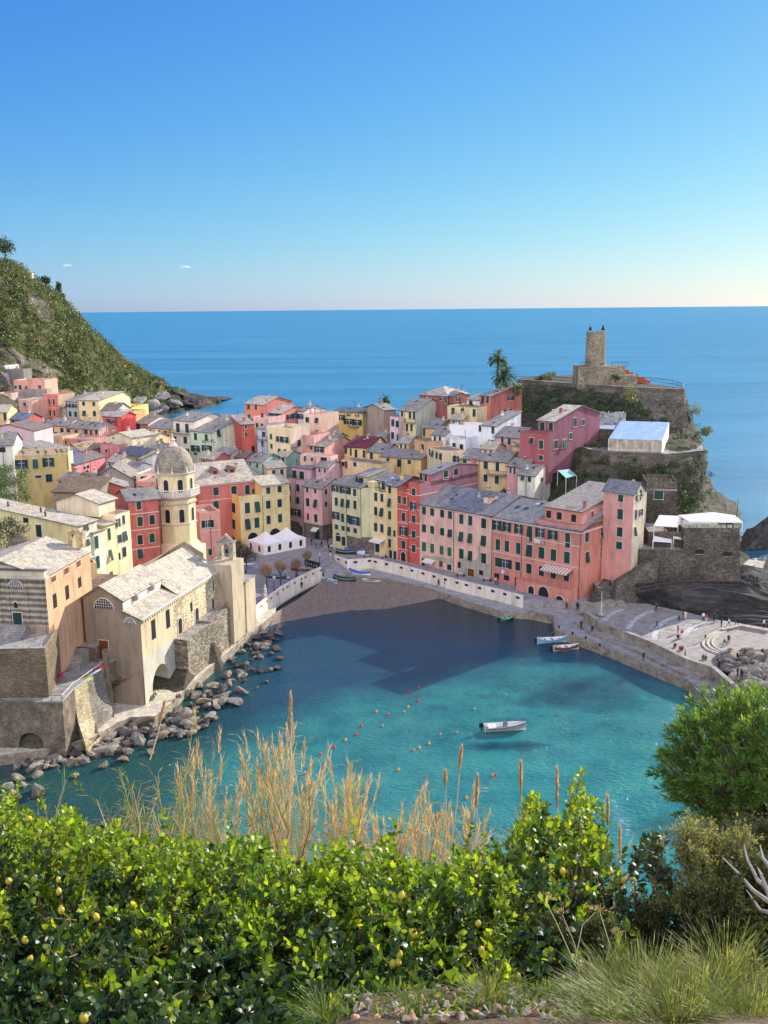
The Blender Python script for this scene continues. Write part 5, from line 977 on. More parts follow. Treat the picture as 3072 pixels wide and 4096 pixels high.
mb = MB(); CS = plaster((196,184,158),.6); mb.box(v2.g(0,0,zE2-.2)-v2.e2*.6,e1*(W2+.4),v2.e2*1.1,(0,0,.35),CS); mb.box(v2.g(0,0,zE2+.15)-v2.e2*.2,e1*(W2+.0),v2.e2*.6,(0,0,.75),CS); mb.box(v2.g(0,0,zE2+.9)-v2.e2*.35,e1*(W2+.2),v2.e2*.85,(0,0,.16),SLATE if False else slate(SL))
for x_ in (0,80,255,405):
    q = hitp('F',x_,1100,p2,-v2.e2); mb.box(Vector((q.x,q.y,13.5))-e1*.2-v2.e2*.12,e1*.45,v2.e2*.13,(0,0,zE2-13.7),STRP)
mb.build('cornice', scr)
q = hitp('F',716,600,p2-e1*2.0,e1); mb = MB(); q.z = v2.hf(.8,.7)-.2; BSt = rock((176,150,116),(196,172,134),1.,'belfry_stone',bs=.5)
for s_ in (0,1.7): mb.box(q-e1*1.0+e1*s_,e1*.55,v2.e2*1.2,(0,0,2.1),BSt)
mb.box(q-e1*1.1+Vector((0,0,2.1)),e1*2.5,v2.e2*1.4,(0,0,.35),BSt); mb.box(q-e1*.7+Vector((0,0,2.45)),e1*1.7,v2.e2*1.2,(0,0,.3),BSt,taper=.6); mb.build('belfry', scr)
# terraces, stairs and sea wall below the striped church
BRK = rubble((134,118,96),2.6,(110,98,82),contrast=.3,zs=3.2); fe = P(*px('F',425,1522),15.4)
lt = empty('retaining_wall', (fe.x,fe.y,8), 'brown coursed retaining wall carrying the terrace of the striped church', 'wall')
mb = MB(); mb.prism([(fe.x-40,fe.y-1),(fe.x,fe.y),(p2.x+.3,p2.y+3),(p2.x-40,p2.y+2)],7,15.4,BRK,CONC); mb.build('wall_body', lt)
mb = MB(); railing(mb, (fe.x-38,fe.y-.6,15.4),(fe.x-.2,fe.y+.3,15.4),.95,PIPE) if False else railing(mb,(fe.x-.2,fe.y+.2,15.4),(p2.x+.2,p2.y+2,15.4),1,PIPE); mb.build('railing', lt)
mb = MB(); dq = hitp('F',160,1400,p2,-v2.e2)
for i in range(6): mb.box(Vector((dq.x-1.6-.0*i,dq.y-2.6+i*.42,15.4)),e1*3.4,v2.e2*(2.6-i*.42),(0,0,.22*(i+1)),CONC)
mb.build('stone_steps', lt)
lowz = 8.3; l0 = P(*px('K',0,722),lowz); l1 = P(*px('K',590,735),lowz); l2 = P(*px('K',700,615),lowz); l3 = P(*px('K',990,400),lowz)
ls = empty('seawall', (l1.x,l1.y,1.5), 'weathered concrete sea wall with a low arch and a flared buttress holding kayaks', 'seawall'); CW = rock((120,108,92),(146,134,114),.5,'old_concrete',bs=.6)
mb = MB(); poly = [(l0.x-8,l0.y-.5),(l0.x,l0.y),(l1.x,l1.y),(l2.x,l2.y),(l3.x,l3.y),(c0.x-4,c0.y+2),(c0.x-14,c0.y+8),(l0.x-8,l0.y+14)]
mb.prism(poly,5.2,lowz,CW,CONC); mb.build('terrace_deck', ls)
mb = MB(); ax = [P(*px('K',x,1060),1.5) for x in (170,405)]; y0_ = l0.y+.3; e_ = (l1-l0); e_.z = 0; e_.normalize(); n_ = Vector((-e_.y,e_.x,0)); o_ = Vector((l0.x,l0.y,0))
sa1 = (Vector((at(*px('K',170,960),l0.y).x,l0.y,0))-o_).dot(e_); sa2 = (Vector((at(*px('K',405,960),l0.y).x,l0.y,0))-o_).dot(e_); Lw = (l1-l0).length; G2 = lambda s_,z,t=0: o_+e_*s_+n_*t+Vector((0,0,z)); rr2 = (sa2-sa1)/2
mb.face([G2(-8,.5),G2(sa1,.5),G2(sa1,2.2),G2(sa1,5.2),G2(-8,5.2)],CW); mb.face([G2(sa2,.5),G2(Lw,.5),G2(Lw,5.2),G2(sa2,5.2),G2(sa2,2.2)],CW)
for i in range(8):
    t0,t1 = math.pi*i/8,math.pi*(i+1)/8; A_ = lambda t:(sa1+rr2-rr2*math.cos(t),2.2+1.6*math.sin(t)); (x0,y0),(x1,y1)=A_(t0),A_(t1)
    mb.face([G2(x0,y0),G2(x1,y1),G2(x1,5.2),G2(x0,5.2)],CW); mb.face([G2(x0,y0),G2(x1,y1),G2(x1,y1,6),G2(x0,y0,6)],CW)
mb.face([G2(sa1-1,.5,6),G2(sa2+1,.5,6),G2(sa2+1,5,6),G2(sa1-1,5,6)],CW); mb.build('arched_wall', ls)
def flare(pa, pb, out, nm, parent, mat_, zt=lowz+.02, zb_=1.2, reach=4.2):
    mb = MB(); pr = [(0,zt),(.05,zt-1.5),(.35,zt-3.2),(1.1,zt-4.6),(2.3,zt-5.6),(reach,zt-8.6),(reach,zb_)]
    pa = Vector((pa.x,pa.y,0)); pb = Vector((pb.x,pb.y,0)); q = lambda b_,i: b_+out*pr[i][0]+Vector((0,0,pr[i][1]))
    for i in range(len(pr)-1): mb.face([q(pa,i),q(pa,i+1),q(pb,i+1),q(pb,i)],mat_)
    for b_ in (pa,pb): mb.face([q(b_,i) for i in range(len(pr))]+[b_+Vector((0,0,zb_))],mat_)
    return mb.build(nm,parent)
ou = Vector((.55,-.83,0)).normalized(); flare(l2,l2+(l3-l2)*.42,ou,'flared_buttress',ls,rubble((188,172,138),2.2,(150,138,112),contrast=.25,zs=3)); flare(l2+(l3-l2)*.42,l3,ou,'recessed_flare',ls,rubble((140,134,122),2.2,(120,112,98),contrast=.25,zs=3),reach=3.4)
mb = MB(); mb.prism([tuple(l1.xy),tuple((l2+ou*.3).xy),tuple((l2+(l3-l2)*.2-ou*0+Vector((-1,1,0))).xy),tuple((l1+Vector((-.5,2,0))).xy)],.5,lowz-.01,CW); mb.build('corner_pier', ls)
mb = MB(); mb.tube([l3+Vector((.3,.3,-6)),l3+Vector((.2,.3,2.6))],[.6,.55],CW,8); railing(mb,l1+Vector((0,.1,0)),l2+Vector((-.1,.1,0)),1,WHT,.9,.03); railing(mb,l2,l3,1,WHT,1.2,.03); railing(mb,l0+Vector((0,.2,0)),l1,1,PIPE,1.3,.03); mb.build('railing', ls)
sb = P(*px('K',690,440),lowz); stp = P(*px('K',760,220),10.6); mb = MB(); dd = Vector((stp.x-sb.x,stp.y-sb.y,0)); e_ = dd.normalized(); sd_ = Vector((-e_.y,e_.x,0)); nst = 18; L_ = dd.length
for i in range(nst): mb.box(Vector((sb.x,sb.y,lowz-.5))+e_*(L_*i/nst)-sd_*1.2,e_*(L_*(nst-i)/nst+.5),sd_*2.4,(0,0,.5+(10.6-lowz)*(i+1)/nst),CONC) if i == 0 else mb.box(Vector((sb.x,sb.y,lowz+(10.6-lowz)*i/nst))+e_*(L_*i/nst)-sd_*1.2,e_*(L_*(nst-i)/nst+.5),sd_*2.4,(0,0,(10.6-lowz)/nst),CONC)
railing(mb, Vector((sb.x,sb.y,lowz))+sd_*-1.2, Vector((stp.x,stp.y,10.6))+sd_*-1.2, 1, PIPE, .6); s_o = mb.build('staircase'); tag(s_o,'outdoor concrete staircase climbing between the two churches','staircase')
mb = MB(); mb.prism([(stp.x-3,stp.y),(stp.x+2.5,stp.y+.3),(c0.x-9,c0.y+14),(p2.x,p2.y+22),(p2.x,p2.y+8)],7,10.6,BRK,CONC); tag(mb.build('landing_wall'),'raised stone landing at the head of the staircase','wall')
# ------------------------------------------------------------------ castle headland
def contour(pts, z, n_=96):
    w_ = [Vector((col(x,Y,z),Y,z)) for x,Y in pts]; w_.append(w_[0]); m_ = len(pts); out = []
    for i in range(n_):
        u = i/n_*m_; j = int(u); out.append(w_[j].lerp(w_[j+1],u-j))
    return out
CT = [(-4,[(1950,245),(2400,192),(2760,190),(3110,214),(2985,292),(2420,400),(1920,385)]),
 (4,[(1950,249),(2400,197),(2700,197),(2905,217),(2905,290),(2400,385),(1940,370)]),
 (6,[(1950,250),(2400,200),(2690,200),(2838,218),(2850,285),(2400,385),(1940,370)]),
 (12,[(1950,255),(2400,212),(2680,209),(2800,221),(2818,285),(2380,370),(1960,360)]),
 (20,[(1960,262),(2330,225),(2655,218),(2800,223),(2800,290),(2370,360),(1980,350)]),
 (26.3,[(1990,275),(2310,231),(2650,222),(2812,226),(2770,285),(2350,350),(2000,345)]),
 (28,[(2050,290),(2280,262),(2600,257),(2755,262),(2755,284),(2300,345),(2040,335)]),
 (37.3,[(2070,304),(2300,284),(2500,271),(2733,262),(2738,276),(2300,335),(2080,325)])]
rows = [contour(p_,z) for z,p_ in CT]; vv = []; NC = 96; nsub = 5; lay = []
for a_,b_ in zip(rows,rows[1:]):
    for s_ in range(nsub): lay.append([p.lerp(q,s_/nsub) for p,q in zip(a_,b_)])
lay.append(rows[-1])
for li,L_ in enumerate(lay):
    for p in L_:
        am_ = 0 if li == len(lay)-1 else min(1,(len(lay)-1-li)/4)
        nn = noise.noise_vector(p*.11)*2.6+noise.noise_vector(p*.4)*1.1; vv.append((p.x+nn.x*am_,p.y+nn.y*am_,p.z+nn.z*.6*am_))
ff = [(i*NC+j,i*NC+(j+1)%NC,(i+1)*NC+(j+1)%NC,(i+1)*NC+j) for i in range(len(lay)-1) for j in range(NC)]; ff.append(tuple((len(lay)-1)*NC+j for j in range(NC)))
me = bpy.data.meshes.new('headland'); me.from_pydata(vv,[],ff); ROCKD = rock((82,80,64),(112,106,88),.45,'headland_rock',(1,1,1.6),bs=1.); me.materials.append(ROCKD); struct(link('headland',me))
# dark strata rock in front of the fort
def strata(nm, pts_lo, pts_hi, nx_, ny_, amp, mat_, seed=0, kind='structure'):
    vv = []; ff = []
    for j in range(ny_+1):
        for i in range(nx_+1):
            a_ = samp(pts_lo,i/nx_); b_ = samp(pts_hi,i/nx_); q = a_.lerp(b_,j/ny_)
            d_ = noise.noise(Vector((q.x*.07+seed,q.y*.5+q.x*.12,q.z*.4)))*amp*1.3+noise.noise(Vector((q.x*.2,q.y*1.6+q.x*.3,q.z*.7+seed)))*amp*.6
            ed = min(1,j/2,(ny_-j)/2+.3); vv.append((q.x,q.y-d_*.6*ed,q.z+d_*.6*ed))
    for j in range(ny_):
        for i in range(nx_): a_ = j*(nx_+1)+i; ff.append((a_,a_+1,a_+nx_+2,a_+nx_+1))
    me = bpy.data.meshes.new(nm); me.from_pydata(vv,[],ff); me.materials.append(mat_); o = link(nm,me); o['kind'] = kind; return o
STR = rock((72,70,68),(98,92,86),.5,'strata_rock',(.16,1.3,1.3),bs=1.)
strata('rock_ledge',[P(2440,2412,2.2),P(2582,2414,2.2),P(2752,2450,2.2),P(2845,2473,2.2),P(3072,2512,2.2),P(3300,2560,1.)],[P(2440,2345,5.0),P(2560,2335,6.4),P(2650,2328,7.6),P(2780,2325,7.6),P(2960,2325,7.2),P(3072,2340,5),P(3300,2350,3.5)],150,60,1.2,STR)
strata('rock_ledge',[P(2900,2333,5.4),P(2960,2330,5),P(3072,2345,4),P(3300,2350,3.5)],[P(2930,2310,5.6),P(2985,2280,5),P(3072,2225,1),P(3300,2200,-1)],50,24,1.,STR,5)
# fort with restaurant canopies
CW2 = rubble((112,104,92),2.4,(98,92,82),contrast=.4); FORT = rubble((104,96,84),2.6,(90,84,76),contrast=.45); 
fr1 = at(*px('J',1398,600),188.); ft = empty('fort', (fr1.x,fr1.y,5), 'massive dark stone bastion above the rocks with a white canopy terrace', 'fort')
fl = at(*px('J',884,585),188.5); zF = fr1.z; e1 = Vector((fr1.x-fl.x,fr1.y-fl.y,0)); wF = e1.length; e1.normalize()
mb = MB(); e2 = Vector((-e1.y,e1.x,0)); o_ = Vector((fl.x,fl.y,0)); nF2 = 14
for (a_,b_,nrm) in ((o_,o_+e1*wF,-e2),(o_+e1*wF,o_+e1*wF+e2*12,e1),(o_+e2*12,o_,-e1)):
    mb.face([a_+nrm*1.0+Vector((0,0,3.5)),b_+nrm*1.0+e1*(.8 if nrm==-e2 else 0)+Vector((0,0,3.5)),b_+Vector((0,0,zF)),a_+Vector((0,0,zF))],FORT)
mb.face([o_+Vector((0,0,zF-1)),o_+e1*wF+Vector((0,0,zF-1)),o_+e1*wF+e2*12+Vector((0,0,zF-1)),o_+e2*12+Vector((0,0,zF-1))],CONC); mb.build('bastion_wall', ft)
mb = MB()
for i in range(9): mb.box(o_+e1*(wF*i/9+.1)+Vector((0,0,zF-.0)),e1*.9,e2*.5,(0,0,.55),rock((190,180,160),(210,200,178),1.,'capstone'))
mb.build('merlon', ft)
mb = MB(); cnr = [o_+e1*(wF*.12)+e2*.8,o_+e1*(wF+.6)+e2*.3,o_+e1*(wF+1)+e2*6.5,o_+e1*(wF*.06)+e2*7]; zc = at(*px('J',1385,540),189).z; CAN = plain((238,234,226),.8,name='canvas',var=.05)
mid = sum(cnr,Vector((0,0,0)))/4; 
for i in range(4):
    a_,b_ = cnr[i],cnr[(i+1)%4]; mb.face([a_+Vector((0,0,zc)),b_+Vector((0,0,zc)),mid+Vector((0,0,zc+1.3))],CAN); mb.face([a_+Vector((0,0,zc-.2)),b_+Vector((0,0,zc-.2)),b_+Vector((0,0,zc)),a_+Vector((0,0,zc))],CAN)
mb.build('canopy', ft); mb = MB()
for c_ in cnr+[(cnr[0]+cnr[1])/2]: mb.tube([c_+Vector((0,0,zF-1)),c_+Vector((0,0,zc))],.09,WHT,6)
mb.build('canopy_post', ft)
mb = MB(); mb.tube([o_+e1*(wF-.5)+e2*1+Vector((0,0,zF)),o_+e1*(wF-.3)+e2*1+Vector((0,0,zF+5.5))],.05,IRON,5); mb.build('pole', ft)
put_window(ft, hitp('J',1030,818,o_-e2*.55,-e2)-e2*.25, -e2, 1.6,.9,'dark'); put_window(ft, hitp('J',1285,840,o_-e2*.6,-e2)-e2*.3, -e2, 1.6,.9,'dark')
# terraces with awnings left of the fort
def tent4(nm, px4, Ys, root, mat_, z_post, posts=True):
    q = [at(*px('J',*p_),Y) for p_,Y in zip(px4,Ys)]; mb = MB(); mb.face(q,mat_); dz = Vector((0,0,.18))
    for i in range(4): mb.face([q[i]-dz,q[(i+1)%4]-dz,q[(i+1)%4],q[i]],mat_)
    mb.build(nm,root)
    mb = MB()
    for p_ in q: mb.tube([(p_.x,p_.y,z_post),tuple(p_)],.08,WHT,6)
    mb.build('canopy_post',root); return q
tr = empty('restaurant_terrace', tuple(at(*px('J',720,640),199)), 'terraced cafe with two cream awnings between the tall pink house and the bastion', 'cafe terrace')
q = tent4('awning',[(612,575),(832,590),(870,492),(660,484)],[190,190,195,195],tr,CAN,11); q = tent4('awning',[(600,718),(772,730),(778,678),(612,660)],[188.5,188.5,191.5,191.5],tr,CAN,9)
q = tent4('awning',[(790,690),(884,704),(886,660),(782,658)],[189,189,191.5,191.5],tr,CAN,10)
mb = MB(); zt_ = at(*px('J',720,645),190).z; a_ = at(*px('J',560,640),191); b_ = at(*px('J',885,650),189.5)
mb.prism([(a_.x,a_.y),(b_.x,b_.y),(b_.x+1,b_.y+8),(a_.x+1,a_.y+8)],4,zt_,FORT,CONC); a_ = at(*px('J',480,790),188.5); b_ = at(*px('J',880,830),188); zt2 = at(*px('J',600,800),188.3).z
mb.prism([(a_.x,a_.y),(b_.x,b_.y),(b_.x,b_.y+5),(a_.x,a_.y+5)],3,zt2,FORT,CONC); mb.build('terrace_wall',tr)
mb = MB(); railing(mb,(a_.x,a_.y+.1,zt2),(b_.x,b_.y+.1,zt2),.95,PIPE,.4); mb.build('railing',tr)
for i in range(5):
    mb = MB(); c_ = at(*px('J',710+i*32,632),190.6); mb.cbox((c_.x,c_.y,zt_+.72),.7,.7,.05,BRN); mb.tube([(c_.x,c_.y,zt_),(c_.x,c_.y,zt_+.72)],.05,IRON,5); mb.cbox((c_.x+.6,c_.y,zt_+.4),.4,.4,.06,BRN); mb.cbox((c_.x+.78,c_.y,zt_+.4),.05,.4,.5,BRN); mb.build('cafe_table',tr)
# crenellated block
cb = empty('crenellated_house', tuple(at(*px('J',545,490),203)), 'square stone building with a crenellated roofline and one green window', 'stone building')
a_ = at(*px('J',540,238),203); b_ = at(*px('J',825,240),202); e1 = Vector((b_.x-a_.x,b_.y-a_.y,0)); wv2 = e1.length; e1.normalize()
vc = volume(cb,(a_.x,a_.y,0),e1,wv2,9,8,a_.z,FORT,'flat',0,para=1.5); put_window(cb,hitp('J',655,293,vc.p1,-vc.e2),-vc.e2,1.9,2.1,'sh')
mb = MB()
for i in range(7): mb.box(vc.g((i+.1)/7,0,vc.z1+1.5),vc.e1*(wv2/7*.62),vc.e2*.3,(0,0,.6),FORT)
mb.box(vc.g(0,0,vc.z1-.4)-vc.e2*.12,vc.e1*wv2,vc.e2*.118,(0,0,.3),CONC); mb.build('battlement',cb)
# long stair in front of the fort wall
def stair(nm, a_, b_, w_, n_, label, mat_=CONC):
    a_ = Vector(a_); b_ = Vector(b_); d_ = Vector((b_.x-a_.x,b_.y-a_.y,0)); L = d_.length; e_ = d_.normalized(); s_ = Vector((-e_.y,e_.x,0)); mb = MB()
    for i in range(n_): z = a_.z+(b_.z-a_.z)*i/n_; mb.box(Vector((a_.x,a_.y,1.2))+e_*(L*i/n_)-s_*w_/2,e_*(L/n_),s_*w_,(0,0,z-1.2+(b_.z-a_.z)/n_),mat_)
    railing(mb,a_-s_*w_/2,b_-s_*w_/2,1,PIPE,.8); o = mb.build(nm); tag(o,label,'staircase'); return o
stair('staircase',at(*px('J',30,1280),184.5),at(*px('J',185,1075),188),2.,14,'stone staircase climbing beside the salmon corner house',CW2)
mb = MB(); q = [at(*px('J',200,1000),189.5),at(*px('J',640,1000),191),at(*px('J',840,1000),193)]; mb.prism([(q[0].x-3,186),(q[1].x,188.2),(q[2].x,188.4),(q[2].x,200),(q[0].x-3,200)],-2,5.4,CW2,CONC); mb.prism([(q[0].x+3,189.5),(q[1].x,190.8),(q[1].x,200),(q[0].x+3,200)],5.4,8.2,CW2,CONC); tag(mb.build('stone_terrace'),'rough stone terrace wall under the tall pink house','wall')
stair('staircase',at(*px('J',250,1100),186),at(*px('J',640,860),187.5),1.5,22,'long railed staircase climbing toward the cafe terrace',CW2)
mb = MB(); pl_ = [P(*px('J',*q),7.0) for q in ((240,1245),(400,1210),(640,1160),(860,1135),(1110,1130),(1385,1130))]
for a_,b_ in zip(pl_,pl_[1:]): railing(mb,a_,b_,.9,PIPE,2.,.05)
tag(mb.build('railing'),'pale handrail running along the rock ledge at the foot of the bastion','railing')
# platform walls
CW2 = rubble((112,104,92),2.4,(98,92,82),contrast=.4)
pf = [Vector((col(x,Y,37.3),Y,37.3)) for x,Y in ((2070,304),(2300,284),(2500,271),(2733,261.5))]
cs = empty('castle_wall', tuple(pf[-1]), 'high battered stone rampart below the castle plateau', 'rampart'); mb = MB()
lo_ = [Vector((col(x,Y,27.5),Y,27.5)) for x,Y in ((2380,268),(2500,262),(2758,256.5))]; up2 = [Vector((col(2380,278,37.3),278,37.3)),pf[2],pf[3]]
for i in range(2): mb.face([lo_[i],lo_[i+1],up2[i+1],up2[i]],CW2)
bk_ = Vector((col(2742,276,37.3),278,37.3)); mb.face([lo_[2],Vector((col(2775,272,28),276,28)),bk_,up2[2]],CW2); mb.build('rampart_face',cs)
mb = MB(); wallline(mb,[p-Vector((0,.3,0)) for p in pf],34.5,38.3,.6,CW2,-1,PAVEL); mb.build('parapet',cs)
mb = MB(); railing(mb,pf[3]+Vector((0,.5,.2)),bk_+Vector((0,0,.2)),1.1,IRON,.8,.04); qq = [Vector((col(x,Y,37.5),Y,37.5)) for x,Y in ((2690,288),(2600,300),(2500,306))]
for a_,b_ in zip([bk_]+qq,qq): railing(mb,a_,b_,1.1,IRON,.9,.04)
q1_ = [Vector((col(x,Y,37.5),Y,37.5)) for x,Y in ((2060,312),(2150,310),(2230,306),(2310,300))]
for a_,b_ in zip(q1_,q1_[1:]): railing(mb,a_,b_,1.1,IRON,.9,.04)
mb.build('railing',cs)
# tower
tcq = at(*px('D',1395,510),284); zt0 = tcq.z; ztt = at(*px('D',1400,172),284).z
tw = empty('castle_tower', (tcq.x,tcq.y,zt0-4.5), 'round ruined stone castle tower alone on the plateau against the sea', 'castle tower'); TWM = rubble((150,138,114),2.4,(134,124,104),contrast=.35)
R1 = (1490-1305)*.42194*284/F/2; mb = MB(); mb.lathe((tcq.x,tcq.y+R1,zt0-.3),[(R1*1.03,0),(R1*1.0,(ztt-zt0)*.38),(R1*1.02,(ztt-zt0)*.385),(R1*.99,(ztt-zt0)*.4),(R1*.97,ztt-zt0),(R1*.85,ztt-zt0),(R1*.85,ztt-zt0-.8)],TWM,28); mb.build('shaft',tw)
mb = MB(); ql = at(*px('D',1218,510),281); qr = at(*px('D',1490,520),281); zb_ = 36.5
mb.box((ql.x,ql.y,zb_),(qr.x-ql.x+1.5,0,0),(0,8,0),(0,0,ql.z-zb_),TWM); mb.box((qr.x,ql.y+1,zb_),(5.5,0,0),(0,6,0),(0,0,ql.z-zb_-.2),TWM); mb.box((qr.x+1,ql.y-1.2,zb_),(7.5,0,0),(0,4,0),(0,0,(ql.z-zb_)*.62),TWM); mb.build('base_block',tw)
mb = MB(); railing(mb,(ql.x+.5,ql.y+.4,ql.z),(ql.x+3.5,ql.y+.4,ql.z),1.1,IRON,1,.04); railing(mb,(qr.x+1.5,ql.y+1.3,ql.z-.2),(qr.x+6.5,ql.y+1.3,ql.z-.2),1.1,IRON,1,.04); mb.build('railing',tw)
mb = MB()
for dx,hh in ((-.6*R1,1.2),(.7*R1,1.5)): mb.lathe((tcq.x+dx,tcq.y+R1,ztt),[(.55,0),(.5,hh*.4),(.28,hh*.6),(.32,hh*.8),(.1,hh)],IRON,8)
mb.build('roof_lamp',tw)
mb = MB(); ny_, nx2 = 6, 26; a_ = P(*px('E',420,590),37.45); b_ = P(*px('E',650,610),37.45)
for i in range(nx2+1):
    for j in range(ny_+1):
        t = i/nx2; q = a_.lerp(b_,t)+Vector((0,j*.45,0)); hgt = (2.9*(1-t)+1.3)*(1-abs(j-3)/3)*(.75+.5*noise.noise(Vector((t*9,j*.8,0))))
        mb.v.append((q.x,q.y,37.4+max(.03,hgt)))
ORG = plain((240,96,20),.7,name='orange_net',var=.3,sc=1.5)
for i in range(nx2):
    for j in range(ny_): p_ = i*(ny_+1)+j; mb.f.append((p_,p_+ny_+1,p_+ny_+2,p_+1)); mb.m.append(mb.mi(ORG))
tag(mb.build('tarpaulin'),'crumpled orange construction netting lying on the castle plateau','tarpaulin')
# tent terrace
tfl = at(*px('E',285,1195),226); tfr = at(*px('E',745,1205),222); zg0 = 26.4
te = empty('canvas_tent', (tfr.x,tfr.y,zg0), 'long terrace marquee with a blue tarpaulin roof and clear side panels', 'marquee')
zl = at(*px('E',745,1100),222).z; hd_ = Vector((tfr.x-tfl.x,tfr.y-tfl.y,0)); wt = hd_.length; e1 = hd_.normalized(); e2 = Vector((-e1.y,e1.x,0)); rq = hitp('E',980,1000,tfr,e1); dt = (rq-tfr).dot(e2); dt = min(max(dt,8),26)
o_ = Vector((tfl.x,tfl.y,0)); mb = MB(); BLU = plain((142,172,218),.6,name='blue_tarpaulin',var=.12,sc=.6); nt_ = 10
for i in range(nt_):
    for j in range(4):
        f_ = lambda u,v_: o_+e1*(wt*u)+e2*(dt*v_)+Vector((0,0,zl+1.3*v_+.12*noise.noise(Vector((u*6,v_*5,0)))))
        mb.face([f_(i/nt_,j/4),f_((i+1)/nt_,j/4),f_((i+1)/nt_,(j+1)/4),f_(i/nt_,(j+1)/4)],BLU)
mb.build('tarpaulin_roof',te); mb = MB(); CLR = plain((188,172,150),.35,name='clear_panel',var=.25,sc=.8)
for i in range(6): mb.face([o_+e1*(wt*i/6)+Vector((0,0,zg0)),o_+e1*(wt*(i+1)/6)+Vector((0,0,zg0)),o_+e1*(wt*(i+1)/6)+Vector((0,0,zl)),o_+e1*(wt*i/6)+Vector((0,0,zl))],CLR)
mb.build('front_panel',te); mb = MB(); mb.face([o_+e1*wt+Vector((0,0,zg0-.3)),o_+e1*wt+e2*dt+Vector((0,0,zg0+.8)),o_+e1*wt+e2*dt+Vector((0,0,zl+1.3)),o_+e1*wt+Vector((0,0,zl))],CAN); mb.face([o_+e2*dt+Vector((0,0,zg0)),o_+e1*wt+e2*dt+Vector((0,0,zg0)),o_+e1*wt+e2*dt+Vector((0,0,zl+1.3)),o_+e2*dt+Vector((0,0,zl+1.3))],CAN); mb.face([o_+Vector((0,0,zg0)),o_+e2*dt+Vector((0,0,zg0)),o_+e2*dt+Vector((0,0,zl+1.3)),o_+Vector((0,0,zl))],CAN); mb.build('side_curtain',te)
mb = MB()
for i in range(7): mb.box(o_+e1*(wt*i/6-.06)-e2*.06+Vector((0,0,zg0)),e1*.12,e2*.05,(0,0,zl-zg0),WHT)
mb.box(o_-e2*.07+Vector((0,0,zg0+.9)),e1*wt,e2*.05,(0,0,.1),WHT); mb.build('frame',te)
mb = MB(); tl = [at(*px('E',20,1172),232),at(*px('E',300,1190),225.5),at(*px('E',790,1228),220.8),at(*px('E',1112,1100),226)]
wallline(mb,[Vector((p.x,p.y-.6,0)) for p in tl],15,27.0,1.2,CW2,-1,CONC); r = mb.build('terrace_wall'); tag(r,'stone retaining wall under the blue roofed marquee','wall')
mb = MB(); mb.prism([(p.x,p.y) for p in tl]+[(col(2800,262,26),262),(col(2300,262,26),262)],20,26.42,CONC); tag(mb.build('terrace_floor'),'flat concrete terrace floor under the marquee','terrace')
mb = MB(); a_ = at(*px('E',165,1000),243); b_ = at(*px('E',420,1010),240); zz_ = a_.z; mb.box((a_.x,a_.y,24),(b_.x-a_.x,b_.y-a_.y,0),(1,7,0),(0,0,zz_-24),CW2); mb.box((a_.x-.3,a_.y-.3,zz_),(b_.x-a_.x+.6,b_.y-a_.y,0),(1,8,0),(0,0,.2),plain((150,168,180),.6,name='metal_roof')); tag(mb.build('hut'),'low hut with a flat grey metal roof left of the blue marquee','hut')
mb = MB(); a_ = at(*px('E',160,855),256); b_ = at(*px('E',440,870),254); 
for i in range(18): q = a_.lerp(b_,i/18); mb.box((q.x,q.y,a_.z-3.6),((b_.x-a_.x)/18*.9,(b_.y-a_.y)/18,0),(0,.15,0),(0,0,3.6+random.uniform(-.2,.3)),plain((170,172,168),.9,name='whitewashed_boards',var=.35,sc=1.2))
tag(mb.build('board_fence'),'stained whitewashed board fence above the grey roofed hut','fence')
mb = MB(); a_ = at(*px('D',1022,1500),214); 
q = [at(*px('D',1022,1497),216),at(*px('D',1100,1570),212),at(*px('D',1200,1545),215),at(*px('D',1130,1485),219)]; mb.face(q,plain((140,190,176),.6,name='green_sheet')); [mb.tube([tuple(p_),(p_.x,p_.y,p_.z-3.5)],.07,WHT,5) for p_ in q]; tag(mb.build('green_awning'),'pale green sheet awning on posts beside the stained white house','awning')
# sea rocks beyond the fort
def boulder_mesh(seed, sub=3, rough=.42):
    bm = bmesh.new(); bmesh.ops.create_icosphere(bm,subdivisions=sub,radius=1); rnd = random.Random(seed)
    pl_ = [(Vector((rnd.gauss(0,1),rnd.gauss(0,1),rnd.gauss(0,1))).normalized(), rnd.uniform(.38,.78)) for _ in range(9)]
    for v_ in bm.verts:
        for n_,d_ in pl_:
            t = v_.co.dot(n_)
            if t > d_: v_.co -= n_*(t-d_)*.98
        v_.co += v_.co.normalized()*noise.noise(v_.co*2.3+Vector((seed*7.1,0,0)))*rough*.28+v_.co.normalized()*noise.noise(v_.co*6+Vector((seed*3.1,0,0)))*rough*.1
    me = bpy.data.meshes.new('boulder'); bm.to_mesh(me); bm.free(); return me
BM_ = [boulder_mesh(i) for i in range(9)]; BR = [rock((158,150,134),(182,172,150),.8,'boulder_rock'),rock((128,124,120),(160,152,140),.7,'boulder_rock'),rock((144,130,112),(172,160,138),.9,'boulder_rock'),rock((96,92,88),(130,122,112),.7,'wet_rock')]
for m_ in BR:
    n_ = m_.node_tree; b_ = n_.nodes['Principled BSDF']; src = b_.inputs['Base Color'].links[0].from_socket; z_ = N(n_,'ShaderNodeSeparateXYZ'); n_.links.new(posn(n_),z_.inputs[0])
    q_ = N(n_,'ShaderNodeMath',operation='ADD'); n_.links.new(z_.outputs[2],q_.inputs[0]); n_.links.new(nz(n_,posn(n_),.8,3),q_.inputs[1])
    n_.links.new(mixc(n_,1.,src,ramp(n_,q_.outputs[0],[(.62,(.34,.32,.28,1)),(.95,(1,1,1,1))]),'MULTIPLY'),b_.inputs['Base Color'])
for me in BM_: me.materials.append(BR[0])
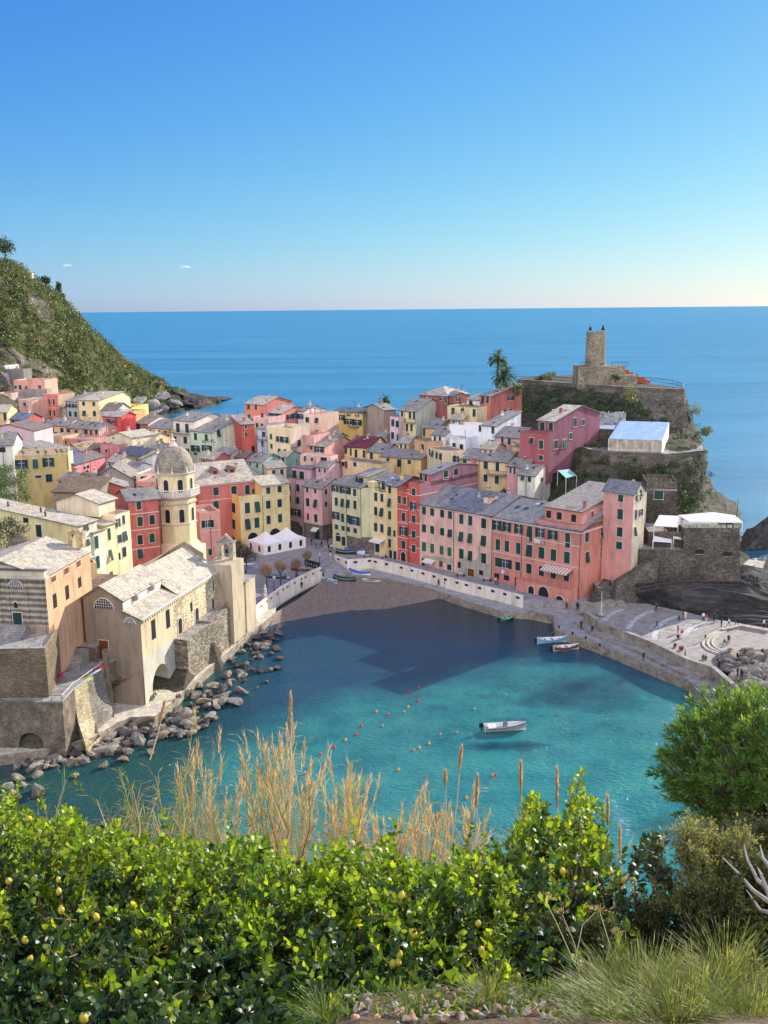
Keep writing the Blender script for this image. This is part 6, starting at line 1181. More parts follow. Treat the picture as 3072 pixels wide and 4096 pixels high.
def boulder(p, s, mi, label, group, rz=None, name='boulder', rnd=random):
    o = bpy.data.objects.new(name, rnd.choice(BM_)); C.objects.link(o); o.location = p; o.scale = s; o.rotation_euler = (rnd.uniform(-.35,.35),rnd.uniform(-.35,.35),rnd.uniform(0,6.3) if rz is None else rz)
    o.material_slots[0].link = 'OBJECT'; o.material_slots[0].material = BR[mi]; return tag(o,label,'boulder',group)
p_ = P(*px('J',1580,800),0); boulder((p_.x+3,p_.y+5,0),(11,8,8.5),3,'dark sea stack rising behind the fort at the right edge',None,0,'sea_rock')
p_ = P(*px('E',1200,1690),0); boulder((p_.x-8,p_.y,1),(9.5,7,9),3,'dark rounded sea rock at the foot of the headland cliff',None,.3,'sea_rock')
p_ = P(*px('J',1600,1130),0); boulder((p_.x+2,p_.y+1,1),(4.5,3,3.2),1,'pale lit rock crest right of the fort',None,.3,'sea_rock')
for i,(x,y,s_) in enumerate(((1480,1000,3),(1560,1240,3.2),(1500,1180,2.4),(1640,1300,3.5),(1440,1120,3.2),(1600,1030,3))):
    p_ = P(*px('J',x,y),1.5); boulder((p_.x,p_.y,1),(s_*1.4,s_,s_*.8),(1,3)[i%2],'jagged grey rock on the shore right of the fort','shore rocks right of the fort',None,'sea_rock')
# jetty platform right of the fort
mb = MB(); q = [P(*px('J',*c_),3.4) for c_ in ((1430,935),(1480,890),(1630,905),(1620,975))]; mb.prism(XY(q),1,3.4,CONC,PAVEL); railing(mb,q[3],q[2],1,PIPE,1.2,.04); railing(mb,q[2],q[1],1,PIPE,1.2,.04); tag(mb.build('bathing_platform'),'small sunlit railed platform over the rocks right of the bastion','platform')
# ------------------------------------------------------------------ foliage helpers
def rnd_unit(n_): v = RS.normal(size=(n_,3)); return v/np.linalg.norm(v,axis=1,keepdims=True)
def quad_mesh(name, ctr, nrm, dr, L, W_, mat_, parent=None, loc=None, six=False, curl=.15):
    ctr = np.asarray(ctr,float); n_ = len(ctr); dr = dr/np.linalg.norm(dr,axis=1,keepdims=True); sd_ = np.cross(dr,nrm); sd_ /= np.linalg.norm(sd_,axis=1,keepdims=True)+1e-9; nn = np.cross(sd_,dr)
    L = np.broadcast_to(np.asarray(L,float),(n_,))[:,None]; W_ = np.broadcast_to(np.asarray(W_,float),(n_,))[:,None]
    if six: st = [(0,0,0),(.32,.5,.5),(.32,-.5,.5),(.72,.42,.35),(.72,-.42,.35),(1,0,-.6)]; fc = [(0,1,2),(2,1,3,4),(4,3,5)]
    else: st = [(0,0,0),(.5,.5,0),(1,0,0),(.5,-.5,0)]; fc = [(0,1,2,3)]
    V = np.stack([ctr+dr*L*a_+sd_*W_*b_+nn*L*curl*c_ for a_,b_,c_ in st],1).reshape(-1,3); k_ = len(st)
    off = Vector(parent.location) if parent is not None and loc is None else Vector(loc or (0,0,0)); V = V-np.array(off)
    lv = []; ls_ = []; base = np.arange(n_)*k_
    idx = np.concatenate([base[:,None]+np.array(f)[None,:] for f in fc],1).ravel(); per = np.array([len(f) for f in fc]); tot = np.tile(per,n_)
    me = bpy.data.meshes.new(name); me.vertices.add(len(V)); me.vertices.foreach_set('co',V.ravel()); me.loops.add(len(idx)); me.loops.foreach_set('vertex_index',idx.astype(np.int32))
    me.polygons.add(len(tot)); me.polygons.foreach_set('loop_start',np.concatenate([[0],np.cumsum(tot)[:-1]]).astype(np.int32)); me.polygons.foreach_set('loop_total',tot.astype(np.int32))
    me.materials.append(mat_); me.update(calc_edges=True); me.validate()
    o = bpy.data.objects.new(name, me); C.objects.link(o)
    if parent is not None: o.parent = parent
    if loc is not None: o.location = loc
    return o
def clumps(name, pts, rad, per, leaf, mat_, parent=None, flat=.75, loc=None):
    pts = np.asarray(pts,float); n_ = len(pts); rad = np.broadcast_to(np.asarray(rad,float),(n_,)); u = rnd_unit(n_*per); r = (RS.rand(n_*per)**.4)[:,None]
    c_ = np.repeat(pts,per,0)+u*r*np.repeat(rad,per)[:,None]*np.array([1,1,flat]); nn = rnd_unit(n_*per)*.6+u; d_ = rnd_unit(n_*per)+np.array([0,0,.5])
    L = np.repeat(leaf if np.ndim(leaf) else np.full(n_,leaf),per)*RS.uniform(.6,1.4,n_*per)
    return quad_mesh(name,c_,nn,d_,L,L*.7,mat_,parent,loc)
G_DK = leafm((34,50,30),(78,92,48),.2); G_OL = leafm((90,100,58),(138,136,86),.25); G_MD = leafm((54,76,42),(106,124,62),.25)
# ------------------------------------------------------------------ far left hill
rid = [(-300,860,400),(0,1040,430),(60,1052,440),(130,1115,450),(200,1168,460),(250,1210,470),(290,1248,480),(340,1296,490),(390,1340,505),(450,1390,520),(500,1444,535),(560,1490,555),(610,1530,575),(650,1550,590),(700,1568,610),(780,1592,628),(868,1604,640)]
bas = [(-300,1520,345),(0,1500,352),(60,1480,355),(130,1525,360),(200,1560,365),(250,1590,372),(300,1612,380),(360,1640,390),(430,1664,410),(480,1672,430),(530,1682,450),(580,1692,480),(620,1684,520),(660,1672,560),(720,1652,585),(800,1638,605),(874,1614,640)]
rv = [at(*q) for q in rid]; bv = [at(*q) for q in bas]; NU, NV = 150, 46; grid = []
for j in range(-3,NV+3):
    row = []
    for i in range(NU+1):
        a_, b_ = samp(rv,i/NU), samp(bv,i/NU)
        if j < 0: q = a_+Vector((6,40*-j,-(a_.z+4)*(-j)/3))
        else:
            t = min(j/NV,1); tt = t; q = a_.lerp(b_,tt); q.z += math.sin(math.pi*t)*2.5
            if j > NV: q = b_+Vector((0,-3*(j-NV),-5*(j-NV)))
        am_ = min(1,.15+1.7*min(max(j,0)/NV,1))*(.35 if i > NU*.9 else 1)
        nn = noise.noise_vector(q*.022)*11+noise.noise_vector(q*.07)*4.5+noise.noise_vector(q*.25)*1.6
        if j >= 0 and i/NU > .62: nn += noise.noise_vector(Vector((q.x*.1,q.y*.1,q.z*.5)))*5+noise.noise_vector(q*.4)*2
        row.append(q+Vector((nn.x,nn.y,nn.z*.8))*am_*(1 if 0 <= j <= NV else .3))
    grid.append(row)
vv = [tuple(p) for r_ in grid for p in r_]; w1 = NU+1; ff = [(j*w1+i,j*w1+i+1,(j+1)*w1+i+1,(j+1)*w1+i) for j in range(len(grid)-1) for i in range(NU)]
me = bpy.data.meshes.new('hill'); me.from_pydata(vv,[],ff); RKL = rock((112,106,92),(160,148,124),.12,'cliff_rock',(1,1,.5),bs=1.); SCR = rock((84,88,52),(120,112,74),.09,'scrub_soil',bs=.8)
me.materials.append(SCR); me.materials.append(RKL); RKD = rock((62,60,56),(112,104,92),.1,'shore_rock',(.6,.6,1.2)); me.materials.append(RKD)
mi_ = []
for j in range(len(grid)-1):
    for i in range(NU):
        u, v_ = i/NU, (j-3)/NV; q = grid[j][i]; nv_ = noise.noise(q*.035+Vector((3,0,0)))
        mi_.append(2 if (u > .80 and v_ > .1) or (u > .64 and v_ > .58+nv_*.25) or (u > .5 and v_ > .82+nv_*.2) or u > .86 else (1 if (nv_ > .36 and v_ > .25) or (v_ > .85 and nv_ > 0) or (.13 < u < .26 and v_ > .72) else 0))
me.polygons.foreach_set('material_index',mi_); struct(link('hill',me))
pts = []; rr_l = []
for _ in range(5200):
    i = RS.randint(0,int(NU*.84)); j = RS.randint(2,NV+2); q = grid[j][i]; m_i = mi_[min(j,len(grid)-2)*NU+min(i,NU-1)]
    if m_i == 2 and RS.rand() < .85 or m_i == 1 and RS.rand() < .8: continue
    r_ = RS.uniform(.8,2.4)*(1.2 if j < NV*.4 else 1); pts.append((q.x,q.y,q.z+r_*.35)); rr_l.append(r_)
pts = np.array(pts); rr_l = np.array(rr_l); sel = RS.rand(len(pts))
for nm, lo, hi, mt in (('scrub',0,.42,G_OL),('scrub',.42,.75,G_MD),('scrub',.75,1,G_DK)):
    k_ = (sel >= lo)&(sel < hi); o = clumps(nm,pts[k_],rr_l[k_],26,.62,mt); tag(o,{.42:'pale olive scrub bushes over the steep left hillside',.75:'mid green scrub bushes over the steep left hillside',1:'dark evergreen scrub bushes over the steep left hillside'}[hi],'scrub',None,'stuff')
def tree(nm, base, crown, r, h, label, cat, mat_, n_=26, per=60, leaf=.3, trunk=.15, flat=.8, group=None, shape='round', barkc=(84,70,56)):
    base = Vector(base); crown = Vector(crown); t = empty(nm, tuple(base), label, cat, group); mb = MB(); bk = rock(barkc,barkc,2.,'bark')
    mb.tube([base-Vector((0,0,.3)),base.lerp(crown,.45)+Vector((.1*r,0,0)),crown],[trunk,trunk*.75,trunk*.3],bk,8)
    cp = []
    for i in range(n_):
        u = rnd_unit(1)[0]; 
        if shape == 'cone': tz = RS.rand(); u = u*np.array([1,1,0])*(1-tz)*1.1+np.array([0,0,tz*2-1]); c_ = np.array(crown)+u*np.array([r,r,h])
        else: c_ = np.array(crown)+u*np.array([r,r,h])*RS.uniform(.5,.9)
        cp.append(c_)
        if i%3 == 0: mb.tube([base.lerp(crown,.6),base.lerp(crown,.7).lerp(Vector(c_),.6)+Vector((0,0,-.1*r)),Vector(c_)],[trunk*.4,trunk*.22,trunk*.08],bk,5)
    mb.build('trunk',t); clumps('crown',cp,r*.42,per,leaf,mat_,t,flat); return t
p_ = at(18,1050,432); tree('pine_tree',p_,p_+Vector((0,0,7)),6.5,3.2,'dark umbrella pine on the ridge at the top left','tree',G_DK,30,50,.7,.35)
p_ = at(238,1205,468); tree('conifer_tree',p_,p_+Vector((0,0,4)),2.6,4.2,'dark pointed conifer against the sky on the hill ridge','tree',G_DK,26,50,.55,.25,shape='cone')
p_ = at(180,1150,455); tree('hill_tree',p_,p_+Vector((0,0,3)),2.8,1.8,'small dark tree beside the pale hilltop house','tree',G_DK,20,40,.55,.2)
hh_ = empty('hill_house',tuple(at(100,1130,446)),'pale plastered hilltop house half hidden in scrub','house'); a_ = at(72,1120,444); v_ = volume(hh_,(a_.x,a_.y,0),hv(80),6,6,a_.z-6,a_.z+3.0,plaster((222,216,205)),'F',1.,slate(SLL))
a_ = at(132,1152,450); hh_ = empty('hill_ruin',tuple(a_),'narrow pinkish ruined turret below the hilltop house','ruin'); v_ = volume(hh_,(a_.x,a_.y,0),hv(80),2.6,3,a_.z-5,a_.z+2.2,plaster((206,176,156)),'flat',0,para=.7)
for i,(x0,y0,x1,y1,Y_) in enumerate(((0,1248,190,1240,418),(60,1215,150,1178,425),(110,1205,195,1200,430),(20,1145,100,1172,432))):
    a_, b_ = at(x0,y0,Y_), at(x1,y1,Y_); mb = MB(); mb.box(a_-Vector((0,0,3)),Vector((b_.x-a_.x,0,0)),(0,1,0),(0,0,3+b_.z-a_.z if b_.z < a_.z else 3),RKL,); 
    tag(mb.build('terrace_wall'),['long lowest stone terrace wall on the left hill','short slanting terrace wall under the hilltop house','middle stone terrace wall on the left hill','upper stone terrace wall near the umbrella pine'][i],'wall')
# big boulders at the foot of the hill
for i,(x,y,s_,Y_) in enumerate(((505,1505,5,520),(640,1585,7,470),(600,1620,9,440),(650,1640,6,445),(560,1600,7,430),(700,1610,8,560),(610,1655,6,430))):
    p_ = at(x,y,Y_); boulder(tuple(p_),(s_*.55,s_*.8,s_*.3),(0,1)[i%2],'large slanting slab of rock at the foot of the left hill','slab rocks below the left hill',RS.uniform(0,3),'rock_slab')
# ------------------------------------------------------------------ vegetation on the castle headland and gardens
pts = []; rl_ = []
for _ in range(1500):
    s_ = RS.rand()*.46; li = RS.randint(8,len(lay)-2); L_ = lay[li]; q = L_[int(s_*NC)]
    if q.z > 24 and q.z < 29 and RS.rand() < .8: continue
    r_ = RS.uniform(.5,1.5); pts.append((q.x+RS.normal()*1.2,q.y+RS.normal()*1.2,q.z+.3)); rl_.append(r_)
for _ in range(260):                                                   # slope under the rampart
    x_ = RS.uniform(2080,2560); t = RS.rand(); Y_ = 300-(x_-2070)*.075-18*t; pts.append((col(x_,Y_,36-9*t),Y_-1,36.5-9.5*t)); rl_.append(RS.uniform(.8,2.1))
for _ in range(330):                                                   # garden between marquee wall and pink roofs
    x_ = RS.uniform(2230,2680); t = RS.rand(); Y_ = 219-12*t-RS.rand()*2; z_ = 23-11*t; pts.append((col(x_,Y_,z_),Y_,z_)); rl_.append(RS.uniform(.6,1.6))
pts = np.array(pts); rl_ = np.array(rl_); sel = RS.rand(len(pts))
o = clumps('shrubbery',pts[sel<.6],rl_[sel<.6],46,.34,G_DK); tag(o,'dark shrubs covering the shaded slopes of the castle headland','shrubs',None,'stuff')
o = clumps('shrubbery',pts[sel>=.6],rl_[sel>=.6],46,.34,G_MD); tag(o,'lighter green shrubs among the slopes of the castle headland','shrubs',None,'stuff')
for i,(fr_,x,y,Y_,r_,lb) in enumerate((('E',990,850,262,3.2,'bright green bush hanging off the right edge of the rampart'),('E',1130,1020,236,1.5,'small bush on the cliff corner beyond the marquee'),('E',480,700,259,2.6,'pale flowering bush growing out of the rampart wall'),('D',950,615,300,2.2,'pale round bush on the castle plateau left of the keep'),('D',850,625,302,1.5,'small olive bush at the left end of the plateau'),('E',510,560,292,1.3,'green bush beside the orange netting'),('E',350,560,276,1.4,'dry bush at the foot of the keep'),('D',640,740,262,2.,'leafy bush behind the terracotta hillside house'))):
    p_ = at(*px(fr_,x,y),Y_); tree('bush',p_-Vector((0,0,r_*.8)),p_,r_,r_*.8,lb,'bush',G_OL if i in (0,1,2,3) else G_MD,16,60,.3,.08)
def palm(label, base, crown, R, nf, fan=False, nm='palm_tree'):
    base = Vector(base); crown = Vector(crown); t = empty(nm,tuple(base),label,'palm tree'); mb = MB(); bk = rock((110,92,70),(130,112,86),2.,'palm_bark')
    mb.tube([base-Vector((0,0,1)),base.lerp(crown,.5),crown],[.38,.3,.34],bk,9); mb.build('trunk',t); C_, N_, D_, L_, W_ = [],[],[],[],[]
    for i in range(nf):
        az = i*2.399; el = math.radians(RS.uniform(-25,80)); d0 = np.array([math.cos(az)*math.cos(el),math.sin(az)*math.cos(el),math.sin(el)]); p = np.array(crown); ns = 12; l_ = R*RS.uniform(.85,1.1)
        if fan: 
            e_ = p+d0*l_*.55
            for j in range(16):
                dd = d0+rnd_unit(1)[0]*.75; C_.append(e_); N_.append(rnd_unit(1)[0]+d0*.2); D_.append(dd); L_.append(l_*.5); W_.append(.14)
            C_.append(p); N_.append([0,0,1]); D_.append(d0); L_.append(l_*.6); W_.append(.1); continue
        d = d0.copy()
        for j in range(ns):
            q = p+d*l_/ns; sd_ = np.cross(d,[0,0,1.]); sd_ /= np.linalg.norm(sd_)+1e-6; ll = R*.26*math.sin(math.pi*(j+1.5)/(ns+2))+.08
            C_.append(p); N_.append(np.cross(sd_,d)); D_.append(d); L_.append(l_/ns*1.2); W_.append(.14)
            for s_ in (-1,1):
                for h_2 in (0,.5): C_.append(p+(q-p)*h_2); N_.append(np.array([0,0,1.])+sd_*s_*.3); D_.append(sd_*s_*1.+d*.9+np.array([0,0,-.15])); L_.append(ll); W_.append(.2)
            p = q; d = d+np.array([0,0,-.14]); d /= np.linalg.norm(d)
    quad_mesh('crown',np.array(C_),np.array(N_),np.array(D_),np.array(L_),np.array(W_),leafm((62,84,40),(130,140,84),.3),t); return t
b_ = at(*px('D',447,700),272); c_ = at(*px('D',455,445),272); palm('taller slender date palm on the headland crest',b_,c_,3.5,44)
b_ = at(*px('D',498,700),268); c_ = at(*px('D',512,610),268); palm('shorter bushy date palm on the headland crest',b_,c_,4.3,56)
b_ = at(*px('C',798,330),287); c_ = at(*px('C',803,240),287); palm('lone fan palm rising above the ochre yellow house',b_,c_,2.3,40)
# garden at the far left, behind the slab roofed house
gx = at(*px('A',250,960),190)
pts = [tuple(at(*px('A',x,y),Y_)) for x,y,Y_ in [(RS.uniform(-60,260),RS.uniform(760,1060),RS.uniform(183,200)) for _ in range(70)]]
o = clumps('garden_shrubs',pts,1.3,90,.26,G_MD); tag(o,'green garden shrubs left of the slab roofed house','shrubs',None,'stuff')
pts = [tuple(at(*px('F',x,y),Y_)) for x,y,Y_ in [(RS.uniform(-60,230),RS.uniform(300,700),RS.uniform(150,158)) for _ in range(46)]]
o = clumps('garden_shrubs',pts,1.3,90,.24,G_DK); tag(o,'dark shrubs in the gap behind the striped church','shrubs',None,'stuff')
mb = MB(); a_ = at(*px('A',-60,1240),176); mb.prism([(a_.x-6,150),(a_.x+6,150),(a_.x+9,170),(a_.x+14,206),(a_.x-6,206)],6,15,rock((70,74,48),(96,92,60),.3,'garden_soil')); struct(mb.build('garden_slope'))
p_ = at(*px('F',200,560),149.5); 
def bare(nm, base, crown, r, label, group, col_=(120,92,62), n_=1400, up_=.6, trunk=.16, tw=.02, cat='tree'):
    base = Vector(base); crown = Vector(crown); t = empty(nm,tuple(base),label,cat,group); mb = MB(); bk = rock((92,76,60),(110,92,74),2.,'bark'); hub = base.lerp(crown,.55)
    mb.tube([base-Vector((0,0,.2)),base.lerp(hub,.5)+Vector((.06,.03,0)),hub],[trunk,trunk*.85,trunk*.8],bk,8); ends = []
    for i in range(9):
        a_ = i*2.4; e_ = hub+Vector((math.cos(a_)*r*.45,math.sin(a_)*r*.45,(crown.z-hub.z)*RS.uniform(.3,.9))); mb.tube([hub,hub.lerp(e_,.5)+Vector((0,0,.1)),e_],[trunk*.5,trunk*.35,trunk*.2],bk,5); ends.append(e_)
    mb.build('trunk',t); E_ = np.array([tuple(e_) for e_ in ends])[RS.randint(0,9,n_)]; st = E_+rnd_unit(n_)*r*.12; tgt = np.array(crown)+rnd_unit(n_)*np.array([r,r,r*.95])*(RS.rand(n_)**.5)[:,None]; D_ = tgt-st+np.array([0,0,up_*r*.3]); L_ = np.linalg.norm(tgt-st,axis=1)*RS.uniform(.5,1.,n_)
    quad_mesh('twigs',st,rnd_unit(n_),D_,L_,tw,plain(col_,.9,name='twig_bark',var=.3),t); return t
bare('bare_tree',p_-Vector((0,0,2)),p_+Vector((0,0,.8)),2.8,'leafless grey shrubby tree behind the striped church',None,(150,136,128),700,.3,.1,.03)
# trees, tents and furniture on the square
for i,(bx,by,cx_,cy_,r_,lb) in enumerate(((1108,1440,1100,1235,95,'brown bare tree nearest the church end of the square'),(1238,1400,1230,1205,88,'brown bare tree in the middle of the square beside a lamp'),(1382,1330,1385,1185,76,'brown bare tree by the benches on the square'),(1485,1252,1492,1105,66,'brown bare tree next to the row of bins'))):
    b_ = P(*px('G',bx,by),3); c_ = at(*px('G',cx_,cy_),b_.y); bare('bare_tree',b_,c_,r_*.42194*b_.y/F*1.3,lb,None,(166,140,108),1900,1.0,.15,.018)
b_ = P(*px('G',902,1300),3); c_ = at(*px('G',905,1115),b_.y); tree('evergreen_tree',b_,c_,3.1,1.5,'dark spreading evergreen tree beside the white tents','tree',leafm((34,40,34),(66,66,48),.15),30,90,.2,.16)
b_ = P(*px('G',840,1200),3); c_ = at(*px('G',830,1040),b_.y); tree('evergreen_tree',b_,c_,2.,1.6,'smaller dark evergreen tree behind the bell gable','tree',leafm((34,40,34),(66,66,48),.15),20,90,.2,.12)
Nn = P(*px('G',1080,1118),3); Rr = P(*px('G',1480,1040),3); Ll = P(*px('G',932,1062),3); e1 = (Rr-Nn); tot = e1.length; e1.normalize(); e2 = Vector((-e1.y,e1.x,0)); dep = min(8,(Ll-Nn).length)
for i,lb in enumerate(('near white peaked pavilion tent with arched windows on the square','far white peaked pavilion tent with arched windows beside the yellow house')):
    o_ = Nn+e1*(tot/2*i); w2_ = tot/2-.05; t = empty('pavilion_tent',tuple(o_),lb,'tent'); mb = MB(); g3 = lambda a,b_,z: o_+e1*(w2_*a)+e2*(dep*b_)+Vector((0,0,z)); ze = 2.5; pk = 4.9; NN = 8
    for side in range(4):
        ed = [((0,0),(1,0)),((1,0),(1,1)),((1,1),(0,1)),((0,1),(0,0))][side]
        for r_ in range(NN):
            f_ = lambda q,t_: (lambda s: g3(.5+(q[0]-.5)*(1-s),.5+(q[1]-.5)*(1-s),ze+(pk-ze)*s**1.7))(t_)
            a_,b_ = r_/NN,(r_+1)/NN; mb.face([f_(ed[0],a_),f_(ed[1],a_),f_(ed[1],b_),f_(ed[0],b_)] if b_ < 1 else [f_(ed[0],a_),f_(ed[1],a_),f_(ed[0],b_)],CAN)
    mb.build('roof',t); mb = MB()
    for ed in (((0,0),(1,0)),((0,1),(0,0)),((1,0),(1,1)),((1,1),(0,1))): mb.face([g3(*ed[0],0),g3(*ed[1],0),g3(*ed[1],ze),g3(*ed[0],ze)],CAN)
    mb.build('side_panel',t)
    for a_ in (.25,.75): put_window(t,g3(a_,0,1.35),-e2,.8,1.5,'archw'); put_window(t,g3(0,a_,1.35),-e1,.8,1.5,'archw') if i == 0 else None
for i,(x,yb_,yt_,lb) in enumerate(((1178,1460,1325,'lamp post by the white wall nearest the church'),(1400,1322,1200,'lamp post between the bare trees by the white wall'),(1608,1208,1105,'lamp post at the top of the slipway'))):
    b_ = P(*px('G',x,yb_),3); zt_ = at(*px('G',x,yt_),b_.y).z; mb = MB(); t = empty('street_lamp',tuple(b_),lb,'street lamp'); mb.tube([b_,(b_.x,b_.y,zt_-.5)],[.09,.05],IRON,6); mb.lathe((b_.x,b_.y,3),[(.2,0),(.18,.3),(.1,.5)],IRON,8); mb.build('pole',t); mb = MB(); mb.lathe((b_.x,b_.y,zt_-.5),[(.08,0),(.24,.1),(.3,.5),(.1,.65),(.03,.8)],plain((190,190,186),.3,name='lamp_glass'),8); mb.build('lantern',t)
for i in range(5):
    b_ = P(*px('G',1490+i*24,1212-i*-7),3); mb = MB(); t = empty('waste_bin',tuple(b_),['dark waste bin at the near end of the row by the slipway','second dark waste bin from the near end of the slipway row','dark waste bin in the middle of the slipway row','second dark waste bin from the far end of the slipway row','dark waste bin at the far end of the row by the slipway'][i],'waste bin','row of bins at the top of the slipway'); mb.cbox(tuple(b_),.85,.8,1.15,plain((52,52,56),.5,name='bin_plastic'),.7); mb.build('body',t); mb = MB(); mb.cbox((b_.x,b_.y,4.15),.9,.85,.12,IRON,.7); mb.build('lid',t); mb = MB(); q = Vector((b_.x,b_.y,3.45))+Vector((math.sin(-.0)+.28*0,-.46,0)); mb.cbox(tuple(q),.45,.06,.5,WHT,.7); mb.build('panel',t)
b_ = P(*px('G',1094,1510),4); mb = MB(); mb.lathe(tuple(b_-Vector((0,0,0))),[(.42,0),(.4,.6),(.3,.7),(.28,1.5),(.35,1.6),(.18,1.9),(.2,2.3),(.05,2.6)],TRIM,10); tag(mb.build('pillar'),'small cream stone pillar on the white wall by the square','pillar')
b_ = P(*px('N',1395,575),2.6); zt_ = at(*px('N',1398,318),b_.y).z; mb = MB(); mb.tube([b_,(b_.x,b_.y,zt_)],[.08,.05],WHT,6); mb.lathe(tuple(b_),[(.9,0),(.75,.45),(.3,.6)],CONC,10); tag(mb.build('flagpole'),'bare white flagpole beside the salmon corner house','flagpole')
t = empty('scaffolding',tuple(at(*px('A',1020,620),268)),'light metal scaffolding around the cream house in the old village','scaffolding'); mb = MB()
for (xa,ya,Ya),(xb,yb_,Yb) in (((940,430,272),(1020,400,272)),((1020,560,266),(1340,600,264)),((1240,470,266),(1350,440,266))):
    a_, b_ = at(*px('A',xa,ya),Ya), at(*px('A',xb,yb_),Yb)
    for s_ in range(5):
        q = a_.lerp(b_,s_/4); mb.tube([q-Vector((0,0,5)),q+Vector((0,0,1.5))],.06,WHT,4)
    for z_ in range(5): mb.tube([a_+Vector((0,0,1-z_*1.3)),b_+Vector((0,0,1-z_*1.3))],.05,WHT,4)
mb.build('frame',t)
mb = MB(); a_ = at(*px('A',690,600),232); BN = plain((110,150,196),.7,name='blue_netting',var=.35,sc=1.5)
for i in range(9): mb.tube([(a_.x+i*.3,a_.y,a_.z-3.5),(a_.x+i*.3,a_.y,a_.z+.6)],.035,BN,4)
for i in range(12): mb.tube([(a_.x,a_.y,a_.z-3.4+i*.36),(a_.x+2.5,a_.y,a_.z-3.4+i*.36)],.03,BN,4)
tag(mb.build('blue_net'),'pale blue safety netting beside the flower pot terrace','netting')
# ------------------------------------------------------------------ foreground slope
prf = [(-3,58.3),(2,57.7),(4.5,56.28),(5.3,55.86),(8,53.6),(11,51.2),(15,48.6),(20,44.5),(40,28),(75,-1),(90,-6)]
def gh(x, y):
    for (a_,za),(b_,zb) in zip(prf,prf[1:]):
        if y <= b_: z = za+(zb-za)*(y-a_)/(b_-a_); break
    else: z = -6
    return z-.7*max(0,min((-.25-x)/.6,1))*(1 if y < 9 else max(0,1-(y-9)/8))
vv = []; xs_ = np.concatenate([np.linspace(-60,-8,27),np.linspace(-7.8,7.8,105),np.linspace(8,60,27)]); ys_ = np.concatenate([np.linspace(-3,12,100),np.linspace(12.5,90,60)])
for y in ys_:
    for x in xs_: vv.append((x,y,gh(x,y)+.10*noise.noise(Vector((x*1.3,y*1.3,0)))+.04*noise.noise(Vector((x*6,y*6,0)))+(.8*noise.noise(Vector((x*.12,y*.12,3))) if y > 14 else 0)))
nx_ = len(xs_); ff = [(j*nx_+i,j*nx_+i+1,(j+1)*nx_+i+1,(j+1)*nx_+i) for j in range(len(ys_)-1) for i in range(nx_-1)]
me = bpy.data.meshes.new('hillside'); me.from_pydata(vv,[],ff); me.materials.append(rock((96,80,60),(124,106,80),1.6,'dry_soil',bs=.5)); struct(link('hillside',me))
def Xn(x, Y): return (x-CX)/F*(Y*.98+.9)
def topY(x):      # hedge outline in the photograph
    T_ = [(-200,3240),(0,3200),(80,3170),(140,3250),(220,3260),(290,3190),(350,3290),(450,3260),(560,3330),(700,3330),(820,3360),(1000,3330),(1060,3330),(1120,3400),(1250,3420),(1360,3350),(1480,3420),(1560,3310),(1600,3420),(1700,3440),(1800,3430),(1900,3370),(1960,3400),(2040,3430),(2090,3180),(2160,3150),(2230,3260),(2320,3150),(2370,3140),(2430,3250),(2440,3420),(2500,3500),(2560,3330),(2620,3320),(2680,3430),(2760,3600),(2900,3800)]
    for (a_,ya),(b_,yb) in zip(T_,T_[1:]):
        if x <= b_: return ya+(yb-ya)*(x-a_)/(b_-a_)
    return 3900
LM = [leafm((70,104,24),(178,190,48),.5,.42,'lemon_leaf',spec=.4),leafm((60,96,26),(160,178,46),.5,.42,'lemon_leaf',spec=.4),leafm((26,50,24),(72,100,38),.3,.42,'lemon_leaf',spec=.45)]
LEMC = plain((206,184,62),.4,name='lemon_peel',var=.12,sc=20); BARK = rock((116,98,78),(150,132,110),6.,'lemon_bark',bs=.3)
cent = [-100,260,640,1010,1370,1720,2080,2330,2560]; lbl = ['lemon tree cut by the left edge of the foreground','lemon tree with several fruits at the lower left','lemon tree with bright yellow top leaves left of centre','lemon tree below the tallest golden reeds','lemon tree in the middle of the foreground hedge','lemon tree with an arching dark branch right of centre','tall lemon tree rising against the water on the right','lemon tree with two tall leafy shoots on the right','dark thin lemon tree with one pale lemon against the water']
def ypY(ypx): # distance of the foliage surface for a photograph row
    t = min(max((ypx-3150)/(4096-3150),0),1.15); return 8.6-3.5*t
def onp(x, y, Y): return at(x,y,Y)
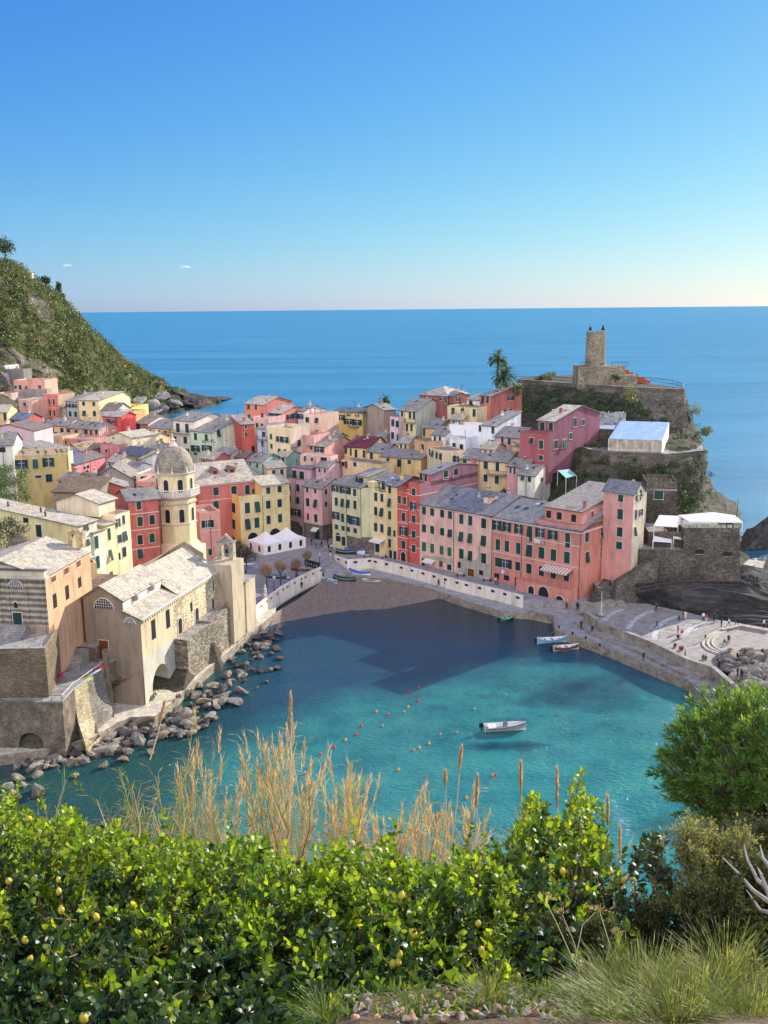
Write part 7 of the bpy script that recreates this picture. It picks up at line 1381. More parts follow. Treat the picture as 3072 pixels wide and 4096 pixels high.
for ti,cx0 in enumerate(cent):
    hw = 210 if ti < 7 else 130; Yb = 7.0; bx = Xn(cx0,Yb); base = Vector((bx,Yb,gh(bx,Yb)))
    t = empty('lemon_tree',tuple(base),lbl[ti],'lemon tree','lemon trees in the foreground hedge')
    n_sh = int(1000 if ti < 7 else (330 if ti == 7 else 70)); ctr=[];nr=[];dr=[];LL=[];WW=[];YG=[]; tw = MB()
    for i in range(n_sh):
        x = cx0+np.clip(RS.normal()*.6,-1.35,1.35)*hw; ty = topY(x)+RS.uniform(0,60)-(RS.uniform(20,120) if RS.rand() < .07 else 0)
        bt_y = 4150 if x < 2250 else 4150-(x-2250)*.9
        if ty > bt_y: continue
        y = ty+(bt_y-ty)*(RS.rand()**1.15); Y = ypY(y)+RS.uniform(-.35,1.5)
        if ti == 8: Y = 7+RS.uniform(-.3,.4)
        if noise.noise(Vector((x*.012,y*.012,ti))) < -.16 and y-ty > 60: Y += .9
        p = np.array(onp(x,y,Y)); L_ = RS.uniform(.16,.36); d = rnd_unit(1)[0]*.75+np.array([0,-.25,.85]); d /= np.linalg.norm(d)
        if y-ty < 120: d = d*.6+np.array([0,0,.8]); d /= np.linalg.norm(d)
        p0 = p-d*L_; nl = RS.randint(8,13); ph = RS.uniform(0,6)
        if i%2 == 0: tw.tube([tuple(p0),tuple(p)],[.006,.003],BARK,4,False)
        u = np.cross(d,[.3,.9,.1]); u /= np.linalg.norm(u); w_ = np.cross(d,u)
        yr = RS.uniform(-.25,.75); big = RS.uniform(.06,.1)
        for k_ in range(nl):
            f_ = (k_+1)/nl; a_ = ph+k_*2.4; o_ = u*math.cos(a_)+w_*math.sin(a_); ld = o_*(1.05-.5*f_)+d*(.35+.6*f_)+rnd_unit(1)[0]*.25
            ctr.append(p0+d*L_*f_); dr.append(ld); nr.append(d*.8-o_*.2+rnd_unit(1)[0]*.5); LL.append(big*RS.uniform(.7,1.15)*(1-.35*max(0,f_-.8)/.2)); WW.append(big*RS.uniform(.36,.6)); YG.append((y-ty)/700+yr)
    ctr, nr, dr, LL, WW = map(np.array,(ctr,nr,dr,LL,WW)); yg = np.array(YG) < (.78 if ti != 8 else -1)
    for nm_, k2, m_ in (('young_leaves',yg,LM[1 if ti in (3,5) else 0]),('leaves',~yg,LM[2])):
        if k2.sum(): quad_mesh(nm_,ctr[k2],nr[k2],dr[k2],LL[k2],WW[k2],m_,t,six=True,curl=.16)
    # trunk and limbs
    for b_i in range(18):
        xt = cx0+RS.uniform(-1,1)*hw*.8; yt = topY(xt)+RS.uniform(80,620); Yt = ypY(yt)+RS.uniform(-.25,.3); e_ = onp(xt,yt,Yt); m_ = base.lerp(e_,.5)+Vector((RS.uniform(-.15,.15),RS.uniform(-.3,.1),RS.uniform(-.1,.1)))
        tw.tube([base+Vector((RS.uniform(-.15,.15),0,-.1)),base.lerp(m_,.6)+Vector((RS.uniform(-.06,.06),0,0)),m_,m_.lerp(e_,.6)+Vector((RS.uniform(-.06,.06),0,.03)),e_],[.035,.028,.02,.012,.005],BARK,6)
    tw.build('branches',t)
LMN = [(235,3520,1),(235,3565,1),(245,3640,1.15),(35,3525,1.2),(385,3668,1.1),(118,3275,1),(120,3835,.9),(335,4072,1.2),(620,3940,1),(1083,3630,1),(1605,3583,1.3),(1655,3735,1.2),(1570,3855,1.1),(1592,3850,1.1),(1408,3985,1.15),(1600,3818,.9),(1912,3693,1),(1925,3800,1),(2250,3485,1.1),(2495,3520,1.2),(2532,3522,1.1),(100,3760,1),(950,3270,.0),(530,3620,.9),(1120,3560,.0),(2072,3905,.8),(1930,3910,1.2),(160,3990,1),(800,3760,.8)]
tr_ = [o for o in C.objects if o.name.startswith('lemon_tree')]
lmm = MB(); lmm.lathe((0,0,0),[(.002,-.042),(.01,-.036),(.024,-.024),(.03,-.005),(.029,.01),(.02,.027),(.009,.035),(.004,.042)],LEMC,12); mlem = lmm.build('lemon',smooth=True); mL = mlem.data; bpy.data.objects.remove(mlem)
for x,y,s_ in LMN:
    if s_ == 0: continue
    p = onp(x,y,ypY(y)-.15); t = min(tr_,key=lambda o:abs(o.location.x-p.x)); o = bpy.data.objects.new('lemon',mL); C.objects.link(o); o.parent = t; o.location = Vector(p)-Vector(t.location); o.scale = (s_*.76,)*3; o.rotation_euler = (RS.uniform(-.5,.5),RS.uniform(-.5,.5),0)
# ------------------------------------------------------------------ giant reeds
RD = leafm((156,138,80),(234,208,150),.35,.6,'dry_reed',spec=.2,tm=(1.15,1.1,.85,1)); RG = leafm((120,140,50),(190,180,80),.4,.6,'green_reed',spec=.2,tm=(1.15,1.1,.85,1)); RP = leafm((196,160,110),(236,208,160),.4,.8,'reed_plume',spec=.1,tm=(1.15,1.1,.85,1)); RT = leafm((206,190,160),(236,224,196),.3,.6,'dry_stalk',spec=.2,tm=(1.15,1.1,.85,1))
def reed_clump(x0, x1, ytop, n_, lab, green=.22, Y0=13.5, dens=1., ybot=3520, plume=True):
    c_ = at((x0+x1)/2,3500,Y0); t = empty('reed_clump',(c_.x,Y0,gh(c_.x,Y0)),lab,'reeds','reed clumps behind the hedge'); st = MB(); D = {k_:[[],[],[],[],[]] for k_ in 'dgp'}
    for i in range(n_):
        x = RS.uniform(x0,x1); Y = Y0+RS.uniform(-1,1.6); e_ = (x-(x0+x1)/2)/max(60,(x1-x0)/2); yt = ytop+abs(e_)*110+abs(RS.normal())*150+230*max(-.5,noise.noise(Vector((x*.017,i*.02,2.))))-(60 if RS.rand() < .15 else 0); b_ = np.array(at(x-e_*40,ybot,Y)); tp = np.array(at(x+e_*RS.uniform(0,60)+RS.normal()*38,yt,Y)); ln_ = np.linalg.norm(tp-b_)
        if ln_ < .2: continue
        lean = rnd_unit(1)[0]*(.08+.14*RS.rand()**3)*ln_; mid = (b_+tp)/2+lean; kind_g = RS.rand() < green
        st.tube([tuple(b_),tuple(mid),tuple(tp)],[.011,.008,.003],RT if RS.rand() < .5 else RD,4,False); ax = (tp-b_)/ln_
        nl = int(ln_*13*dens)
        for k_ in range(nl):
            f_ = .12+.85*k_/nl; q = b_*(1-f_)**2+2*mid*f_*(1-f_)+tp*f_*f_; a_ = RS.uniform(0,6.3); o_ = np.array([math.cos(a_),math.sin(a_),0]); up_ = .9+RS.rand()*1.6; L_ = RS.uniform(.18,.5)*(1-.4*f_); d1 = o_*.6+ax*up_; d1 /= np.linalg.norm(d1)
            key = 'g' if kind_g or RS.rand() < green*.5 else 'd'; W_ = RS.uniform(.005,.015); nn = np.cross(d1,o_)+rnd_unit(1)[0]*.2+np.array([0,0,.3])
            for arr,v_ in zip(D[key],(q,nn,d1,L_,W_)): arr.append(v_)
            d2 = d1*.8+o_*.4+np.array([0,0,-.6]); 
            for arr,v_ in zip(D[key],(q+d1/np.linalg.norm(d1)*L_*.85,nn,d2,L_*.6,W_*.7)): arr.append(v_)
        if plume:
            for k_ in range(26):
                f_ = k_/26; q = tp-ax*.42*f_; d1 = ax+rnd_unit(1)[0]*.28
                for arr,v_ in zip(D['p'],(q,rnd_unit(1)[0],d1,RS.uniform(.08,.2),.012)): arr.append(v_)
    st.build('stems',t)
    for key,mt,nm in (('d',RD,'dry_leaves'),('g',RG,'green_leaves'),('p',RP,'plumes')):
        if D[key][0]: quad_mesh(nm,*[np.array(v_) for v_ in D[key]],mt,t)
    return t
for a_ in ((740,930,2950,26,'golden reeds at the left of the tall group'),(880,1040,3060,14,'thin reeds in the gap left of the tallest golden group'),(1040,1250,2960,46,'tallest dense golden reed group in the centre'),(1290,1470,3040,32,'golden reeds just right of the tallest group'),(1440,1640,3160,26,'mixed dry brush between golden reed groups'),(1610,1790,3180,22,'tawny reeds right of centre'),(1780,1920,3180,20,'slender reddish reeds above the middle of the hedge')):
    reed_clump(a_[0],a_[1],a_[2],a_[3],a_[4])
reed_clump(150,240,3060,4,'single green reed tuft at the far left',.85,12.5,1.4,3420,False); reed_clump(480,640,3020,7,'two leaning green reeds left of the golden group',.7,12.5,1.5,3460,False); reed_clump(690,760,3060,5,'green reed tuft before the turquoise water',.7,12.5,1.5,3460,False); reed_clump(420,720,3130,16,'sparse pale reeds before the left rocks',.3,13.,.9,3460,False); reed_clump(250,480,3220,20,'thin dry stalks behind the left lemon trees',.0,12.5,.35,3420,False)
reed_clump(2000,2160,3330,26,'sparse dry grass left of the tall lemon tree',.05,11.,.4,3600,False); reed_clump(2380,2520,3350,16,'sparse dry stalks right of the tall lemon tree',.05,11.,.4,3700,False); reed_clump(1990,2080,3280,10,'fine stalks beneath the buff plume',.05,11.,.4,3560,False)
for i,(x,yt,yb,xb,hl,lb) in enumerate(((1163,2785,3300,1155,190,'tallest buff reed plume rising over the water'),(1845,3000,3420,1800,120,'buff reed plume leaning over the blue water'),(1910,3115,3480,1890,150,'thin buff plume right of the slender reeds'),(2083,3062,3560,2080,150,'buff plume left of the tall lemon tree'),(2228,3085,3560,2226,190,'buff plume between the lemon shoots'),(2290,3165,3560,2288,170,'woolly plume in front of the tall lemon tree'),(2478,3320,3700,2486,170,'woolly plume right of the tall lemon tree'),(655,2820,3040,600,120,'plume cut across the rocks at the left'),(2430,3200,3560,2432,130,'short plume beside the right lemon shoots'),(1780,3100,3420,1780,80,'faint reed tip above the slender reeds'))):
    Y = 11.5; tp = at(x,yt,Y); b_ = at(xb,yb,Y); t = empty('reed_plume',tuple(b_),lb,'reed plume','tall buff reed plumes'); mb = MB(); mb.tube([b_,b_.lerp(tp,.5)+Vector((.02,0,0)),tp],[.008,.007,.003],RT,5); mb.build('stem',t)
    ax = np.array(tp-b_); ax /= np.linalg.norm(ax); n_ = 420; hl_m = hl/F*Y; f_ = RS.rand(n_); q = np.array(tp)-ax*hl_m*f_[:,None]; wd = np.sin(np.pi*np.clip(f_*.9+.08,0,1))**.6
    quad_mesh('plume',q,rnd_unit(n_),ax+rnd_unit(n_)*.33*wd[:,None],RS.uniform(.05,.12,n_),.009,RP,t)
# ------------------------------------------------------------------ euphorbia, feathery shrub, tussock
EU = leafm((70,104,46),(142,168,76),.4,.4,'euphorbia_leaf',spec=.3)
bq = at(3200,3560,8.2); t = empty('euphorbia_bush',tuple(bq),'rounded bright green bush with narrow whorled leaves at the right edge','bush'); mb = MB(); ctr=[];nr=[];dr=[];LL=[];WW=[]
cc = at(3060,3080,9.2); hub = at(3150,3400,9.)
for i in range(1550):
    u = rnd_unit(1)[0]; 
    if u[2] < -.55: continue
    r_ = RS.uniform(.74,1.02)*(1+.22*noise.noise(Vector(u)*2.3)); 
    tip = np.array(cc)+u*np.array([1.02,1.0,.80])*r_; 
    pxx = CX+F*tip[0]/(tip[1]*.98+.9)
    if pxx > 3400: continue
    hb = np.array(hub)+np.array([0,0,-.1]); d = tip-hb; d /= np.linalg.norm(d); d = d*.6+u*.6; d /= np.linalg.norm(d)
    if i%3 == 0: mb.tube([hub,Vector(hb*.45+tip*.55)+Vector((0,0,-.08)),Vector(tip)],[.022,.012,.005],BARK,5,False)
    a0 = RS.uniform(0,6); uu_ = np.cross(d,[.2,.1,.9]); uu_ /= np.linalg.norm(uu_); vv_ = np.cross(d,uu_)
    for k_ in range(26):
        f_ = RS.rand(); a_ = a0+k_*2.4; o_ = uu_*math.cos(a_)+vv_*math.sin(a_); ctr.append(tip-d*.11*f_); dr.append(o_*(.45+.75*f_)+d*(1-.5*f_)); nr.append(d*.6+rnd_unit(1)[0]*.4); LL.append(RS.uniform(.065,.105)); WW.append(RS.uniform(.012,.018))
mb.build('branches',t); quad_mesh('leaves',np.array(ctr),np.array(nr),np.array(dr),np.array(LL),np.array(WW),EU,t,curl=.0)
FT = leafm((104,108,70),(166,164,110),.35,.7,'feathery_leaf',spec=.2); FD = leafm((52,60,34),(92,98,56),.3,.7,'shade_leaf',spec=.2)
def feather(cells, lab, mt, nm='feathery_shrub', n_=260, s_=.035):
    c0_ = at(*cells[0][:2],cells[0][2]); t = empty(nm,(c0_.x,c0_.y,gh(c0_.x,c0_.y)),lab,'shrub'); ctr=[];nr=[];dr=[];LL=[]; mb = MB()
    for x,y,Y,r in cells:
        c_ = np.array(at(x,y,Y)); base_ = Vector((c_[0],c_[1]+.1,c_[2]-r*1.2)); R_ = r/F*Y
        for i in range(n_//10):
            u = rnd_unit(1)[0]; tip = c_+u*R_*RS.uniform(.5,1); st_ = c_+np.array([0,0,-R_*.5]); d = tip-st_; l_ = np.linalg.norm(d); d /= l_
            mb.tube([tuple(st_),tuple(tip)],[.004,.0015],BARK,3,False)
            for k_ in range(34):
                f_ = RS.uniform(.25,1.05); ctr.append(st_+d*l_*f_+rnd_unit(1)[0]*.02); dr.append(rnd_unit(1)[0]+d*.9); nr.append(rnd_unit(1)[0]); LL.append(s_*RS.uniform(.6,1.3))
    mb.build('branches',t); LL = np.array(LL); quad_mesh('leaves',np.array(ctr),np.array(nr),np.array(dr),LL,LL*.4,mt,t)
cells = [(RS.uniform(2740,2980),RS.uniform(3330,3560),RS.uniform(7.2,8.2),120) for _ in range(20)]+[(RS.uniform(2930,3150),RS.uniform(3270,3420),RS.uniform(8,8.6),95) for _ in range(10)]+[(2620,3370,7.6,60),(2600,3440,7.6,60),(2650,3500,7.6,70)]
feather(cells,'pale feathery shrub beneath the rounded green bush',FT)
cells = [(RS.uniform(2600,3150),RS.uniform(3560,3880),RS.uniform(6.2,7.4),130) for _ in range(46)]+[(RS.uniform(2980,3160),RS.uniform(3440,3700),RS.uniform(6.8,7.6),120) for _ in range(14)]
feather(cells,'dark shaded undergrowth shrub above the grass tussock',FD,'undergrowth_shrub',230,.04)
mb = MB(); WB = plain((176,166,152),.8,name='dead_wood',var=.2,sc=12)
for pts_ in (((3120,3640),(3010,3560),(2960,3500),(2890,3430)),((3120,3600),(3030,3520),(2990,3440),(2975,3380)),((3110,3660),(3040,3640),(2985,3560)),((3080,3590),(3045,3500),(3030,3470)),((3100,3500),(3050,3430),(3040,3380))):
    n2_ = len(pts_); mb.tube([at(x,y,6.3+.1*i) for i,(x,y) in enumerate(pts_)],[.02-.016*i/(n2_-1) for i in range(n2_)],WB,7)
tag(mb.build('dead_branch'),'bare whitish dead branch reaching in from the right edge','branch')
GT = leafm((96,104,52),(176,172,104),.4,.5,'tussock_blade',spec=.3); GT2 = leafm((74,98,38),(136,152,60),.4,.5,'tussock_blade',spec=.3)
def tussock(x, y, Y, R_, n_, lab, mts=(GT,GT2), L0=.5, nm='grass_tussock'):
    b_ = at(x,y,Y); t = empty(nm,tuple(b_),lab,'grass tuft')
    for mt,frac in zip(mts,(.7,.3)):
        k_ = int(n_*frac); a_ = RS.uniform(0,2*math.pi,k_); el = RS.uniform(.25,1.45,k_); L_ = L0*RS.uniform(.5,1.2,k_); p = np.array(b_)+np.stack([np.cos(a_),np.sin(a_)*.7,0*a_],1)*R_*RS.rand(k_)[:,None]; P_=[];D_=[];N_=[];LL=[]
        d = np.stack([np.cos(a_)*np.cos(el),np.sin(a_)*np.cos(el)-.1,np.sin(el)],1)+rnd_unit(k_)*.15
        for s_ in range(5):
            P_.append(p.copy()); D_.append(d.copy()); N_.append(np.cross(d,np.stack([-np.sin(a_),np.cos(a_),0*a_],1))); LL.append(L_/5*1.12); p = p+d/np.linalg.norm(d,axis=1,keepdims=True)*(L_/5)[:,None]; d = d/np.linalg.norm(d,axis=1,keepdims=True)+np.array([0,0,-.17])+np.stack([np.cos(a_),np.sin(a_),0*a_],1)*.05
        quad_mesh('blades',np.concatenate(P_),np.concatenate(N_),np.concatenate(D_),np.concatenate(LL),.0042*Y/4.6,mt,t)
tussock(2560,4110,4.9,.24,3400,'big arching grass tussock at the lower right',L0=.40); tussock(2780,4120,4.7,.2,1500,'paler grass tussock touching the lower right corner',L0=.36); tussock(2380,4080,5.1,.12,800,'left flank of grass beside the big tussock',L0=.30)
tussock(1960,4030,5.0,.08,320,'small grass tuft on the stony edge',L0=.26,mts=(GT,GT2)); tussock(1650,4080,4.8,.06,200,'tiny grass tuft among the stones at bottom centre',L0=.2,mts=(GT2,GT2)); tussock(1300,4080,4.9,.1,240,'grass tuft at the bottom under the hedge',L0=.22,mts=(GT2,GT))
tussock(2150,4040,5.0,.06,160,'leafy weed beside the stones at the lower right',L0=.2,mts=(GT2,GT2)); tussock(2900,3960,5.0,.14,500,'dry grass at the right edge above the corner',L0=.36)
cells = [(RS.uniform(2880,3150),RS.uniform(3860,4110),RS.uniform(5.0,5.8),90) for _ in range(12)]
feather(cells,'grey green dry scrub in the lower right corner',FT,'corner_scrub',200,.03)
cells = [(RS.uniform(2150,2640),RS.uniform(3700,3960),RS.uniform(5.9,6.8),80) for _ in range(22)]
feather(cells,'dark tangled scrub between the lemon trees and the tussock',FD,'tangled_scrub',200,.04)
n_ = 900; X_ = RS.uniform(-.4,1.7,n_); Y_ = RS.uniform(4.6,5.7,n_); q = np.stack([X_,Y_,np.array([gh(a_,b_)+.02 for a_,b_ in zip(X_,Y_)])],1); u = rnd_unit(n_); u[:,2] = np.abs(u[:,2])+.3
o = quad_mesh('ground_weeds',q,rnd_unit(n_),u,RS.uniform(.03,.09,n_),.016,leafm((60,92,34),(140,150,64),.4)); tag(o,'low green weeds scattered over the stony bank','weeds',None,'stuff')
tussock(2700,4150,4.5,.3,1500,'low grass along the bottom edge under the tussock',L0=.26,mts=(GT,GT2)); tussock(3000,4140,4.5,.22,900,'low grass in the very corner at the lower right',L0=.26,mts=(GT,GT2)); tussock(2420,4150,4.5,.2,700,'short grass at the bottom edge left of the tussock',L0=.22,mts=(GT2,GT))
# fennel stems
mb = MB(); t = empty('fennel',tuple(at(2300,3900,5.6)),'thin dry fennel stems with seed heads above the tussock','fennel')
hd=[]
for pts_ in (((2330,3960),(2300,3780),(2250,3660)),((2320,3900),(2230,3700),(2180,3600)),((2400,3950),(2440,3780),(2400,3650)),((2340,3960),(2460,3800),(2470,3740)),((2300,3850),(2330,3700),(2380,3650))):
    q = [at(x,y,5.4) for x,y in pts_]; mb.tube(q,[.003,.0025,.002],RT,4); hd.append(q[-1])
mb.build('stems',t); n_ = 26; c_ = np.repeat(np.array([tuple(h_2) for h_2 in hd]),n_,0); u = rnd_unit(len(c_)); u[:,2] = np.abs(u[:,2])*.5+.4; quad_mesh('seed_heads',c_+u*.02,rnd_unit(len(c_)),u,.035,.004,RP,t)
# loose stones at the bottom edge
SM = [plain((176,160,138),.9,name='stone',var=.25,sc=9),plain((140,132,122),.9,name='grey_stone',var=.25,sc=9),plain((190,150,116),.9,name='tan_stone',var=.25,sc=9)]
for i in range(190):
    x = RS.uniform(1380,2320); Y = 4.55+RS.rand()*.75; X = Xn(x,Y); s_ = RS.uniform(.01,.034)*(1.5 if i < 10 else 1)
    o = bpy.data.objects.new('stone',BM_[i%9]); C.objects.link(o); o.location = (X,Y,gh(X,Y)+s_*.35); o.scale = (s_*1.3,s_,s_*.7); o.rotation_euler = (RS.uniform(-.4,.4),RS.uniform(-.4,.4),RS.uniform(0,6)); o.material_slots[0].link = 'OBJECT'; o.material_slots[0].material = SM[i%3]; tag(o,['tan loose stone on the dry bank under the hedge','grey loose stone on the dry bank under the hedge','reddish loose stone on the dry bank under the hedge'][i%3],'stone','loose stones on the bank')
# ------------------------------------------------------------------ shore boulders
def inpx(fr, x, y, z): return P(*px(fr,x,y),z)
big = [('K',1010,1150,135,70),('K',865,1195,52,60),('K',1320,1065,95,85),('K',1255,950,85,42),('K',1200,1170,75,45),('K',985,1300,75,60),('K',815,1265,60,60),('K',715,1265,50,50),('K',1440,1100,55,50),('K',1480,940,50,35),('K',1150,1055,55,35),('K',1180,1250,85,28),('K',345,1395,75,45),('K',225,1280,65,45),('K',150,1320,60,50),('K',170,1420,85,50),('K',60,1500,75,55),('K',210,1490,60,45),('K',350,1540,120,95),('K',130,1590,100,60),('K',40,1600,80,60),('K',1620,980,60,40),('K',1640,880,60,40),('K',1430,1180,55,30),('K',720,1400,50,30),
 ('L',300,1440,130,75),('L',260,1580,80,45),('L',590,1445,95,50),('L',540,1335,70,40),('L',690,1235,115,55),('L',800,1295,125,40),('L',410,1245,65,45),('L',470,1150,55,40),('L',600,1150,80,35),('L',740,1130,60,60),('L',860,1190,70,35),('L',1050,1000,62,55),('L',895,940,50,40),('L',1000,845,60,25),('L',1090,785,60,35),('L',1200,795,60,30),('L',1050,870,50,30),('L',1140,840,40,35),('L',1230,885,50,22),('L',1210,975,65,22),('L',940,760,50,30),('L',700,1065,45,40),('L',860,1020,80,30),('L',820,960,50,30),('L',1140,1000,40,22),('L',1105,1108,35,16),('L',1015,1168,20,16),('L',920,1215,40,22),('L',60,1530,60,45),('L',60,1620,70,45),('L',380,1560,35,25),('L',430,1400,50,40),('L',640,1350,40,35),('L',1130,680,60,22),('L',1230,660,50,18),('L',1180,710,50,16),('L',1000,700,45,22),('L',560,1210,60,22),('L',770,900,60,20),('L',480,1080,50,25)]
rb = random.Random(5)
for i,(fr_,x,y,rx,ry) in enumerate(big):
    p_ = inpx(fr_,x,y+ry*.3,.5); sc_p = p_.y/F*ZF[fr_][2]; boulder((p_.x,p_.y,.25),(rx*sc_p*1.05,max(rx,ry)*sc_p*.95,ry*sc_p*1.05),(0,0,1,2)[i%4] if fr_ == 'K' or y > 1100 else (3,1)[i%2],['weathered grey boulder lying below the church path','broad pale boulder lying below the church path','dark grey boulder lying below the church path','brown boulder lying below the church path'][i%4],'boulders below the church',None,'boulder',rb)
for i in range(190):
    t = rb.random(); q = samp([Vector(p) for p in outer],t); d_ = rb.uniform(.4,4.5)*(1.0+.7*(t > .35)*(t < .85)); p_ = Vector((q.x+d_*.85,q.y-d_*.5,0)); s_ = rb.uniform(.3,1.15)
    boulder((p_.x,p_.y,rb.uniform(-.1,.5)),(s_*1.4,s_,s_*.6),i%4,['small pale','small grey','small reddish','small wet dark'][i%4]+' rock among the boulders at the foot of the church path','small shore rocks below the church',None,'shore_rock',rb)
for i in range(95):
    x = rb.uniform(1190,1700); t = rb.random(); y = (880 if x > 1300 else 960)+t*(360) ; 
    if y < 900+max(0,(1300-x))*.4 or (x < 1120+ (y-1000)*1.05+60): continue
    p_ = inpx('O',x,y,1.8); s_ = rb.uniform(.8,1.7)
    boulder((p_.x,p_.y,1.5+(1.2 if y < 1000 else 0)*.5),(s_*1.25,s_,s_*.75),(0,1,2,0)[i%4],'pale angular boulder of the breakwater heap beside the paved terrace','breakwater boulders',None,'boulder',rb)
# ------------------------------------------------------------------ boats
def boat(fr, x, y, z, L, hd, hull, inside, label, kind='row', cover=None, motor=False, group=None):
    p_ = inpx(fr,x,y,z); t = empty('rowing_boat' if kind == 'row' else 'motorboat',(p_.x,p_.y,z),label,'boat',group); e1 = hv(hd); e2 = Vector((-e1.y,e1.x,0)); W = L*.31; Dp = L*.13; n_ = 12; mb = MB(); rim = MB(); ins = MB()
    def sec(u):
        b_ = W/2*(math.sin(math.pi*(.12+.88*u)**.9) if kind == 'row' else min(1,1.25*math.sin(math.pi*min(.5,(1-u)*.62+.0))))
        if kind != 'row': b_ = W/2*(1-(max(0,u-.35)/.65)**2.2)
        sh = Dp*(1+.5*(2*u-1)**2 if kind == 'row' else 1+.45*u*u); return b_, sh
    rings = []
    for i in range(n_+1):
        u = i/n_; b_, sh = sec(u); c_ = p_+e1*(L*(u-.5)); rings.append([c_+e2*(b_*s_)+Vector((0,0,sh*h_2)) for s_,h_2 in ((-1,1),(-.86,.45),(-.45,.02),(0,-.12),(.45,.02),(.86,.45),(1,1))])
    for a_,b_ in zip(rings,rings[1:]):
        for j in range(6): mb.face([a_[j],b_[j],b_[j+1],a_[j+1]],hull)
    mb.face(rings[0],hull); mb.face(rings[-1][::-1],hull); mb.build('hull',t,smooth=True)
    if kind != 'row':
        mb = MB()
        for a_,b_ in zip(rings,rings[1:]):
            for k_,o_2 in ((0,1),(6,5)): w_2 = (a_[k_]-a_[o_2]).normalized(); mb.face([a_[k_].lerp(a_[o_2],.25)+e2*.02*(-1 if k_ == 0 else 1),b_[k_].lerp(b_[o_2],.25)+e2*.02*(-1 if k_ == 0 else 1),b_[k_].lerp(b_[o_2],.4)+e2*.02*(-1 if k_ == 0 else 1),a_[k_].lerp(a_[o_2],.4)+e2*.02*(-1 if k_ == 0 else 1)],plain((60,80,100),.4,name='stripe'))
        mb.build('stripe',t)
    for a_,b_ in zip(rings,rings[1:]):
        f_ = lambda r_,s_,zz_: r_[3].lerp(r_[6 if s_ > 0 else 0],.9)*1 
        fl0 = [a_[3]+(a_[0]-a_[3])*.86,a_[3]+(a_[6]-a_[3])*.86]; fl1 = [b_[3]+(b_[0]-b_[3])*.86,b_[3]+(b_[6]-b_[3])*.86]
        for q in fl0+fl1: q.z = p_.z+Dp*.38
        if cover is None:
            ins.face([fl0[0],fl1[0],fl1[1],fl0[1]],inside); ins.face([a_[0],b_[0],fl1[0],fl0[0]],inside); ins.face([a_[6],b_[6],fl1[1],fl0[1]],inside)
        else:
            m0, m1 = (a_[0]+a_[6])/2+Vector((0,0,Dp*.5)), (b_[0]+b_[6])/2+Vector((0,0,Dp*.5)); ins.face([a_[0],b_[0],m1,m0],cover); ins.face([a_[6],b_[6],m1,m0],cover)
        for k_ in (0,6): rim.face([a_[k_],b_[k_],b_[k_]+Vector((0,0,.07)),a_[k_]+Vector((0,0,.07))],WHT)
    ins.build('cover' if cover else 'interior',t); rim.build('gunwale',t)
    if cover is None and kind == 'row':
        for u in (.28,.52,.76): b_, sh = sec(u); q = p_+e1*(L*(u-.5))+Vector((0,0,Dp*.78)); mb = MB(); mb.box(q-e2*b_*.9-e1*.13,e1*.26,e2*b_*1.8,(0,0,.05),WHT if 'green' in label else BRN); mb.build('thwart',t)
    if kind != 'row':
        mb = MB(); q = p_+e1*(L*.0)+Vector((0,0,Dp*.5)); mb.box(q-e1*.3-e2*.35,e1*.5,e2*.7,(0,0,.95),plain((110,112,116),.5,name='console_grey')); mb.tube([q+e2*.35+Vector((0,0,.85)),q+e1*.25+Vector((0,0,1.25)),q-e2*.35+Vector((0,0,.85))],.03,IRON,5); mb.build('console',t)
        for du,s_ in ((-.28,1.0),(-.38,1.5)): mb = MB(); q = p_+e1*(L*du)+Vector((0,0,Dp*.5)); mb.box(q-e1*.25-e2*s_*.5,e1*.5,e2*s_,(0,0,.4),plain((236,226,200),.6,name='cushion')); mb.build('seat',t)
        mb = MB(); pr = [p_+e1*(L*(u-.5))+e2*(sec(u)[0]*.93*s_)+Vector((0,0,sec(u)[1]+.3)) for u,s_ in ((.62,-1),(.8,-1),(.95,-1),(.99,0),(.95,1),(.8,1),(.62,1))]; mb.tube(pr,.025,PIPE,5,False); mb.build('bow_rail',t)
    if motor or kind != 'row':
        mb = MB(); s_ = .62 if kind != 'row' else .42; q = p_-e1*(L*.5+.3)+Vector((0,0,Dp*.9)); mb.box(q-e1*s_*.9-e2*s_*.3,e1*s_*1.1,e2*s_*.6,(0,0,s_*.9),IRON,taper=.7); mb.box(q-e1*s_*.4-e2*.08+Vector((0,0,-.6)),e1*.16,e2*.16,(0,0,.7),IRON); mb.build('outboard_motor',t)
    return t
Wp = plain((232,232,226),.35,name='white_hull',var=.06); Bp = plain((70,130,190),.45,name='blue_paint'); LBp = plain((110,170,205),.45,name='light_blue_paint'); Gp = plain((28,110,74),.4,name='green_paint'); DGc = plain((36,66,58),.8,name='green_tarp'); BLc = plain((70,110,190),.7,name='blue_tarp',var=.3,sc=2)
boat('S',2022,2921,.12,6.1,84,Wp,plain((150,150,150),.6,name='deck'),'white motorboat with a black outboard anchored in the turquoise bay','motor')
boat('N',362,635,.1,4.6,48,Gp,plain((60,130,100),.6,name='green_inside'),'green rowing boat moored under the quay wall',motor=True)
boat('N',852,885,.1,5.6,78,Wp,LBp,'white and light blue rowing boat moored beside the pier',motor=True)
boat('N',1010,965,.1,5.0,74,Wp,BRN,'white rowing boat with brown deck and blue cover, nearest the pier',motor=True)
bq = inpx('N',1010,965,.1); 
boat('H',280,1135,.75,4.6,128,Wp,LBp,'small white and blue rowing boat on the sand, leftmost of four'); boat('H',425,1128,.75,5.6,118,plain((52,78,66),.6,name='dark_hull'),BRN,'rowing boat under a dark green tarpaulin on the sand',cover=DGc)
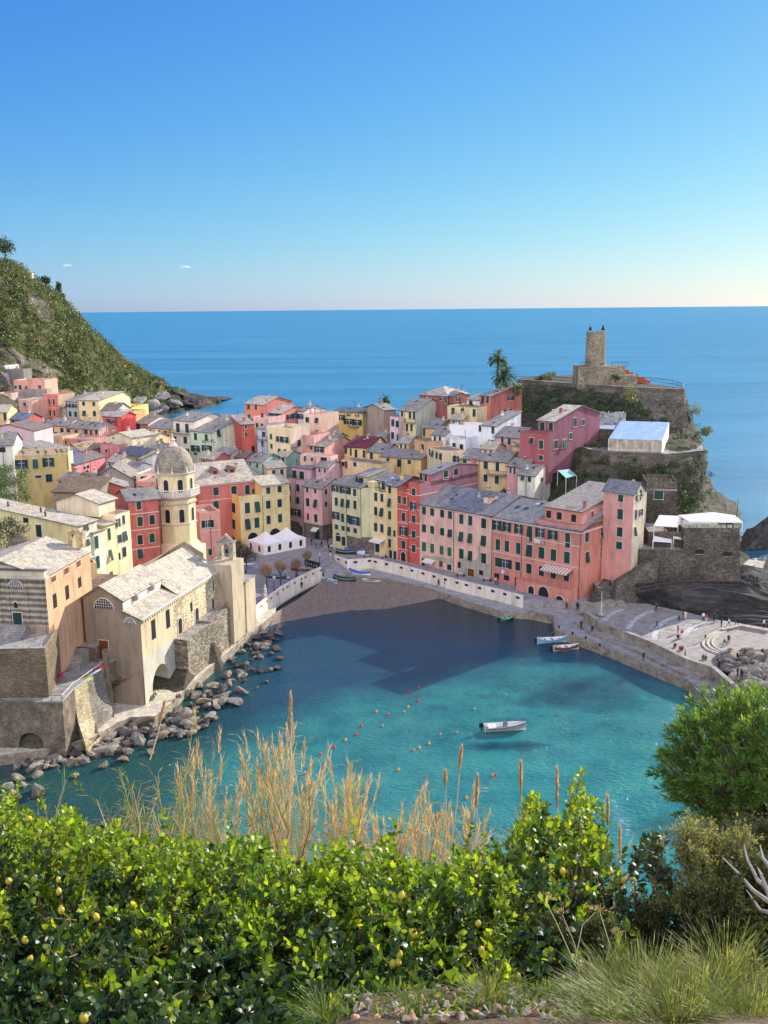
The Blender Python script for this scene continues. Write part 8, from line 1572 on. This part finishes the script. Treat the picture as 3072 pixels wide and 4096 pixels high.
boat('H',570,1080,.75,6.2,128,Wp,LBp,'white rowing boat under a blue tarpaulin on the sand',cover=BLc); boat('H',678,1142,.6,4.2,112,Wp,plain((210,216,214),.6,name='pale_inside'),'pale dinghy on the sand, rightmost of four')
boat('H',440,868,3.,5.2,108,plain((50,56,58),.6,name='black_hull'),BRN,'boat under a black tarpaulin on the upper quay',cover=plain((48,58,62),.8,name='black_tarp')); boat('H',515,865,3.,5.4,112,Wp,LBp,'boat with a blue and white cover on the upper quay',cover=BLc)
boat('G',930,1225,3.,4.6,100,Wp,LBp,'white boat stored under the dark evergreen tree'); boat('G',1200,1335,3.,4.6,110,plain((70,90,96),.6,name='grey_hull'),BRN,'grey covered boat stored between the bare trees',cover=plain((90,104,112),.8,name='grey_tarp')); boat('G',1425,1265,3.,4.4,110,plain((120,90,90),.6,name='brown_hull'),BRN,'brown boat stored beside the bins')
def kayak(fr, x, y, Y, L, hd, c, label, pitch=0, z=None):
    p_ = at(*px(fr,x,y),Y) if z is None else inpx(fr,x,y,z); mb = MB(); cl = plain(c,.35,name='kayak_plastic',var=.05); n_ = 12; k_ = 8
    e1 = (hv(hd)+Vector((0,0,pitch))).normalized(); e2 = Vector((-hv(hd).y,hv(hd).x,0)); up = e1.cross(e2); up = up if up.z > 0 else -up; pr = []
    for i in range(n_+1): u = i/n_; r_ = .34*math.sin(math.pi*u)**.7+.01; pr.append([p_+e1*(L*(u-.5))+e2*(r_*math.cos(2*math.pi*j/k_))+up*(.3*r_/.34*math.sin(2*math.pi*j/k_)*.6+.2) for j in range(k_)])
    for a_,b_ in zip(pr,pr[1:]):
        for j in range(k_): mb.face([a_[j],b_[j],b_[(j+1)%k_],a_[(j+1)%k_]],cl)
    t = empty('kayak',tuple(p_),label,'kayak'); mb.build('hull',t,smooth=True); mb = MB(); q = p_+up*.38; mb.face([q+e1*(.45*math.cos(a_))+e2*(.2*math.sin(a_)) for a_ in [2*math.pi*i/12 for i in range(12)]],DARKW); mb.build('cockpit',t)
kayak('K',460,690,128,3.6,86,(150,190,60),'lime green kayak hung on the railing of the concrete sea wall'); kayak('K',575,500,131.5,2.9,62,(214,64,56),'red kayak propped against the wall by the stairs',.9); kayak('K',640,598,130.8,1.8,84,(90,170,200),'light blue kayak tip on the corner of the sea wall')
kayak('K',785,560,131.8,3.2,55,(236,226,90),'yellow kayak with an open cockpit on the sea wall edge',.25); kayak('K',915,440,134.5,3.4,52,(216,50,60),'red kayak on the sea wall edge beside the buttress',.3); kayak('K',880,470,133.6,3.,52,(190,205,215),'white and blue kayak behind the red kayak',.25); kayak('K',745,475,136,2.,70,(170,190,60),'green kayak lying on the deck of the sea wall'); kayak('K',830,500,133,2.4,55,(160,190,80),'lime kayak beneath the red kayak',.25)
kayak('O',390,805,None,4.2,118,(60,160,230),'bright blue kayak lying on the pier bench',z=2.05)
# ------------------------------------------------------------------ buoys
BU = {'red':plain((206,56,60),.4,name='red_buoy'),'or':plain((226,150,90),.4,name='orange_buoy'),'gr':plain((150,140,130),.5,name='grey_buoy')}
bl_ = [(795,72,'red'),(747,94,'red'),(792,146,'red'),(736,180,'or'),(713,208,'gr'),(562,205,'or'),(626,223,'red'),(593,284,'gr'),(477,284,'red'),(451,331,'red'),(390,362,'or'),(327,403,'red'),(251,442,'red'),(195,512,'red'),(163,548,'red'),(1101,192,'gr'),(1005,321,'gr'),(912,332,'gr'),(852,382,'or'),(798,405,'or'),(766,420,'gr'),(682,527,'or'),(1204,558,'or'),(1217,557,'red'),(1059,684,'or'),(898,778,'or'),(911,778,'red'),(446,962,'or')]
bm_ = {}
for k_,m_ in BU.items(): mb = MB(); mb.lathe((0,0,0),[(.05,-.2),(.22,-.1),(.27,.08),(.22,.25),(.08,.38),(.05,.48)],m_,10); o = mb.build('buoy',smooth=True); bm_[k_] = o.data; bpy.data.objects.remove(o)
for x,y,k_ in bl_:
    sx_, sy_ = 1100+x*1200/1659, 2700+y*1200/1659; p_ = P(sx_,sy_,0); o = bpy.data.objects.new('buoy',bm_[k_]); C.objects.link(o); o.location = p_; o.scale = (.85,)*3; tag(o,{'red':'small red mooring buoy floating in the bay','or':'small orange mooring buoy floating in the bay','gr':'small grey mooring buoy floating in the bay'}[k_],'buoy','mooring buoys in the bay')
for i,(x,y) in enumerate(((540,1150),(600,1170),(655,1192),(720,1220),(765,1238),(825,1258),(890,1290),(300,1075),(330,1060),(370,1075),(400,1085))):
    q = inpx('H',x,y,.75-(i<7)*i*.07); mb = MB(); mb.box(q-hv(95)*.55,hv(95)*1.1,hv(5)*.14,(0,0,.1),plain((190,186,172),.8,name='plank_wood')); tag(mb.build('plank'),'pale boat skid plank laid across the sand','plank','skid planks on the beach')
# ------------------------------------------------------------------ mooring ropes
for i,(a_,b_) in enumerate((((945,700,1.7),(700,880,.4)),((1005,770,1.7),(870,810,.1)),((1080,800,1.7),(995,860,.6)),((1290,890,1.7),(1140,930,.7)),((1450,945,1.7),(1360,1055,.0)))):
    p_, q = inpx('N',*a_), inpx('N',*b_); mb = MB(); mb.tube([p_,p_.lerp(q,.5)-Vector((0,0,.25)),q],.03,plain((170,160,140),.9,name='rope'),4); tag(mb.build('mooring_rope'),['mooring rope running to the bow of the light blue boat','short mooring rope beside the quay corner','mooring rope between the quay and the white boats','mooring rope from the nearest boat to the pier','slack mooring rope by the pier steps'][i],'rope')
for i,(x,y) in enumerate(((930,725),(1225,845),(1380,925),(1080,795))):
    p_ = inpx('N',x,y,1.72); mb = MB(); mb.lathe(tuple(p_),[(.16,0),(.12,.25),(.22,.32),(.2,.42),(.04,.46)],IRON,9); tag(mb.build('bollard'),['iron bollard at the corner of the quay','iron bollard in the middle of the pier edge','iron bollard next to the pier steps','iron bollard between the quay corner and the middle of the pier'][i],'bollard')
# ------------------------------------------------------------------ people
SKIN = plain((206,160,130),.6,name='skin'); HAIR = plain((50,38,32),.8,name='hair'); SHOE = plain((50,46,46),.7,name='shoe')
def body(pose):
    j = {'pel':(0,0,.93),'sp':(0,0,1.15),'ch':(0,.0,1.36),'nk':(0,0,1.5),'hd':(0,-.02,1.62),'ht':(0,0,1.70),'hl':(-.1,0,.9),'hr':(.1,0,.9),'kl':(-.11,-.02,.5),'kr':(.11,-.02,.5),'al':(-.12,.02,.08),'ar':(.12,.02,.08),'tl':(-.13,-.13,.04),'tr':(.13,-.13,.04),
      'shl':(-.19,0,1.42),'shr':(.19,0,1.42),'el':(-.25,.03,1.16),'er':(.25,.03,1.16),'wl':(-.26,-.06,.92),'wr':(.26,-.06,.92),'fl':(-.26,-.1,.82),'fr':(.26,-.1,.82)}
    if pose == 'walk': j.update(kl=(-.1,-.22,.54),al=(-.1,-.3,.1),tl=(-.1,-.45,.06),kr=(.1,.08,.5),ar=(.1,.34,.16),tr=(.1,.26,.04),el=(-.25,.16,1.18),wl=(-.24,.2,.95),fl=(-.24,.18,.86),er=(.25,-.12,1.18),wr=(.22,-.28,1.02),fr=(.2,-.34,.96))
    if pose == 'arms': j.update(el=(-.3,-.12,1.4),wl=(-.14,-.22,1.58),fl=(-.08,-.2,1.62),er=(.3,-.12,1.4),wr=(.14,-.22,1.58),fr=(.08,-.2,1.62))
    if pose == 'sit':
        for k_ in ('pel','sp','ch','nk','hd','ht','shl','shr','el','er','wl','wr','fl','fr','hl','hr'): x,y,z = j[k_]; j[k_] = (x,y+(.0 if z < 1.2 else -.08),z-.78)
        j.update(kl=(-.13,-.42,.42),kr=(.13,-.42,.42),al=(-.12,-.5,.06),ar=(.12,-.5,.06),tl=(-.12,-.62,.03),tr=(.12,-.62,.03),wl=(-.16,-.32,.4),fl=(-.12,-.4,.42),wr=(.16,-.32,.4),fr=(.12,-.4,.42))
    ks = list(j); ed = [('pel','sp'),('sp','ch'),('ch','nk'),('nk','hd'),('hd','ht'),('pel','hl'),('pel','hr'),('hl','kl'),('hr','kr'),('kl','al'),('kr','ar'),('al','tl'),('ar','tr'),('ch','shl'),('ch','shr'),('shl','el'),('shr','er'),('el','wl'),('er','wr'),('wl','fl'),('wr','fr')]
    me = bpy.data.meshes.new('b'); me.from_pydata([j[k_] for k_ in ks],[(ks.index(a_),ks.index(b_)) for a_,b_ in ed],[]); o = bpy.data.objects.new('b',me); C.objects.link(o)
    md = o.modifiers.new('s','SKIN'); md.use_smooth_shade = True; R = {'pel':.15,'sp':.14,'ch':.165,'nk':.06,'hd':.105,'ht':.085,'hl':.1,'hr':.1,'kl':.065,'kr':.065,'al':.045,'ar':.045,'tl':.045,'tr':.045,'shl':.07,'shr':.07,'el':.048,'er':.048,'wl':.034,'wr':.034,'fl':.04,'fr':.04}
    for k_,sv in zip(ks,me.skin_vertices[0].data): sv.radius = (R[k_],R[k_]*(.75 if k_ in ('pel','sp','ch') else 1)); sv.use_root = k_ == 'pel'
    sb_ = o.modifiers.new('d','SUBSURF'); sb_.levels = 1; dg = bpy.context.evaluated_depsgraph_get(); m2 = bpy.data.meshes.new_from_object(o.evaluated_get(dg)); bpy.data.objects.remove(o)
    m2.name = 'person_'+pose; m2.materials.clear(); [m2.materials.append(x) for x in (SKIN,WHT,WHT,HAIR,SHOE)]
    dz = .78 if pose == 'sit' else 0; fls = [Vector(j['fl']),Vector(j['fr'])]; hd_ = Vector(j['hd'])
    for p_ in m2.polygons:
        c_ = p_.center; leg = (c_.z < .98-dz if pose != 'sit' else (c_.y < -.12 and c_.z < .5) or c_.z < .2); 
        i = 2 if leg else 1
        if c_.z < .1 and (pose != 'sit' or c_.y < -.4): i = 4
        if min((c_-f_).length for f_ in fls) < .09: i = 0
        if c_.z > 1.52-dz: i = 3 if (c_.z > 1.66-dz or c_.y > -.02) else 0
        p_.material_index = i; p_.use_smooth = True
    return m2
BODY = {k_:body(k_) for k_ in ('stand','walk','arms','sit')}
CLc = {'black':(34,34,38),'navy':(38,48,72),'white':(226,226,222),'red':(196,44,54),'cream':(220,206,176),'grey':(120,120,122),'brown':(92,66,50),'olive':(84,86,60),'blue':(70,110,160),'denim':(66,86,120),'orange':(220,96,50),'pink':(214,150,160)}
CLm = {k_:plain(v_,.8,name=k_+'_cloth',var=.08) for k_,v_ in CLc.items()}
def person(fr, x, y, z, pose, face, top, bot, label, group=None):
    p_ = inpx(fr,x,y,z); o = bpy.data.objects.new('person',BODY[pose]); C.objects.link(o); o.location = p_; o.rotation_euler = (0,0,math.radians(face)); s_ = random.uniform(.96,1.06); o.scale = (s_,)*3
    for i,k_ in ((1,top),(2,bot)): o.material_slots[i].link = 'OBJECT'; o.material_slots[i].material = CLm[k_]
    tag(o,label,'person',group)
PP = [('O',1040,765,2.42,'arms',20,'cream','black','person in a pale coat photographing on the sunlit terrace'),('O',1268,805,2.42,'stand',150,'black','black','person in a dark jacket standing on the sunlit curved pavement'),('O',1222,795,2.42,'sit',60,'black','black','person crouching beside the dark jacketed visitor'),
 ('O',768,700,2.42,'stand',90,'navy','black','person in navy by the paving emblem'),('O',806,750,2.42,'stand',200,'red','white','person in a red jacket on the shadow edge'),('O',768,752,2.42,'sit',0,'black','navy','child crouching by the red jacketed person'),('O',560,655,2.42,'walk',70,'olive','black','person in olive walking over a white paving band'),('O',553,492,2.42,'walk',-60,'black','black','person in black at the top of the second paving band'),
 ('O',780,578,2.42,'stand',20,'grey','black','person in grey at the end of the third paving band'),('O',818,562,2.42,'stand',80,'black','denim','person in black between two visitors at the rock foot'),('O',840,566,2.42,'stand',150,'cream','cream','person in a long cream coat at the rock foot'),('O',1018,580,2.42,'stand',0,'white','black','person in a white top at the fourth paving band'),('O',1050,598,2.42,'stand',90,'orange','cream','person in orange with a light skirt near the fourth band'),
 ('O',1123,585,2.42,'stand',30,'black','black','person in black below the strata rock, left of a pair'),('O',1188,570,2.42,'stand',170,'navy','black','tall dark figure right below the strata rock'),('O',1198,636,2.42,'stand',220,'black','navy','dark figure at the corner of the curved steps'),('O',1270,632,2.42,'walk',80,'white','denim','person in white walking along the low curb'),('O',1350,626,2.42,'walk',-80,'black','black','person striding on the path above the low curb'),('O',1615,650,2.42,'stand',30,'cream','black','person in a beige coat at the right end of the low curb'),
 ('O',742,838,2.42,'sit',-40,'black','black','person in black seated at the terrace edge'),('O',786,866,2.42,'sit',100,'red','black','person in red seated at the terrace edge'),('O',812,868,2.42,'sit',160,'olive','black','person in olive seated beside the red one'),('O',1016,952,2.42,'sit',20,'brown','black','person in brown seated above the pier bench'),('O',1046,965,2.42,'sit',200,'olive','olive','person in green seated above the pier bench'),
 ('O',1240,920,2.6,'sit',60,'black','black','dark seated figure left of the breakwater group'),('O',1275,918,2.6,'sit',190,'navy','black','navy seated figure in the breakwater group'),('O',1352,935,2.6,'sit',90,'black','navy','seated figure on the first breakwater boulder'),('O',1385,925,2.6,'sit',30,'grey','black','grey seated figure on the breakwater boulders'),('O',1435,895,2.6,'sit',-30,'brown','black','brown seated figure before the sunlit pavement'),('O',1600,890,2.6,'sit',40,'black','black','seated figure right of the breakwater boulders'),
 ('O',1220,960,2.6,'sit',120,'grey','denim','seated figure at the corner of the seawall'),('O',1160,980,2.6,'sit',70,'black','grey','dark seated figure at the end of the terrace'),('O',1355,1130,3.72,'stand',40,'black','black','left figure of the pair standing on the seawall end'),('O',1395,1160,3.72,'stand',120,'black','black','right figure of the pair standing on the seawall end'),
 ('O',428,975,1.75,'arms',10,'black','black','person in black on the very edge of the pier'),('O',825,1030,1.52,'sit',200,'grey','black','grey figure sitting on the pier ledge'),('O',860,1050,1.52,'stand',240,'brown','black','person in brown standing on the pier beside the sitters'),('O',838,955,2.02,'stand',60,'olive','black','person in olive on the seawall steps'),('O',1140,1160,2.02,'sit',-60,'black','black','person lounging on the pier bench end'),
 ('N',1012,522,1.52,'walk',90,'black','black','person walking in front of the salmon house door'),('N',1132,525,1.52,'stand',160,'black','black','person in black at the corner of the salmon house'),('N',1172,742,1.52,'walk',20,'black','black','person in a long dark coat walking onto the pier'),('N',1295,790,1.52,'walk',-20,'navy','black','person in navy walking onto the pier'),
 ('H',1130,1112,1.52,'stand',40,'black','black','left of two dark figures on the quay below the pink house'),('H',1150,1102,1.52,'walk',80,'black','olive','right of two dark figures on the quay below the pink house'),('H',1250,1155,1.52,'walk',-70,'white','white','person all in white on the quay'),('H',1282,1155,1.52,'stand',60,'brown','black','person in brown right of the white figure on the quay'),('H',1312,1175,1.52,'walk',100,'navy','navy','small figure in navy on the quay'),('H',1370,1185,1.52,'walk',100,'black','denim','person bending forward on the quay at the right'),
 ('H',288,895,3.02,'walk',10,'navy','white','person in white trousers at the head of the slipway'),('H',242,845,3.02,'walk',60,'pink','grey','person in pink near the lilac house door'),('H',272,842,3.02,'stand',150,'black','denim','dark figure in the crowd before the green house'),('H',300,838,3.02,'stand',200,'cream','black','pale coated figure in the crowd before the green house'),('H',155,825,3.02,'stand',20,'brown','denim','brown figure in the crowd beside the tent'),('H',182,828,3.02,'stand',110,'grey','grey','grey figure in the crowd beside the tent'),('H',205,810,3.02,'walk',160,'black','black','dark figure behind the crowd beside the tent'),('H',108,780,3.02,'walk',0,'navy','black','navy figure nearest the tent corner'),('H',130,775,3.02,'stand',90,'black','denim','black figure nearest the lilac house arch'),('H',262,780,3.02,'walk',45,'black','black','black figure at the foot of the green house'),('H',325,790,3.02,'sit',60,'orange','black','figure in orange seated by the green house'),
 ('H',772,905,3.02,'sit',60,'white','black','person in white seated above the white parapet'),('H',810,905,3.02,'sit',120,'black','black','person in black seated above the white parapet'),('I',690,1015,3.02,'stand',40,'cream','black','pale figure behind the parapet under the laundry'),('I',708,1018,3.02,'stand',100,'black','black','dark figure behind the parapet under the laundry'),('I',1128,965,7.6,'stand',20,'black','black','person on the terrace of the salmon corner house') ,
 ('G',1440,1435,1.3,'stand',-30,'navy','navy','person in navy at the beach end of the white wall'),('G',980,1575,3.02,'sit',80,'black','black','person seated at the near end of the square'),('G',1312,1350,3.02,'sit',20,'white','denim','person on the bench between the bare trees'),('L',868,705,1.52,'stand',150,'black','denim','left person of the pair leaning on the church path wall'),('L',903,700,1.52,'stand',120,'black','denim','right person of the pair leaning on the church path wall'),
 ('L',248,1290,1.52,'sit',100,'red','black','person in red seated on the edge of the church path'),('L',278,1290,1.52,'sit',160,'grey','denim','person in a cap seated next to the red one'),('K',1485,665,1.52,'sit',-60,'white','black','person in white resting beside the arched wall'),('K',1455,705,1.52,'sit',-20,'grey','black','person in grey resting beside the arched wall'),('F',522,1475,10.62,'stand',150,'black','black','dark figure on the landing beside the striped church')]
for q in PP:
    if q[0] == 'I' and q[2] == 965: q = q[:3]+(tv.z1+.05,)+q[4:]
    person(*q)
# ------------------------------------------------------------------ small terrace life
for i,(fr_,x,y,Y_) in enumerate((('A',360,625,209),('A',430,622,209),('A',530,618,210),('A',590,612,210),('A',215,628,209),('B',550,640,221),('B',520,645,221),('B',600,640,221),('B',1390,820,250),('D',95,870,261),('D',205,885,261))):
    p_ = at(*px(fr_,x,y),Y_); tree('potted_plant',p_-Vector((0,0,.5)),p_+Vector((0,0,.3)),.5,.5,['leafy potted plant on the ochre roof terrace, under the middle rail','leafy potted plant right of the middle rail on the ochre terrace','terracotta potted shrub on the ochre terrace','rightmost potted shrub on the ochre terrace','leftmost potted shrub on the ochre terrace','bushy plant on the terrace beside the bell tower','plant nearest the bell tower on the planted terrace','rightmost plant on the terrace beside the bell tower','plant on the roofs behind the crimson house','small plant on the beige planted terrace','cypress like pot plant on the beige terrace'][i],'potted plant',G_MD,6,40,.12,.05)
for i,(fr_,x,y) in enumerate((('H',640,905),('H',335,800),('H',360,790),('I',400,945),('I',620,985))):
    p_ = inpx(fr_,x,y,3.02); t = empty('cafe_table',tuple(p_),['cafe table by the golden house awning','cafe table at the foot of the green house','second cafe table at the green house','cafe table behind the parapet under the pink house','cafe table behind the parapet near the salmon house'][i],'table'); mb = MB(); mb.lathe((p_.x,p_.y,p_.z+.72),[(.05,0),(.4,0),(.4,.04)],WHT,12); mb.build('table_top',t); mb = MB(); mb.tube([p_,p_+Vector((0,0,.72))],.04,IRON,5); mb.build('leg',t)
    for s_ in (-1,1): t2 = empty('chair',(p_.x+s_*.7,p_.y,p_.z),('left' if s_ < 0 else 'right')+' chair at the '+['golden house awning','green house foot','second green house table','pink house parapet','salmon house parapet'][i]+' table','chair'); mb = MB(); mb.cbox((p_.x+s_*.7,p_.y,p_.z+.42),.42,.42,.04,BRN); mb.build('seat',t2); mb = MB(); mb.cbox((p_.x+s_*.9,p_.y,p_.z+.42),.04,.42,.45,BRN); mb.build('backrest',t2); mb = MB(); mb.cbox((p_.x+s_*.7,p_.y,p_.z),.36,.36,.42,IRON); mb.build('frame',t2)
# two wisps of cloud far out over the sea
m, n, b = newmat('cloud'); b.inputs['Base Color'].default_value = (.95,.95,.95,1); b.inputs['Roughness'].default_value = 1
lw = N(n,'ShaderNodeLayerWeight'); lw.inputs[0].default_value = .25; ta_ = ramp(n, mth('MULTIPLY', lw.outputs['Facing'], nz(n, posn(n), .012, 4)), [(.0,(.5,)*3),(.3,(0,0,0,1))]); n.links.new(ta_, b.inputs['Alpha'])
for i,(x,y,s_) in enumerate(((272,1062,1.),(742,1068,1.05))):
    bm = bmesh.new(); bmesh.ops.create_icosphere(bm,subdivisions=4,radius=1)
    for v_ in bm.verts: v_.co += v_.co*noise.noise(v_.co*1.6+Vector((i*5,0,0)))*.5
    me = bpy.data.meshes.new('cloud'); bm.to_mesh(me); bm.free(); me.materials.append(m); [setattr(p_,'use_smooth',True) for p_ in me.polygons]
    o = link('cloud',me); p_ = at(x,y,9000); o.location = p_; o.scale = (38*s_,50,14); tag(o,['small white wisp of cloud above the hill slope','small white wisp of cloud over the open sea'][i],'cloud')
